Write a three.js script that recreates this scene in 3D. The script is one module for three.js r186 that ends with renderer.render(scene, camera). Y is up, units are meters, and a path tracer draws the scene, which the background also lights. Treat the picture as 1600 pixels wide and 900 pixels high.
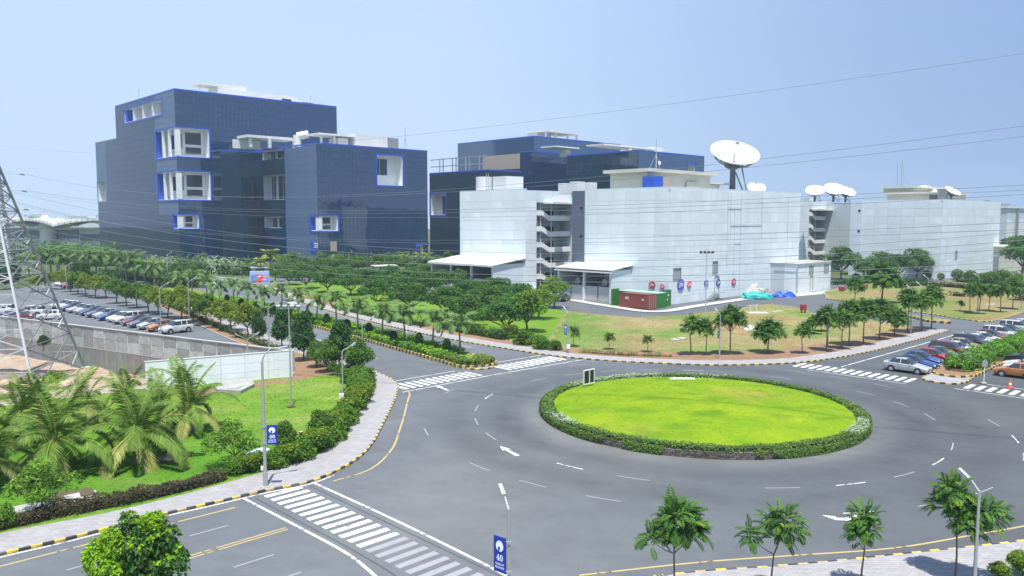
import * as THREE from 'three';
import { mergeGeometries } from 'three/addons/utils/BufferGeometryUtils.js';
import { RoundedBoxGeometry } from 'three/addons/geometries/RoundedBoxGeometry.js';
import { FontLoader } from 'three/addons/loaders/FontLoader.js';
import { TextGeometry } from 'three/addons/geometries/TextGeometry.js';
import { ImprovedNoise } from 'three/addons/math/ImprovedNoise.js';

// ---------------------------------------------------------------- camera, sky, sun, exposure
const F = 1240, EYE = 16, PITCH = Math.atan(110 / F);          // focal length in pixels of a 1600 x 900 frame, eye height in metres
const scene = new THREE.Scene();
const camera = new THREE.PerspectiveCamera(2 * Math.atan(450 / F) * 180 / Math.PI, 16 / 9, 0.1, 6000);
camera.position.set(0, EYE, 0);
camera.rotation.x = -PITCH;
scene.add(camera);

const sc = (c, k) => [c[0] * k, c[1] * k, c[2] * k];
const mixc = (a, b, t) => [a[0] + (b[0] - a[0]) * t, a[1] + (b[1] - a[1]) * t, a[2] + (b[2] - a[2]) * t];
const sstep = (a, b, x) => { const t = Math.min(1, Math.max(0, (x - a) / (b - a))); return t * t * (3 - 2 * t); };
const perlin = new ImprovedNoise();
const n2 = (x, y, s = 0) => perlin.noise(x, y, s + 3.7);
function fbm(x, y, o = 4, s = 0) { let v = 0, a = .5, f = 1; for (let i = 0; i < o; i++) { v += a * n2(x * f, y * f, s + i * 9.1); a *= .5; f *= 2.03; } return v; }
function skyTexture() {                                           // hazy summer noon: pale at the horizon, bluer overhead, brighter towards the south-west haze
  const w = 512, h = 256, d = new Float32Array(w * h * 4);
  for (let j = 0; j < h; j++) for (let i = 0; i < w; i++) {
    const el = ((j + .5) / h - .5) * Math.PI, az = ((i + .5) / w - .5) * 2 * Math.PI;
    const dx = Math.cos(az), dz = Math.sin(az);
    const t = Math.max(0, Math.sin(el));
    let c = mixc([.405, .52, .655], [.385, .50, .685], sstep(0, .25, t));
    c = mixc(c, [.22, .35, .64], sstep(.2, 1, t));
    const side = Math.cos(az + .35);                              // +1 where the air is clearer
    const k = 1 - .46 * sstep(.2, 1.0, side) * sstep(-.15, .07, t);
    const hz = 1 + .05 * fbm(Math.cos(az) * 2.2 + 4, Math.sin(az) * 2.2 + el * 7, 4, 2) * sstep(0, .12, t); c = sc(c, hz * 1.03);
    const o = (j * w + i) * 4;
    d[o] = c[0] * k * (1 - .3 * (1 - k)); d[o + 1] = c[1] * k; d[o + 2] = c[2] * (k * .6 + .4); d[o + 3] = 1;
  }
  const tex = new THREE.DataTexture(d, w, h, THREE.RGBAFormat, THREE.FloatType);
  tex.mapping = THREE.EquirectangularReflectionMapping; tex.magFilter = THREE.LinearFilter; tex.needsUpdate = true;
  return tex;
}
scene.background = scene.environment = skyTexture();
const sun = new THREE.DirectionalLight(new THREE.Color().setRGB(1, .95, .84), 5);
sun.position.set(5, 150, 46); sun.target.position.set(0, 0, -90); sun.position.add(sun.target.position);
sun.castShadow = true; sun.shadow.radius = 1.8; sun.shadow.mapSize.set(4096, 4096);
Object.assign(sun.shadow.camera, { left: -200, right: 200, top: 200, bottom: -200, near: 1, far: 500 });
scene.add(sun, sun.target);
scene.fog = new THREE.FogExp2(new THREE.Color().setRGB(.70, .84, 1), .00026);
const renderer = new THREE.WebGLRenderer({ antialias: true });
renderer.setSize(1024, 576);
renderer.toneMapping = THREE.LinearToneMapping;
renderer.toneMappingExposure = 1.48;
renderer.shadowMap.enabled = true;

// ---------------------------------------------------------------- helpers
function rng(seed) { let s = seed >>> 0; return () => { s = (s + 0x6D2B79F5) >>> 0; let t = s; t = Math.imul(t ^ (t >>> 15), t | 1); t ^= t + Math.imul(t ^ (t >>> 7), t | 61); return ((t ^ (t >>> 14)) >>> 0) / 4294967296; }; }
const R0 = rng(7);
const rr = (r, a, b) => a + (b - a) * r();
const V3 = (x, y, z) => new THREE.Vector3(x, y, z);
// where the line of sight through a pixel of the 1600 x 900 photograph meets the level h: a survey of the place from one photograph
function G(px, py, h = 0) {
  const x = (px - 800) / F, y = -(py - 450) / F, c = Math.cos(PITCH), s = Math.sin(PITCH);
  const Y = y * c - s, Z = -c - y * s, t = (h - EYE) / Y;
  return V3(x * t, h, Z * t);
}
function atD(px, py, d) {                                          // the same at a known depth (metres along -z)
  const x = (px - 800) / F, y = -(py - 450) / F, c = Math.cos(PITCH), s = Math.sin(PITCH);
  const Y = y * c - s, Z = -c - y * s, t = -d / Z;
  return V3(x * t, EYE + Y * t, -d);
}
const names = {};
const numbered = (n) => { const k = names[n] = (names[n] ?? -1) + 1; return k ? `${n}_${String(k).padStart(3, '0')}` : n; };
const mergeAll = (gs) => { if (!Array.isArray(gs)) return gs; if (gs.length === 1) return gs[0]; const mixed = gs.some((g) => g.index) && gs.some((g) => !g.index); return mergeGeometries(mixed ? gs.map((g) => g.index ? g.toNonIndexed() : g) : gs, false); };
function part(name, gs, mat, parent, kind) {
  const m = new THREE.Mesh(mergeAll(gs), mat);
  m.name = name; m.castShadow = m.receiveShadow = true;
  if (kind) m.userData.kind = kind;
  if (parent) parent.add(m);
  return m;
}
function thing(name, label, category, p = [0, 0, 0], turn = 0, group) {
  const o = new THREE.Group(); o.name = numbered(name);
  if (p.isVector3) o.position.copy(p); else o.position.set(...p);
  o.rotation.y = turn; o.userData = { label, category }; if (group) o.userData.group = group;
  scene.add(o); return o;
}
function single(name, gs, mat, label, category, group) { const m = part(numbered(name), gs, mat, scene); Object.assign(m.userData, { label, category }); if (group) m.userData.group = group; return m; }
function ground(name, gs, mat, label, kind = 'structure') { const m = part(numbered(name), gs, mat, scene, kind); if (label) m.userData.label = label; return m; }
function copyOf(o, p, turn, label, group, scale) {
  const c = o.clone(); c.name = numbered(o.name.replace(/_\d{3}$/, '')); c.userData = { ...o.userData, label }; if (group) c.userData.group = group;
  if (p.isVector3) c.position.copy(p); else c.position.set(...p);
  c.rotation.y = turn; if (scale) c.scale.setScalar(scale); scene.add(c); return c;
}
const ORD = 'first second third fourth fifth sixth seventh eighth ninth tenth eleventh twelfth thirteenth fourteenth fifteenth sixteenth seventeenth eighteenth nineteenth twentieth'.split(' ');
const ord = (i) => i < 20 ? ORD[i] : 'twenty-' + ORD[i - 20];
// geometry
function bx(w, h, d, x = 0, y = 0, z = 0, ry = 0, rx = 0, rz = 0) {
  const g = new THREE.BoxGeometry(w, h, d), uv = g.attributes.uv, n = g.attributes.normal;
  for (let i = 0; i < uv.count; i++) { const ax = Math.abs(n.getX(i)) > .5 ? [d, h] : Math.abs(n.getY(i)) > .5 ? [w, d] : [w, h]; uv.setXY(i, uv.getX(i) * ax[0] + x, uv.getY(i) * ax[1] + y); }
  if (rx) g.rotateX(rx); if (rz) g.rotateZ(rz); if (ry) g.rotateY(ry);
  return g.translate(x, y, z);
}
function cyl(r0, r1, h, x = 0, y = 0, z = 0, seg = 12, open = false) { return new THREE.CylinderGeometry(r1, r0, h, seg, 1, open).translate(x, y + h / 2, z); }
const UP = V3(0, 1, 0);
function rod(a, b, r, r2 = r, seg = 6) {
  const d = b.clone().sub(a), L = d.length() || .001, g = new THREE.CylinderGeometry(r2, r, L, seg, 1);
  g.applyQuaternion(new THREE.Quaternion().setFromUnitVectors(UP, d.normalize()));
  return g.translate((a.x + b.x) / 2, (a.y + b.y) / 2, (a.z + b.z) / 2);
}
function bar(a, b, w, h = w) {                                      // square bar between two points
  const d = b.clone().sub(a), L = d.length(), g = new THREE.BoxGeometry(w, L, h);
  g.applyQuaternion(new THREE.Quaternion().setFromUnitVectors(UP, d.normalize()));
  return g.translate((a.x + b.x) / 2, (a.y + b.y) / 2, (a.z + b.z) / 2);
}
function limb(pts, rad, seg = 7) {                                  // tapered bent tube
  const pos = [], idx = [], uv = [];
  pts.forEach((p, i) => {
    const d = (pts[i + 1] ?? p).clone().sub(pts[i - 1] ?? p).normalize(), q = new THREE.Quaternion().setFromUnitVectors(UP, d);
    for (let k = 0; k <= seg; k++) { const a = k / seg * 2 * Math.PI, v = V3(Math.cos(a) * rad[i], 0, Math.sin(a) * rad[i]).applyQuaternion(q).add(p); pos.push(v.x, v.y, v.z); uv.push(k / seg, i * .5); }
    if (i) for (let k = 0; k < seg; k++) { const a = (i - 1) * (seg + 1) + k, b = a + seg + 1; idx.push(a, b, a + 1, a + 1, b, b + 1); }
  });
  const g = new THREE.BufferGeometry(); g.setAttribute('position', new THREE.Float32BufferAttribute(pos, 3)); g.setAttribute('uv', new THREE.Float32BufferAttribute(uv, 2)); g.setIndex(idx); g.computeVertexNormals();
  return new THREE.BufferGeometry().copy(g);
}
const shapeOf = (pts) => new THREE.Shape(pts.map((p) => new THREE.Vector2(p.x, -p.z)));
function sheet(pts, y, holes = []) { const s = shapeOf(pts); for (const h of holes) s.holes.push(new THREE.Path(h.map((p) => new THREE.Vector2(p.x, -p.z)))); return new THREE.ShapeGeometry(s).rotateX(-Math.PI / 2).translate(0, y, 0); }
function slabOf(pts, y0, y1) { return new THREE.ExtrudeGeometry(shapeOf(pts), { depth: y1 - y0, bevelEnabled: false }).rotateX(-Math.PI / 2).translate(0, y0, 0); }
const pix = (list, h = 0) => list.map(([x, y]) => G(x, y, h));
function smooth(pts, step = .5, closed = false) { const c = new THREE.CatmullRomCurve3(pts, closed, 'centripetal'); c.arcLengthDivisions = 600; const n = Math.max(2, Math.round(c.getLength() / step)); return c.getSpacedPoints(n); }
function offset(pts, d) {                                           // polyline moved sideways by d metres (to its left seen from above, travelling along it)
  return pts.map((p, i) => { const a = pts[Math.max(0, i - 1)], b = pts[Math.min(pts.length - 1, i + 1)], t = b.clone().sub(a).normalize(); return V3(p.x + t.z * d, p.y, p.z - t.x * d); });
}
function ribbon(pts, w, y) {                                        // flat strip along a polyline
  const l = offset(pts, w / 2), r = offset(pts, -w / 2), pos = [], uv = [], idx = []; let s = 0;
  pts.forEach((p, i) => { if (i) s += p.distanceTo(pts[i - 1]); pos.push(l[i].x, y, l[i].z, r[i].x, y, r[i].z); uv.push(s, 0, s, w); if (i) { const k = 2 * i; idx.push(k - 2, k - 1, k, k, k - 1, k + 1); } });
  const g = new THREE.BufferGeometry(); g.setAttribute('position', new THREE.Float32BufferAttribute(pos, 3)); g.setAttribute('uv', new THREE.Float32BufferAttribute(uv, 2)); g.setIndex(idx); g.computeVertexNormals();
  if (g.attributes.normal.getY(0) < 0) { const q = g.index.array; for (let i = 0; i < q.length; i += 3) { const t = q[i]; q[i] = q[i + 1]; q[i + 1] = t; } g.computeVertexNormals(); }
  return g;
}
const inside = (x, z, poly) => { let c = false; for (let i = 0, j = poly.length - 1; i < poly.length; j = i++) { const a = poly[i], b = poly[j]; if ((a.z > z) !== (b.z > z) && x < (b.x - a.x) * (z - a.z) / (b.z - a.z) + a.x) c = !c; } return c; };
const THETA = Math.atan2(.694, .72);                               // the campus street grid: local x runs away to the right, local z comes towards the eye on the right
const VX = V3(.72, 0, -.694), VZ = V3(.694, 0, .72);

// ---------------------------------------------------------------- textures and materials
function tinted(poly, y, st, fn) {                                    // fine sheet inside an outline whose tint follows wear and watering
  const bb = new THREE.Box3().setFromPoints(poly), nx = Math.ceil((bb.max.x - bb.min.x) / st), nz = Math.ceil((bb.max.z - bb.min.z) / st), pos = [], uv = [], col = [], idx = [], ok = [];
  for (let j = 0; j <= nz; j++) for (let i = 0; i <= nx; i++) { const x = bb.min.x + i * st, z = bb.min.z + j * st; pos.push(x, y, z); uv.push(x, -z); col.push(...fn(x, z)); ok.push(inside(x, z, poly)); }
  for (let j = 0; j < nz; j++) for (let i = 0; i < nx; i++) { const a = j * (nx + 1) + i, b = a + nx + 1; if (ok[a] && ok[b] && ok[a + 1] && ok[b + 1]) idx.push(a, b, a + 1, a + 1, b, b + 1); }
  const g = new THREE.BufferGeometry(); g.setAttribute('position', new THREE.Float32BufferAttribute(pos, 3)); g.setAttribute('uv', new THREE.Float32BufferAttribute(uv, 2)); g.setAttribute('color', new THREE.Float32BufferAttribute(col, 3)); g.setIndex(idx); g.computeVertexNormals(); return g;
}
function dataTex(size, fn, srgb = true, rep) {
  const d = new Uint8Array(size * size * 4);
  for (let j = 0; j < size; j++) for (let i = 0; i < size; i++) { const c = fn(i / size, j / size), o = (j * size + i) * 4; for (let k = 0; k < 3; k++) { let v = Math.max(0, Math.min(1, c[k])); if (srgb) v = v <= .0031308 ? v * 12.92 : 1.055 * v ** (1 / 2.4) - .055; d[o + k] = v * 255; } d[o + 3] = 255; }
  const t = new THREE.DataTexture(d, size, size); t.wrapS = t.wrapT = THREE.RepeatWrapping; t.magFilter = THREE.LinearFilter; t.generateMipmaps = true; if (srgb) t.colorSpace = THREE.SRGBColorSpace;
  if (rep) t.repeat.set(1 / rep, 1 / rep); t.needsUpdate = true; return t;
}
// noise that tiles: blend four shifted copies
function tileNoise(u, v, f, o, s) { const x = u * f, y = v * f, a = fbm(x, y, o, s), b = fbm(x - f, y, o, s), c = fbm(x, y - f, o, s), d = fbm(x - f, y - f, o, s); return (a * (1 - u) + b * u) * (1 - v) + (c * (1 - u) + d * u) * v; }
const rT = rng(99);
const std = (o) => new THREE.MeshStandardMaterial(o);
const phys = (o) => new THREE.MeshPhysicalMaterial(o);
const rgb = (r, g, b) => new THREE.Color().setRGB(r, g, b);
const T = {
  asphalt: dataTex(512, (u, v) => { const k = 1 + .30 * tileNoise(u, v, 6, 3, 1) + .22 * (rT() - .5); return sc([1, 1, 1.0], .84 * k); }, true, 9),
  grass: dataTex(1024, (u, v) => { const a = tileNoise(u, v, 5, 4, 2), b = tileNoise(u, v, 60, 2, 5), r = rT(); const c = mixc([.090, .20, .022], [.17, .27, .035], .5 + a * 1.2); return sc(c, .95 + .30 * b + .14 * (r - .5)); }, true, 13),
  bright: dataTex(1024, (u, v) => { const a = tileNoise(u, v, 5, 4, 12), b = tileNoise(u, v, 50, 2, 15), r = rT(); const c = mixc([.115, .235, .010], [.225, .31, .014], .5 + a * 1.5); return sc(c, .97 + .26 * b + .10 * (r - .5)); }, true, 15),
  field: dataTex(1024, (u, v) => { const a = tileNoise(u, v, 5, 5, 22), g = tileNoise(u, v, 4, 4, 31), b = tileNoise(u, v, 50, 3, 25), r = rT(); let c = mixc([.21, .19, .085], [.30, .235, .125], .5 + a * 1.2); c = mixc(c, [.13, .20, .045], sstep(-.02, .28, g)); return sc(c, .96 + .32 * b + .12 * (r - .5)); }, true, 40),
  soil: dataTex(512, (u, v) => { const a = tileNoise(u, v, 6, 5, 41), r = rT(); return sc(mixc([.19, .105, .06], [.27, .175, .105], .5 + a), .85 + .3 * r); }, true, 7),
  rubble: dataTex(1024, (u, v) => { const a = tileNoise(u, v, 8, 5, 43), b = tileNoise(u, v, 40, 3, 44), r = rT(); return sc(mixc([.30, .20, .125], [.46, .40, .33], .5 + a * 1.4), .85 + .7 * b + .2 * (r - .5)); }, true, 14),
  paver: dataTex(512, (u, v) => { const n = 16, row = Math.floor(v * n), x = u * n / 2 + (row % 2) * .5, fx = x - Math.floor(x), fy = v * n - row; const id = Math.abs(Math.sin(Math.floor(x % (n / 2)) * 12.9 + row * 78.2) * 43758.5) % 1; const j = (fx < .03 || fx > .97 || fy < .07 || fy > .93) ? .72 : 1; return sc([.315, .308, .318], j * (.88 + .2 * id) * (1 + .12 * (rT() - .5) + .3 * tileNoise(u, v, 4, 3, 51))); }, true, 3.2),
  concrete: dataTex(512, (u, v) => { const a = tileNoise(u, v, 5, 4, 61), b = tileNoise(u, v * .25, 22, 3, 64); return sc([.34, .345, .33], .92 + .5 * a + .45 * b + .1 * (rT() - .5)); }, true, 6),
  wash: dataTex(512, (u, v) => { const a = tileNoise(u, v, 4, 4, 71), b = tileNoise(u, v * .12, 40, 3, 74); return sc([1, 1, 1], .93 + .20 * a + .26 * Math.min(0, b + .05) + .03 * (rT() - .5)); }, true, 22),
  scuff: dataTex(512, (u, v) => { const a = tileNoise(u, v, 5, 4, 111), b = tileNoise(u, v, 40, 3, 112); return sc([1, 1, 1], 1 - .62 * sstep(.10, .34, a + .55 * b) - .10 * sstep(-.1, .3, b) + .05 * (rT() - .5)); }, true, 5),
  bark: dataTex(128, (u, v) => sc([.15, .115, .085], .9 + .8 * tileNoise(u, v, 9, 3, 81)), true, 1),
  bump: dataTex(256, (u, v) => { const k = .5 + .5 * tileNoise(u, v, 20, 3, 91); return [k, k, k]; }, false, 1.3),
};
const M = {
  asphalt: phys({ specularIntensity: .5, map: T.asphalt, color: rgb(.120, .132, .148), roughness: .82, vertexColors: true }),
  asphalt2: std({ map: T.asphalt, color: rgb(.125, .127, .135), roughness: .85 }),
  grassT: phys({ map: T.grass, vertexColors: true, roughness: .95, specularIntensity: .12 }), fieldT: phys({ map: T.field, vertexColors: true, roughness: .95, specularIntensity: .2 }), grass: phys({ map: T.grass, roughness: .95, specularIntensity: .12 }), bright: phys({ vertexColors: true, map: T.bright, roughness: .95, specularIntensity: .12 }), field: phys({ map: T.field, roughness: .95, specularIntensity: .2 }),
  soil: std({ map: T.soil, roughness: 1 }), rubble: std({ map: T.rubble, roughness: 1 }),
  paver: std({ map: T.paver, roughness: .85, bumpMap: T.bump, bumpScale: .004 }), concrete: std({ map: T.concrete, roughness: .88 }),
  paleConcrete: std({ map: T.wash, color: rgb(.46, .46, .44), roughness: .85 }),
  paint: std({ map: T.scuff, color: rgb(.66, .67, .68), roughness: .7 }), yellowLine: std({ map: T.scuff, color: rgb(.42, .33, .14), roughness: .7 }),
  kerbYellow: std({ map: T.wash, color: rgb(.66, .47, .07), roughness: .65 }), kerbBlack: std({ map: T.wash, color: rgb(.045, .045, .05), roughness: .7 }),
  terrain: std({ map: T.field, color: rgb(.24, .42, .20), roughness: 1 }),
  white: std({ map: T.wash, color: rgb(.72, .73, .74), roughness: .6 }), panel: std({ map: T.wash, color: rgb(.66, .74, .80), roughness: .45 }),
  panel2: std({ map: T.wash, color: rgb(.54, .61, .64), roughness: .5 }),
  grey: std({ color: rgb(.22, .235, .26), roughness: .6 }), darkGrey: std({ color: rgb(.07, .075, .08), roughness: .6 }), steel: std({ color: rgb(.42, .44, .45), roughness: .45, metalness: .5 }),
  galv: std({ color: rgb(.45, .47, .49), roughness: .5, metalness: .3 }), lampGrey: std({ color: rgb(.36, .38, .38), roughness: .45, metalness: .2 }),
  blue: std({ color: rgb(.018, .085, .52), roughness: .4 }), cream: std({ map: T.wash, color: rgb(.62, .62, .53), roughness: .7 }),
  glass: phys({ color: rgb(.002, .029, .094), roughness: .02, ior: 2.05 }), glass2: phys({ color: rgb(.003, .032, .102), roughness: .025, ior: 2.1 }), glass3: phys({ color: rgb(.002, .026, .086), roughness: .03, ior: 2.05 }), glassLeft: phys({ color: rgb(.003, .024, .085), roughness: .025, ior: 1.5 }),
  glassSkyTint: phys({ color: rgb(.030, .080, .175), roughness: .06, ior: 2.0 }), cladding: std({ map: T.wash, color: rgb(.105, .17, .295), roughness: .38 }), glassTeal: phys({ color: rgb(.002, .030, .062), roughness: .04, ior: 2.0 }),  // the pale office glass has sky reflection painted into its base colour
  window: phys({ color: rgb(.03, .04, .05), roughness: .05, ior: 1.6 }), paleWindow: phys({ color: rgb(.33, .40, .42), roughness: .12, ior: 1.5 }),
  dark: std({ color: rgb(.02, .022, .025), roughness: .8 }), black: std({ color: rgb(.015, .015, .016), roughness: .5 }),
  wire: std({ color: rgb(.16, .18, .20), roughness: .6 }), bark: std({ map: T.bark, roughness: .95 }), palmTrunk: std({ map: T.bark, color: rgb(1.7, 1.8, 1.7), roughness: .9 }),
  leaf: phys({ color: rgb(1, 1, 1), vertexColors: true, roughness: .92, transmission: .34, thickness: 0, specularIntensity: .3 }),
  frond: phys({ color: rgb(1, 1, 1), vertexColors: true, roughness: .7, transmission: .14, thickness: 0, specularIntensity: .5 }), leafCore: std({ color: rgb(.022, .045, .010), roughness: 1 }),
  tan: std({ color: rgb(.40, .33, .27), roughness: .7 }), red: std({ color: rgb(.30, .025, .03), roughness: .6 }), orange: std({ color: rgb(.65, .12, .03), roughness: .6 }),
  containerRed: std({ map: T.wash, color: rgb(.27, .075, .06), roughness: .6 }), containerGreen: std({ map: T.wash, color: rgb(.03, .19, .035), roughness: .55 }),
  teal: std({ color: rgb(.02, .34, .33), roughness: .5 }), tarpBlue: std({ color: rgb(.02, .08, .55), roughness: .45 }), stone: std({ map: T.concrete, color: rgb(.30, .27, .25), roughness: .95 }), brown: std({ color: rgb(.12, .07, .045), roughness: .9 }),
  pole: std({ color: rgb(.33, .36, .36), roughness: .5, metalness: .2 }),
};

// ---------------------------------------------------------------- the ground, roads, pavements
const W = (a, b, y = 0) => V3(.72 * a - .694 * b, y, -.694 * a - .72 * b);        // street-grid coordinates to world
const RC = V3(15.35, 0, -64.3), RR = 12.9;                                       // the roundabout
const pitPoly = [V3(-23.2, 0, -82.6), V3(-42.4, 0, -93.9), V3(-58.7, 0, -103.6), V3(-110, 0, -134), V3(-110, 0, -52), V3(-62, 0, -57), V3(-45, 0, -65), V3(-34.2, 0, -73.4), V3(-24, 0, -79.2)];
const big = 1150;
ground('terrain', sheet([V3(-big, 0, 200), V3(big, 0, 200), V3(big, 0, -big), V3(-big, 0, -big)], -.08, [pitPoly]), M.terrain);

{ // asphalt, laid as a fine sheet whose tint carries tyre wear, dust and a painted falloff of light to the right
  const x0 = -112, x1 = 150, z0 = -12, z1 = -212, st = 1.25, nx = Math.round((x1 - x0) / st), nz = Math.round((z0 - z1) / st), pos = [], uv = [], col = [], idx = [];
  for (let j = 0; j <= nz; j++) for (let i = 0; i <= nx; i++) {
    const x = x0 + i * st, z = z0 - j * st; pos.push(x, 0, z); uv.push(x, -z);
    const r = Math.hypot(x - RC.x, z - RC.z);
    let k = 1 + .30 * fbm(x * .045, z * .045, 4, 1) + .14 * fbm(x * .3, z * .3, 3, 2);
    const wear = Math.exp(-(((r - 16.3) / 1.5) ** 2)) + Math.exp(-(((r - 20.4) / 1.7) ** 2)) * .8;       // where wheels polish it
    const ang = Math.atan2(z - RC.z, x - RC.x); k *= 1 - .24 * wear * (.5 + 1.0 * (.5 + fbm(x * .1, z * .1, 2, 8))); k *= 1 + .16 * fbm(r * .75, ang * 2.2, 3, 33) * sstep(34, 20, r) + .14 * fbm((.72 * x - .694 * z) * (z > -52 ? .07 : .5), (-.694 * x - .72 * z) * (z > -52 ? .55 : .07), 3, 37) * sstep(20, 30, r);
    const dust = Math.exp(-(((r - 13.3) / 1.0) ** 2)) * (.7 + fbm(x * .2, z * .2, 2, 6)) + .5 * sstep(.08, .4, fbm(x * .035, z * .035, 3, 14));
    k *= 1 + .32 * Math.max(0, dust);
    k *= 1.06 + .16 * sstep(4, -26, x) - .40 * sstep(12, 50, x + .25 * (z + 60) + 14 * fbm(x * .03, z * .03, 3, 19)) * sstep(-120, -70, z); const w = Math.max(0, dust) * .10;  // dustier on the left; on the right a light falloff painted into the tint
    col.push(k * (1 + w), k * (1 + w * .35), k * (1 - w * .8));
  }
  for (let j = 0; j < nz; j++) for (let i = 0; i < nx; i++) {
    const a = j * (nx + 1) + i, b = a + nx + 1;
    if ([a, a + 1, b, b + 1].some((q) => inside(pos[3 * q], pos[3 * q + 2], pitPoly))) continue;
    idx.push(a, a + 1, b, b, a + 1, b + 1);
  }
  const g = new THREE.BufferGeometry(); g.setAttribute('position', new THREE.Float32BufferAttribute(pos, 3)); g.setAttribute('uv', new THREE.Float32BufferAttribute(uv, 2)); g.setAttribute('color', new THREE.Float32BufferAttribute(col, 3)); g.setIndex(idx); g.computeVertexNormals();
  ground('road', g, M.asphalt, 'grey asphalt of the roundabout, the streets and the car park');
}
{ // the sunken rubble plot below the boundary wall
  const pos = [], uv = [], idx = [], n = 72, m = 44;
  const edge = [V3(-110, 0, -52), V3(-62, 0, -57), V3(-45, 0, -65), V3(-34.2, 0, -73.4), V3(-24, 0, -79.2), V3(-22.6, 0, -80)], far = [V3(-110, 0, -134.2), V3(-58.7, 0, -103.8), V3(-42.4, 0, -94.1), V3(-36, 0, -90.4), V3(-28, 0, -85.6), V3(-22.6, 0, -82.4)];
  const ce = new THREE.CatmullRomCurve3(edge, false, 'centripetal'), cf = new THREE.CatmullRomCurve3(far, false, 'centripetal');
  for (let i = 0; i <= n; i++) { const a = ce.getPoint(i / n), b = cf.getPoint(i / n); for (let j = 0; j <= m; j++) { const t = j / m, p = a.clone().lerp(b, t); const heap = Math.max(0, fbm(p.x * .16, p.z * .16, 5, 3)) * 3.0 + fbm(p.x * .9, p.z * .9, 4, 5) * .45; p.y = .10 - 3.6 * sstep(0, .62, t) + heap * sstep(.02, .2, t) * (1 - .4 * t); pos.push(p.x, p.y, p.z); uv.push(p.x, -p.z); } }
  for (let i = 0; i < n; i++) for (let j = 0; j < m; j++) { const a = i * (m + 1) + j, b = a + m + 1; idx.push(a, b, a + 1, b, b + 1, a + 1); }
  const g = new THREE.BufferGeometry(); g.setAttribute('position', new THREE.Float32BufferAttribute(pos, 3)); g.setAttribute('uv', new THREE.Float32BufferAttribute(uv, 2)); g.setIndex(idx); g.computeVertexNormals();
  ground('rubble_ground', g, M.rubble, 'bare earth and rubble of the sunken plot below the concrete wall');
}
const KB = .13;                                                    // height of kerbs and raised ground
// kerb lines read off the photograph
const kerbGarden = smooth([W(-26, 43), W(-8, 43), ...pix([[0, 868], [100, 845], [250, 806], [330, 788], [415, 768], [480, 755], [530, 735], [570, 708], [600, 660], [619, 618], [621, 602], [608, 591], [576, 578]])], .5);
const kerbFar = smooth(pix([[576, 578], [532, 566], [480, 547], [410, 522], [330, 490], [260, 464], [205, 447]]), .5);
const kerbField = smooth(pix([[400, 446], [500, 482], [600, 508], [700, 530], [800, 547], [860, 556], [930, 563], [1000, 567], [1100, 571], [1150, 571], [1240, 568], [1300, 561], [1360, 550], [1420, 535], [1484, 517]]), .5);
const kerbNear = smooth([...pix([[930, 925], [1010, 906], [1090, 897], [1250, 885], [1400, 870], [1520, 857], [1600, 848]]), W(49, 7), W(56, 4), W(70, 2.5), W(90, 2)], .5);
const kerbPlot = smooth(pix([[1290, 467], [1342, 475], [1368, 480], [1458, 492], [1502, 499], [1538, 503], [1600, 489], [1700, 468]]), .5);
const islandLow = smooth(pix([[1313, 480], [1342, 484], [1368, 490], [1424, 497], [1455, 504], [1486, 506]]), .5);
const medianL = smooth(pix([[712, 574], [700, 570], [640, 553], [530, 522], [440, 499], [330, 472], [250, 453]]), .5);
const MW = 4.8;
const medianR = offset(medianL, -MW).map((p) => p);
const noseM = (() => { const a = medianL[0], b = medianR[0], c = a.clone().add(b).multiplyScalar(.5), t = medianL[0].clone().sub(medianL[3]).normalize(), r = MW / 2, out = []; for (let i = 0; i <= 12; i++) { const k = Math.PI * (i / 12), p = b.clone().sub(c).multiplyScalar(Math.cos(k)).addScaledVector(t, r * .8 * Math.sin(k)).add(c); out.push(p); } return out; })();
const medianKerb = smooth([...medianR.slice(0, 260).reverse().filter((_, i) => i % 6 === 0), ...noseM.slice(1, -1), ...medianL.slice(0, 260).filter((_, i) => i % 6 === 0)], .42);
const refuge = smooth(pix([[742, 566], [766, 570], [769, 575], [748, 578], [712, 574]]), .5);

function kerb(name, line, label, opt = {}) {
  const { limit = 300, w = .16, h = KB + .012, len = .5, skip = 0 } = opt;
  const o = thing(name, label, 'kerb', [0, 0, 0]);
  const g = new RoundedBoxGeometry(w, h + .06, len * .985, 1, .022), KY = M.kerbYellows ??= [0, 1, 2].map((q) => std({ map: T.scuff, color: rgb(.70 - .12 * q, .50 - .07 * q, .06 + .05 * q), roughness: .7 })), KK = M.kerbBlacks ??= [0, 1, 2].map((q) => std({ map: T.wash, color: rgb(.04 + .035 * q, .04 + .034 * q, .043 + .033 * q), roughness: .75 }));
  const rest = [[], []];
  let count = 0; const r = rng(line.length);
  const order = line.slice(0, -1).map((p, i) => i).filter((i) => i >= skip);
  const near = new Set([...order].sort((i, j) => line[i].length() - line[j].length()).slice(0, limit));
  for (const i of order) {
    const a = line[i], b = line[i + 1], c = a.clone().add(b).multiplyScalar(.5), turn = Math.atan2(b.x - a.x, b.z - a.z), k = i % 2, L = a.distanceTo(b) / len;
    if (near.has(i)) {
      const m = part('kerb_stone', g, (k ? KK : KY)[Math.floor(r() * 3)], o); m.position.set(c.x + (r() - .5) * .02, h / 2 - .03 + (r() - .5) * .024, c.z + (r() - .5) * .02); m.rotation.y = turn + (r() - .5) * .06; m.scale.z = L;
    } else rest[k].push(bx(w, h + .06, len * .98 * L, 0, 0, 0).rotateY(turn).translate(c.x, h / 2 - .03, c.z));
  }
  rest.forEach((q, k) => q.length && part('kerb_stones', q, k ? M.kerbBlack : M.kerbYellow, o, 'stuff'));
  return o;
}
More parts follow.
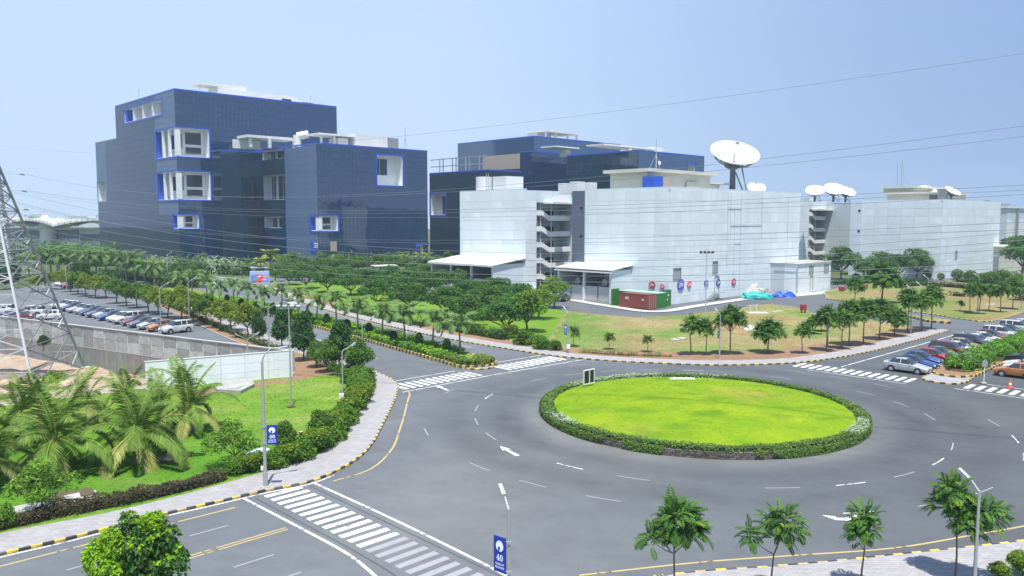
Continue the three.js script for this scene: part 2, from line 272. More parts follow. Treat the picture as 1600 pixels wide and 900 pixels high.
kerb('kerb', kerbGarden, 'yellow and black kerb sweeping round the palm garden to the left street', {});
kerb('kerb', kerbFar, 'faded yellow and black kerb along the street trees by the car park', { limit: 120 });
kerb('kerb', kerbField, 'long yellow and black kerb curving along the dry field beyond the roundabout', {});
kerb('kerb', kerbNear, 'yellow and black kerb beside the pavement with five saplings', {});
kerb('kerb', kerbPlot, 'yellow and black kerb round the far field past the side road', { limit: 150 });
kerb('kerb', islandLow, 'bold yellow and black kerb of the narrow grass island in the side road', { h: .34, w: .3, len: .5 });
kerb('kerb', medianKerb, 'tall yellow and black kerb round the palm median', { h: .38, w: .22, len: .42 });
kerb('kerb', refuge, 'low yellow and black kerb of the pedestrian refuge at the median tip', {});

const gardenBack = [V3(-22.4, 0, -82), V3(-22.8, 0, -79.6), V3(-24, 0, -79.1), V3(-34.2, 0, -73.3), V3(-45, 0, -64.9), V3(-62, 0, -56.9), V3(-110, 0, -51.9), V3(-110, 0, -20)];
const farInner = offset(kerbFar, 5.2);
ground('pavement', slabOf([...kerbGarden, ...kerbFar.slice(1), ...[...farInner].reverse().filter((p) => p.z < -84), ...gardenBack], -.05, KB), M.paver, 'grey paved pavement round the palm garden');
const walkIn = [W(-26, 45.9), W(-8, 45.9), ...pix([[0, 837], [150, 808], [250, 785], [400, 744], [500, 711], [540, 680], [565, 640], [581, 612], [580, 596]])];
const walkLine = smooth(walkIn, 1);
const lawnPoly = [...walkLine, ...pix([[558, 586], [530, 590], [500, 585], [470, 580], [457, 590]]), V3(-24, 0, -78.7), V3(-34.2, 0, -72.9), V3(-45, 0, -64.5), V3(-62, 0, -56.5), V3(-109, 0, -51.5), V3(-109, 0, -24)];
ground('lawn', sheet(lawnPoly, KB + .006), M.grass, 'bright green lawn of the palm garden');
{ const dryAt = [[G(440, 612), 5, 1.3], [G(500, 603), 4, 1.2], [G(470, 684), 3.5, 1.4], [G(540, 668), 3, 1], [G(420, 660), 2, .8]];
  ground('lawn', tinted(lawnPoly.filter((p) => p.x > -60), KB + .010, .5, (x, z) => { let d = .55 * sstep(.12, .4, fbm(x * .16, z * .3, 3, 4)); for (const [p, a, b] of dryAt) d += .9 * Math.exp(-(((x - p.x) / a) ** 2) - ((z - p.z) / b) ** 2) * (.6 + fbm(x * .8, z * .8, 3, 9)); d = Math.max(0, Math.min(1, d)); const lush = sstep(-68, -50, z) * (.85 + .6 * fbm(x * .1, z * .1, 2, 7)), k = 1 + .3 * fbm(x * .5, z * .5, 3, 21); return [k * (1 + .75 * d - .42 * lush), k * (1 + .12 * d - .16 * lush), k * (1 + 1.6 * d - .4 * lush)]; }), M.grassT, 'bright green lawn of the palm garden, mown, with dry streaks'); }
ground('soil', sheet(pix([[457, 592], [462, 574], [500, 571], [545, 575], [574, 585], [566, 590], [545, 583], [520, 580], [505, 588], [470, 596], [420, 604], [380, 610], [330, 618], [300, 622], [300, 614], [380, 602]]), KB + .011), M.soil, 'red brown soil strip below the white wall');
ground('soil', ribbon(offset(kerbFar, 3.4), 3.2, KB + .006), M.soil, 'bare soil under the street trees by the car park');
// right-hand field block
const fieldBack = pix([[1424, 511], [1330, 497], [1275, 492], [1245, 481], [1200, 476], [1130, 486], [1060, 494], [990, 497], [940, 493], [885, 487], [800, 475], [700, 461], [600, 450], [500, 441]]);
ground('verge', slabOf([...kerbField, ...fieldBack], -.05, KB), M.soil, 'soil verge round the dry field and the grove');
ground('pavement', ribbon(offset(kerbField, 1.28), 2.3, KB + .005), M.paver, 'pale pavement along the kerb of the dry field');
const fieldIn = offset(kerbField, 5.2).filter((p) => inside(p.x, p.z, [...kerbField, ...fieldBack]));
const cut = fieldIn.findIndex((p) => p.x > 4);
const backIn = fieldBack.map((p) => p.clone());
const sA = backIn.findIndex((p) => p.x < 12);
ground('dry_field', sheet([...fieldIn.slice(cut), ...backIn.slice(0, sA + 1)], KB + .008), M.field, 'dry grass field between the roundabout and the white building');
ground('lawn', sheet([...fieldIn.slice(0, cut + 1), ...backIn.slice(sA)], KB + .008), M.grass, 'green lawn under the grove of trees');
ground('dry_field', tinted([...fieldIn.slice(cut), ...backIn.slice(0, sA + 1)], KB + .0125, .8, (x, z) => { const p = G(880, 520), q = Math.exp(-(((x - p.x) / 7) ** 2) - ((z - p.z) / 16) ** 2) * 1.3; const g = Math.min(1, Math.max(0, q + .9 * sstep(.0, .32, fbm(x * .055, z * .08, 4, 16)) + .35 * sstep(-118, -132, z))), b = sstep(.05, .3, fbm(x * .07 + 5, z * .1, 4, 26)) * (1 - g), k = 1 + .35 * fbm(x * .4, z * .4, 3, 18); return [k * (1 - .48 * g + .10 * b), k * (1 - .02 * g - .12 * b), k * (1 - .58 * g - .12 * b)]; }), M.fieldT, 'dry grass field beyond the roundabout, greener towards the grove');
if (0) ground('lawn', sheet(smooth(pix([[870, 552], [890, 530], [880, 505], [905, 495], [950, 498], [985, 510], [950, 522], [930, 535], [925, 548], [900, 555]]), 1, true), KB + .013), M.grass, 'green corner of the lawn running into the dry field');
ground('soil', ribbon(smooth(pix([[915, 552], [1000, 553], [1100, 557], [1180, 557], [1250, 549], [1300, 540]]), 1), 3.0, KB + .017), M.soil, 'red soil path along the edge of the dry field');
// second plot and its island
ground('dry_field', slabOf([...kerbPlot, ...pix([[1700, 445], [1500, 440], [1400, 441], [1330, 446], [1288, 456]])], -.05, KB), M.field, 'dry grass plot in front of the far white building');
ground('dry_field', tinted([...kerbPlot, ...pix([[1700, 445], [1500, 440], [1400, 441], [1330, 446], [1288, 456]])], KB + .006, 1, (x, z) => { const g = sstep(-.05, .3, fbm(x * .05, z * .08, 4, 46)), b = sstep(0, .3, fbm(x * .06 + 3, z * .09, 4, 56)) * (1 - g); return [(1 - .42 * g) * .9, (1 - .02 * g - .16 * b) * .9, (1 - .5 * g - .15 * b) * .85]; }), M.fieldT, 'patchy dry and green grass of the plot before the far white hall');
ground('pavement', ribbon(offset(kerbPlot.slice(-44), 1.4), 2.5, KB + .006), M.paver, 'pale pavement along the far plot');
ground('verge', slabOf([...islandLow, ...pix([[1484, 500], [1424, 493], [1368, 485], [1315, 478]])], -.05, KB), M.field, 'narrow grass island in the side road');
// median bed, refuge, planter
ground('flower_bed', slabOf([...medianR].reverse().concat(noseM.slice(1, -1), medianL), -.05, .30), M.grass, 'raised soil bed of the palm median');
ground('pavement', slabOf([...refuge, G(700, 570), G(735, 562)], -.05, KB), M.paver, 'paved refuge at the tip of the median');
const planterKerb = smooth([W(150, 28.6), W(120, 28.5), W(92, 28.4), ...pix([[1460, 586], [1477, 590], [1498, 592], [1516, 591], [1529, 587]]), W(93, 24.4), W(120, 24.3), W(150, 24.2)], .5);
ground('flower_bed', slabOf(planterKerb, -.05, .26), M.soil, 'raised soil bed of the long hedge between the parked cars');
kerb('kerb', planterKerb, 'bold yellow and black kerb round the hedge between the parked cars', { h: .3, w: .2 });
const refuge2 = smooth(pix([[1456, 585], [1442, 591], [1446, 595], [1460, 598], [1487, 601], [1506, 599], [1520, 591]]), .5);
kerb('kerb', refuge2, 'low yellow and black kerb of the refuge in front of the hedge', {});
ground('pavement', slabOf([...refuge2, W(88.5, 25.5), W(88.5, 27.5)], -.05, KB), M.paver, 'paved refuge in front of the hedge between the parked cars');
// the near side
ground('pavement', slabOf([...kerbNear, W(90, -14), V3(30, 0, -12), V3(4, 0, -12), V3(3, 0, -25)], -.05, KB), M.paver, 'grey paved pavement with saplings on the near side');
ground('pavement', slabOf([V3(-45, 0, -13), V3(-4, 0, -13), V3(-3.5, 0, -24), V3(-9, 0, -27), V3(-16, 0, -25), V3(-45, 0, -2)].map((p) => p), -.05, KB), M.paver, 'paved corner under the round tree on the near side');
// the white buildings' apron
ground('pavement', ribbon(smooth(pix([[830, 452], [900, 470], [960, 480], [1010, 487], [1035, 487], [1080, 480], [1140, 471], [1185, 465]]), 1), 2.2, .10), M.paleConcrete, 'pale concrete apron round the white building');
ground('pavement', sheet(pix([[1236, 459], [1296, 453], [1330, 447], [1330, 450], [1300, 458], [1245, 463]]), .012), M.paleConcrete, 'pale concrete apron beside the annex');

// painted markings
function rectAB(a0, a1, b0, b1, y) { return sheet([W(a0, b0), W(a1, b0), W(a1, b1), W(a0, b1)], y); }
function zebra(label, a0, a1, b0, b1, along, n, worn = 0) {
  const o = thing('zebra_crossing', label, 'zebra crossing');
  for (let i = 0; i < n; i++) {
    const t = (i + .25) / n, s = .52 / n, mat = (worn && i > worn) ? M.wornPaint : M.paint;
    if (along === 'a') { const b = b0 + (b1 - b0) * t, e = b + (b1 - b0) * s; part('stripe', rectAB(a0, a1, Math.min(b, e), Math.max(b, e), .006), mat, o); }
    else { const a = a0 + (a1 - a0) * t, e = a + (a1 - a0) * s; part('stripe', rectAB(a, e, b0, b1, .006), mat, o); }
  }
  return o;
}
M.wornPaint = std({ map: T.wash, color: rgb(.30, .30, .325), roughness: .8 });
const zn = zebra('wide white zebra crossing by the banner lamp in front of the palm garden', 20.6, 22.95, 42.25, 24.6, 'a', 22, 12);
part('stop_line', ribbon(smooth([W(23.85, 42.5), W(23.9, 34), W(23.7, 26), W(23.2, 18)], 1), .17, .006), M.paint, zn);
part('stop_line', ribbon(smooth([W(19.6, 42.4), W(19.75, 36), W(19.75, 31.5), W(19.2, 28), W(18.4, 24)], 1), .17, .006), M.paint, zn);
part('saw_cut', ribbon(smooth([W(23.4, 42.2), W(23.4, 24)], 1), .10, .0045), M.darkGrey, zn); part('saw_cut', ribbon(smooth([W(20.1, 42), W(20.1, 29), W(19.6, 25)], 1), .10, .0045), M.darkGrey, zn);
const z1 = zebra('white zebra crossing on the left side of the palm median', 43.4, 53.4, 59.5, 62.1, 'b', 12);
part('stop_line', ribbon([W(42.6, 58.7), W(54.5, 58.9)], .15, .006), M.paint, z1); part('stop_line', ribbon([W(43.3, 63.4), W(52.6, 63.2)], .12, .006), M.paint, z1);
const z2 = zebra('white zebra crossing on the right side of the palm median', 56.9, 66.3, 59.6, 62.4, 'b', 11);
part('stop_line', ribbon([W(54.5, 58.9), W(67.2, 58.3)], .15, .006), M.paint, z2); part('stop_line', ribbon([W(57.5, 63.8), W(66, 63.6)], .12, .006), M.paint, z2);
const z3 = zebra('long white zebra crossing between the dry field and the silver car', 80.6, 83.2, 40.2, 27.9, 'a', 14);
part('stop_line', ribbon([W(79.8, 38), W(79.8, 28)], .12, .006), M.paint, z3);
const z4 = zebra('white zebra crossing beside the traffic cone', 81.7, 84.1, 23.8, 8, 'a', 17);
part('stop_line', ribbon([W(80.9, 24), W(80.9, 8)], .12, .006), M.paint, z4); part('stop_line', ribbon([W(85.2, 22.6), W(85.2, 8)], .12, .006), M.paint, z4);
{ // lane marks round the roundabout and on the streets
  const mk = (label) => { const o = thing('lane_marking', label, 'road marking'); o.userData.kind = 'structure'; return o; };
  const o = mk('broken white lane circles painted round the roundabout'), r = rng(5);
  for (const [rad, n, ph] of [[18.4, 26, .1], [22.6, 30, .5]]) for (let i = 0; i < n; i++) {
    const a = (i + ph) / n * 2 * Math.PI, L = 2.1 / rad; if (r() < .06) continue;
    const pts = []; for (let k = 0; k <= 4; k++) pts.push(V3(RC.x + rad * Math.cos(a + L * k / 4), 0, RC.z + rad * Math.sin(a + L * k / 4)));
    if (rad > 22 && inside(pts[0].x, pts[0].z, [...kerbField, ...fieldBack])) continue;
    if (r() < .18) continue; part('dash', ribbon(pts, .09, .006), r() < .75 ? M.wornPaint : M.paint, o);
  }
  const y = mk('yellow edge lines along the kerbs'), el = (pts, w = .14) => part('edge_line', ribbon(smooth(pts, 1), w, .006), M.yellowLine, y);
  el([W(-26, 41.7), W(-5, 41.7), W(7.5, 41.75), W(18.6, 41.4)]); el(pix([[520, 752], [575, 735], [610, 705], [625, 670], [636, 630], [638, 611], [625, 607]]).map((p) => p));
  el(pix([[905, 899], [1100, 878], [1240, 868], [1400, 856], [1520, 836], [1600, 822], [1700, 800]])); el(offset(kerbField.slice(60, 190), -.6)); el(offset(kerbFar, -.7));
  const d = mk('double yellow line in the middle of the near street'); for (const s of [-.14, .14]) part('centre_line', ribbon([W(-26, 36.7 + s), W(19.2, 36.7 + s)], .12, .006), M.yellowLine, d);
  const w = mk('broken white lane lines on the near street'); for (const b of [39.2, 34.2, 31.6]) for (let i = 0; i < 8; i++) part('dash', ribbon([W(-24 + i * 5.6, b), W(-22 + i * 5.6, b)], .11, .006), M.wornPaint, w);
  const e = mk('white edge line of the street beside the parked cars'); part('edge_line', ribbon([W(84, 36.1), W(122, 35.4)], .14, .006), M.paint, e); for (let i = 0; i < 9; i++) part('dash', ribbon([W(93 + i * 7, 33.6), W(95.2 + i * 7, 33.6)], .13, .006), M.paint, e);
  const l = mk('broken white lane lines on the streets beside the palm median'); for (let i = 0; i < 12; i++) { if (i % 2) for (const [q, s] of [[medianL, 4.4], [medianL, -MW - 3.6]]) { const p = offset(q, s), k = 4 + i * 16; if (p[k + 4]) part('dash', ribbon([p[k], p[k + 4]], .13, .006), M.paint, l); } }
  const t = mk('white kerb line along the palm garden'); part('edge_line', ribbon(offset(kerbGarden.slice(0, 104), -.24), .13, .006), M.paint, t);
  const pk = mk('pale bay lines of the car park'); for (let i = 0; i < 17; i++) part('bay_line', ribbon([W(38.2, 110 + i * 2.95), W(42.6, 110.6 + i * 2.95)], .1, .006), M.paint, pk);
  function arrow(label, px0, py0, px1, py1) { // points along px1 -> px0
    const a = G(px0, py0), b = G(px1, py1), dir = a.clone().sub(b), L = dir.length(); dir.normalize(); const s = V3(-dir.z, 0, dir.x), P = (u, v) => b.clone().addScaledVector(dir, u).addScaledVector(s, v);
    const q = thing('road_arrow', label, 'road marking'); part('arrow', sheet([P(0, -.16), P(L * .62, -.13), P(L * .60, -.34), P(L, 0), P(L * .60, .34), P(L * .62, .13), P(0, .16)], .0065), M.paint, q);
  }
  arrow('white arrow painted on the road in front of the left zebra crossing', 681, 602, 700, 610); arrow('large white arrow painted on the road left of the roundabout', 781, 697, 809, 712);
  const q = thing('road_arrow', 'white turning arrow painted on the road behind the saplings', 'road marking'); part('arrow', sheet(pix([[1284, 805], [1306, 807], [1305, 809], [1318, 809.5], [1335, 806], [1333, 804], [1356, 801], [1351, 806.5], [1345, 806], [1325, 813.5], [1305, 812.5], [1303, 811.5]]), .0065), M.paint, q);
}


// ---------------------------------------------------------------- buildings (local x runs along the right-hand faces, left-hand faces look along -x)
const font = await new FontLoader().loadAsync('fonts/droid/droid_sans_bold.typeface.json');
// a box given on a face: s along the face, y up, n outwards from it
const fb = (f, at, s0, s1, y0, y1, n0, n1) => f === 'z' ? bx(s1 - s0, y1 - y0, n1 - n0, (s0 + s1) / 2, (y0 + y1) / 2, at + (n0 + n1) / 2) : bx(n1 - n0, y1 - y0, s1 - s0, at - (n0 + n1) / 2, (y0 + y1) / 2, -(s0 + s1) / 2);
function cuts(a, b, step, extra) { const n = Math.max(1, Math.round((b - a) / step)), q = []; for (let i = 0; i <= n; i++) q.push(a + (b - a) * i / n); for (const e of extra) if (e > a + .01 && e < b - .01) { let k = 0; q.forEach((v, i) => { if (Math.abs(v - e) < Math.abs(q[k] - e)) k = i; }); if (Math.abs(q[k] - e) < .5 && k > 0 && k < q.length - 1) q[k] = e; else q.push(e); } return [...new Set(q)].sort((x, y) => x - y); }
const rP = rng(31);
function cells(s0, s1, y0, y1, pw, ph, holes) {
  const S = cuts(s0, s1, pw, holes.flatMap((h) => [h[0], h[1]])), Y = cuts(y0, y1, ph, holes.flatMap((h) => [h[2], h[3]])), out = [];
  for (let i = 0; i + 1 < S.length; i++) for (let j = 0; j + 1 < Y.length; j++) { const a = (S[i] + S[i + 1]) / 2, b = (Y[j] + Y[j + 1]) / 2; if (S[i + 1] - S[i] < .06 || Y[j + 1] - Y[j] < .06 || holes.some((h) => a > h[0] && a < h[1] && b > h[2] && b < h[3])) continue; out.push([S[i], S[i + 1], Y[j], Y[j + 1]]); }
  return out;
}
function glassFace(o, f, at, s0, s1, y0, y1, holes = [], mat = M.glass, pw = 1.5, ph = 2.1, tilt = .0045) {
  const gs = [[], [], []];
  for (const [a, b, c, d] of cells(s0, s1, y0, y1, pw, ph, holes)) {
    const w = b - a - .05, h = d - c - .045, g = new THREE.BoxGeometry(f === 'z' ? w : .09, h, f === 'z' ? .09 : w);
    g.rotateX((rP() - .5) * tilt * (f === 'z' ? 1 : 0)); g.rotateZ((rP() - .5) * tilt * (f === 'x' ? 1 : 0)); g.rotateY((rP() - .5) * tilt);
    gs[rP() < .62 ? 0 : rP() < .5 ? 1 : 2].push(f === 'z' ? g.translate((a + b) / 2, (c + d) / 2, at - .045 + (rP() - .5) * .012) : g.translate(at + .045 + (rP() - .5) * .012, (c + d) / 2, -(a + b) / 2));
  }
  const set = mat === M.glass ? [M.glass, M.glass2, M.glass3] : [mat, mat, mat]; if (set[0] === set[1]) part('glass_panels', gs.flat(), mat, o, 'stuff'); else gs.forEach((q, i) => q.length && part('glass_panels', q, set[i], o, 'stuff'));
  const back = []; for (const [a, b, c, d] of cells(s0, s1, y0, y1, 9, 9, holes)) back.push(fb(f, at, a, b, c, d, -.30, -.14));
  part('curtain_wall', back, M.dark, o);
}
function frame(o, f, at, h, w = .45, mat = M.blue, n0 = -.4, n1 = .12, sides = 'tblr') {
  const [a, b, c, d] = h, gs = [];
  if (sides.includes('t')) gs.push(fb(f, at, a - w, b + w, d, d + w, n0, n1)); if (sides.includes('b')) gs.push(fb(f, at, a - w, b + w, c - w, c, n0, n1));
  if (sides.includes('l')) gs.push(fb(f, at, a - w, a, c, d, n0, n1 - .004)); if (sides.includes('r')) gs.push(fb(f, at, b, b + w, c, d, n0, n1 - .004));
  return part('blue_frame', gs, mat, o);
}
// a recess behind a face: white floor, ceiling and cheeks, a glazed back
M.slate = std({ color: rgb(.10, .12, .16), roughness: .45 });
M.loggia = std({ map: T.wash, color: rgb(.84, .85, .86), roughness: .6 });
function recess(o, f, at, h, depth, mat = M.white, opt = {}) {
  const [a, b, c, d] = h, e = .02;
  const p = part('loggia', [fb(f, at, a + e, b - e, c, c + .2, -depth, -.15), fb(f, at, a + e, b - e, d - .2, d, -depth, -.15), fb(f, at, a + e, a + .2, c + .2, d - .2, -depth, -.15), fb(f, at, b - .2, b - e, c + .2, d - .2, -depth, -.15), fb(f, at, a + e, b - e, c, d, -depth - .2, -depth)], mat, o);
  const wins = opt.windows ?? [[a + (b - a) * .3, b - .5, c + .9, d - .6]];
  for (const w of wins) { part('window', fb(f, at, ...w, -depth, -depth + .06), M.window, p); part('mullion', [fb(f, at, (w[0] + w[1]) / 2 - .07, (w[0] + w[1]) / 2 + .07, w[2], w[3], -depth + .06, -depth + .12)], M.white, p); }
  if (opt.rail !== false) part('railing', [fb(f, at, a + .2, b - .2, c + 1.15, c + 1.22, -.34, -.28), ...Array.from({ length: Math.floor((b - a) / 1.1) }, (_, i) => fb(f, at, a + .6 + i * 1.1, a + .64 + i * 1.1, c + .2, c + 1.15, -.33, -.29))], M.galv, p);
  return p;
}
function roofSlab(o, x0, x1, z0, z1, y, edge = M.blue) {
  part('roof', bx(x1 - x0 - .6, .3, z1 - z0 - .6, (x0 + x1) / 2, y - .6, (z0 + z1) / 2), M.paleConcrete, o);
  const p = part('parapet', [bx(x1 - x0 + .1, .5, .3, (x0 + x1) / 2, y + .1, z1 - .1), bx(.3, .5, z1 - z0 - .2, x0 + .1, y + .1, (z0 + z1) / 2 - .05), bx(x1 - x0 + .1, .5, .3, (x0 + x1) / 2, y + .1, z0 + .1), bx(.3, .5, z1 - z0 - .2, x1 - .1, y + .1, (z0 + z1) / 2 - .05)], edge, o);
  return p;
}
function hollowBlock(o, x0, x1, z0, z1, y0, y1, hz = [], hx = [], mat = M.glass, edge = M.blue, matX = mat) {        // x0..x1, z0 (back) .. z1 (front)
  glassFace(o, 'z', z1, x0, x1, y0, y1, hz, mat); if (Array.isArray(matX)) { glassFace(o, 'x', x0, -z1, matX[1], y0, y1, hx, matX[0]); glassFace(o, 'x', x0, matX[1] + .004, -z0, y0, y1, hx, mat); } else glassFace(o, 'x', x0, -z1, -z0, y0, y1, hx, matX);
  part('rear_wall', [bx(x1 - x0, y1 - y0, .3, (x0 + x1) / 2, (y0 + y1) / 2, z0), bx(.3, y1 - y0, z1 - z0, x1 - .15, (y0 + y1) / 2, (z0 + z1) / 2)], M.glass, o);
  if (y0 > 1) part('soffit', bx(x1 - x0 - .5, .3, z1 - z0 - .5, (x0 + x1) / 2, y0 + .15, (z0 + z1) / 2), M.grey, o);
  roofSlab(o, x0, x1, z0, z1, y1, edge);
}

{ // ---- the big dark glass office with blue framed loggias
  const o = thing('glass_office', 'dark blue glass office with stepped blocks and blue framed white loggias, left of the grove', 'office building', [-63.6, 0, -261], THETA);
  // front block
  const bigW = [23.4, 34.4, 27.3, 37.6], c1 = [0, 7.6, 11.6, 16.6], c1x = [0, 4.9, 11.6, 16.6], c2 = [40.2, 45.4, .8, 6.2];
  const lv = [[22, 37.6, 22.2, 31], [24.5, 37.6, 12.3, 16.2], [22, 37.6, 36.4, 39.6]];
  hollowBlock(o, 0, 45.4, -45.7, 0, 0, 40, [bigW, c1, c2], [c1x, ...lv], M.glass, M.blue, [M.cladding, 21.4]);
  recess(o, 'z', 0, bigW, 4, M.loggia, { windows: [[24, 30.4, 31, 36.6]], rail: false }); frame(o, 'z', 0, bigW, .55);
  const cornerLoggia = (x, z, hx, hz, y0, y1, dep, cols) => {                                                   // wraps the corner at (x, z)
    const e = .02, L = hx[1], R = hz[1];
    const p = part('loggia', [bx(R, .22, dep, x + R / 2 + e, y0 + .11, z - dep / 2 - .16), bx(dep, .22, L - dep, x + dep / 2 + .16, y0 + .11, z - dep - (L - dep) / 2), bx(R, .25, dep, x + R / 2 + e, y1 - .125, z - dep / 2 - .16), bx(dep, .25, L - dep, x + dep / 2 + .16, y1 - .125, z - dep - (L - dep) / 2),
      bx(R - dep, y1 - y0 - .5, .2, x + dep + (R - dep) / 2, (y0 + y1) / 2, z - dep), bx(.2, y1 - y0 - .5, L - dep, x + dep, (y0 + y1) / 2, z - dep - (L - dep) / 2), bx(.3, y1 - y0, dep, x + R - .17, (y0 + y1) / 2, z - dep / 2 - .17), bx(dep, y1 - y0, .3, x + dep / 2 + .17, (y0 + y1) / 2, z - L + .17)], M.loggia, o);
    part('window', [bx(R - dep - 1.6, (y1 - y0) * .42, .08, x + dep + (R - dep) / 2 - .4, y0 + (y1 - y0) * .68, z - dep + .16)], M.window, p);
    part('window', [bx(R - dep - 1.6, (y1 - y0) * .24, .08, x + dep + (R - dep) / 2 - .4, y0 + (y1 - y0) * .25, z - dep + .16)], M.window, p);
    part('window', [bx(.08, (y1 - y0) * .5, L - dep - 2.5, x + dep - .16, y0 + (y1 - y0) * .6, z - dep - (L - dep) / 2)], M.window, p);
    part('column', bx(1.5, y1 - y0 - .48, 1.5, x + .78, (y0 + y1) / 2, z - .78), M.loggia, p);
    for (const c of cols) part('column', bx(.7, y1 - y0 - .48, 1.3, x + .5, (y0 + y1) / 2, z - c), M.loggia, p);
    part('railing', [bx(R - 2, .08, .08, x + R / 2 + .6, y0 + 1.3, z - .3), bx(.08, .08, L - 2, x + .3, y0 + 1.3, z - L / 2 - .6)], M.galv, p);
    part('blue_frame', [bx(R + .5, .45, .5, x + R / 2 - .05 + .15, y1 + .2, z - .1), bx(R + .5, .45, .5, x + R / 2 - .05 + .15, y0 - .22, z - .1), bx(.45, y1 - y0, .5, x + R + .2, (y0 + y1) / 2, z - .1), bx(.5, .45, L + .2, x + .1, y1 + .2, z - L / 2 - .45), bx(.5, .45, L + .2, x + .1, y0 - .22, z - L / 2 - .45), bx(.5, y1 - y0, .9, x + .1, (y0 + y1) / 2, z - L - .1), bx(3.2, y1 - y0, .14, x + 1.7, (y0 + y1) / 2, z - L + .36)], M.blue, o);
  };
  cornerLoggia(0, 0, c1x, c1, 11.6, 16.6, 3.2, []);
  recess(o, 'z', 0, c2, 2.5, M.white, { windows: [[42, 43.6, 1, 5.4]], rail: false }); frame(o, 'z', 0, c2, .5, M.blue, -.4, .12, 'tl');
  for (const h of lv) { recess(o, 'x', 0, h, 3, M.panel2, { windows: [[h[0] + 3, h[1] - 6, h[2] + .2, h[3] - .4], [h[1] - 4, h[1] - 1, h[2] + .2, h[3] - .4]], rail: false }); }
  part('spandrel', fb('x', 0, 21.6, 37.8, 31, 36.4, .05, .7), M.glassTeal, o); part('spandrel', fb('x', 0, 21.6, 37.8, 17.4, 22.2, .05, .7), M.glassTeal, o);
  // linking wing and tower
  hollowBlock(o, -15.3, -.2, -45.6, -38, 0, 39.2, [], [], M.glassTeal);
  const l1 = [37, 46.8], l2 = [22.2, 32], l3 = [12.2, 17], strip = [11.5, 50, 52.3, 57.4];
  const tower = new THREE.Group(); tower.name = 'tower'; tower.position.set(-27.3, 0, -45.7); o.add(tower);
  {
    const keep = o.add.bind(o);
    glassFace(tower, 'z', 0, 0, 63.3, 0, 59.5, [[0, 11.6, ...l1], [0, 11.6, ...l2], [0, 7, ...l3]]); glassFace(tower, 'x', 0, 0, 18.6, 17, 59.5, [[0, 18.6, ...l1], [0, 18.6, ...l2], [0, 5, ...l3], strip], M.cladding); glassFace(tower, 'x', 0, 0, 18.6, 0, 17, [[0, 5, ...l3]], M.glassLeft); glassFace(tower, 'x', 0, 18.604, 60, 0, 59.5, [strip], M.glassLeft);
    part('rear_wall', [bx(63.3, 59.5, .3, 31.65, 29.75, -60), bx(.3, 59.5, 60, 63.15, 29.75, -30)], M.glass, tower); roofSlab(tower, 0, 63.3, -60, 0, 59.5);
    keep(tower);
  }
  const inT = (fn) => { const k = o.children.length; fn(); for (const m of o.children.slice(k)) { m.position.x += -27.3; m.position.z += -45.7; } };
  inT(() => { cornerLoggia(0, 0, [0, 18.6], [0, 11.6], ...l1, 4.5, [7, 12.5]); cornerLoggia(0, 0, [0, 18.6], [0, 11.6], ...l2, 4.5, [7, 12.5]); cornerLoggia(0, 0, [0, 5], [0, 7], ...l3, 3, []);
    recess(o, 'x', 0, strip, 3, M.loggia, { windows: [0, 1, 2, 3].map((i) => [14.5 + i * 9.4, 17.5 + i * 9.4, 53, 56.4]), rail: false }); frame(o, 'x', 0, strip, .55);
    for (const i of [0, 1, 2]) part('column', fb('x', 0, 20.4 + i * 9.6, 22 + i * 9.6, 52.5, 57.2, -2.9, -.2), M.white, o); part('blue_frame', fb('x', 0, 47.5, 49.7, 52.5, 57.2, -2.9, -.3), M.blue, o); });
  // low wing at the far left
  const lw = [76, 86, 22.7, 31]; inT(() => { glassFace(o, 'x', 0, 74, 86.3, 22, 47, [lw], M.cladding); glassFace(o, 'x', 0, 60, 73.99, 0, 47, [], M.glassLeft); glassFace(o, 'x', 0, 74, 86.3, 0, 21.99, [], M.glassLeft); part('rear_wall', [bx(24, 47, .3, 12, 23.5, -86.2), bx(.3, 47, 26, 24, 23.5, -73.2)], M.glass, o); roofSlab(o, 0, 24, -86.3, -60, 47, M.grey); recess(o, 'x', 0, lw, 2.5, M.white, { windows: [[80, 83, 23, 30]], rail: false }); frame(o, 'x', 0, lw, .4, M.blue, -.4, .1, 'r'); });
  // roof houses
  part('roof_house', [bx(26, 3.6, 12, 12, 61.6, -62), bx(11, 5.4, 9, -1, 62.6, -62.2), bx(8, .5, 8, -9.5, 64.6, -62), bx(.5, 4.5, .5, -13, 61.8, -59), bx(14, 3, 10, 31, 61, -64)], M.white, o);
  part('window', [bx(5, 1.8, .1, 31, 61.2, -58.95), bx(4, 1.6, .1, 20, 61.3, -55.95)], M.dark, o);
  part('roof_house', [bx(18, .9, 8, -2, 43.6, -30), bx(.9, 3.4, .9, -9.5, 41.6, -27), bx(.9, 3.4, .9, -3, 41.6, -26), bx(.9, 3.4, .9, 6.4, 41.6, -26), bx(10, 3.0, .5, -8, 41.3, -33)], M.white, o);
  part('roof_house', [bx(13, 5, 8, 25, 42.4, -9), bx(15, .6, 8, 12, 44, -10), bx(.6, 4, .6, 6, 41.6, -7), bx(.6, 4, .6, 11, 41.6, -7), bx(4, 3.5, 6, 14.5, 41.4, -10)], M.white, o);
  part('roof_house', bx(5, 4.6, 6, 34.5, 42.2, -9), M.grey, o);
  part('roof_duct', [cyl(1.3, 1.3, 4, 2, 40, -16), rod(V3(2, 43.6, -16), V3(5.4, 44.4, -14.5), 1.3, 1.3, 12)], M.white, o);
  part('antenna', [rod(V3(40, 39, -6), V3(40, 49, -6), .08), rod(V3(40, 45, -6), V3(38.8, 39.5, -6), .05), rod(V3(40, 45, -6), V3(41.4, 39.5, -6), .05)], M.steel, o);
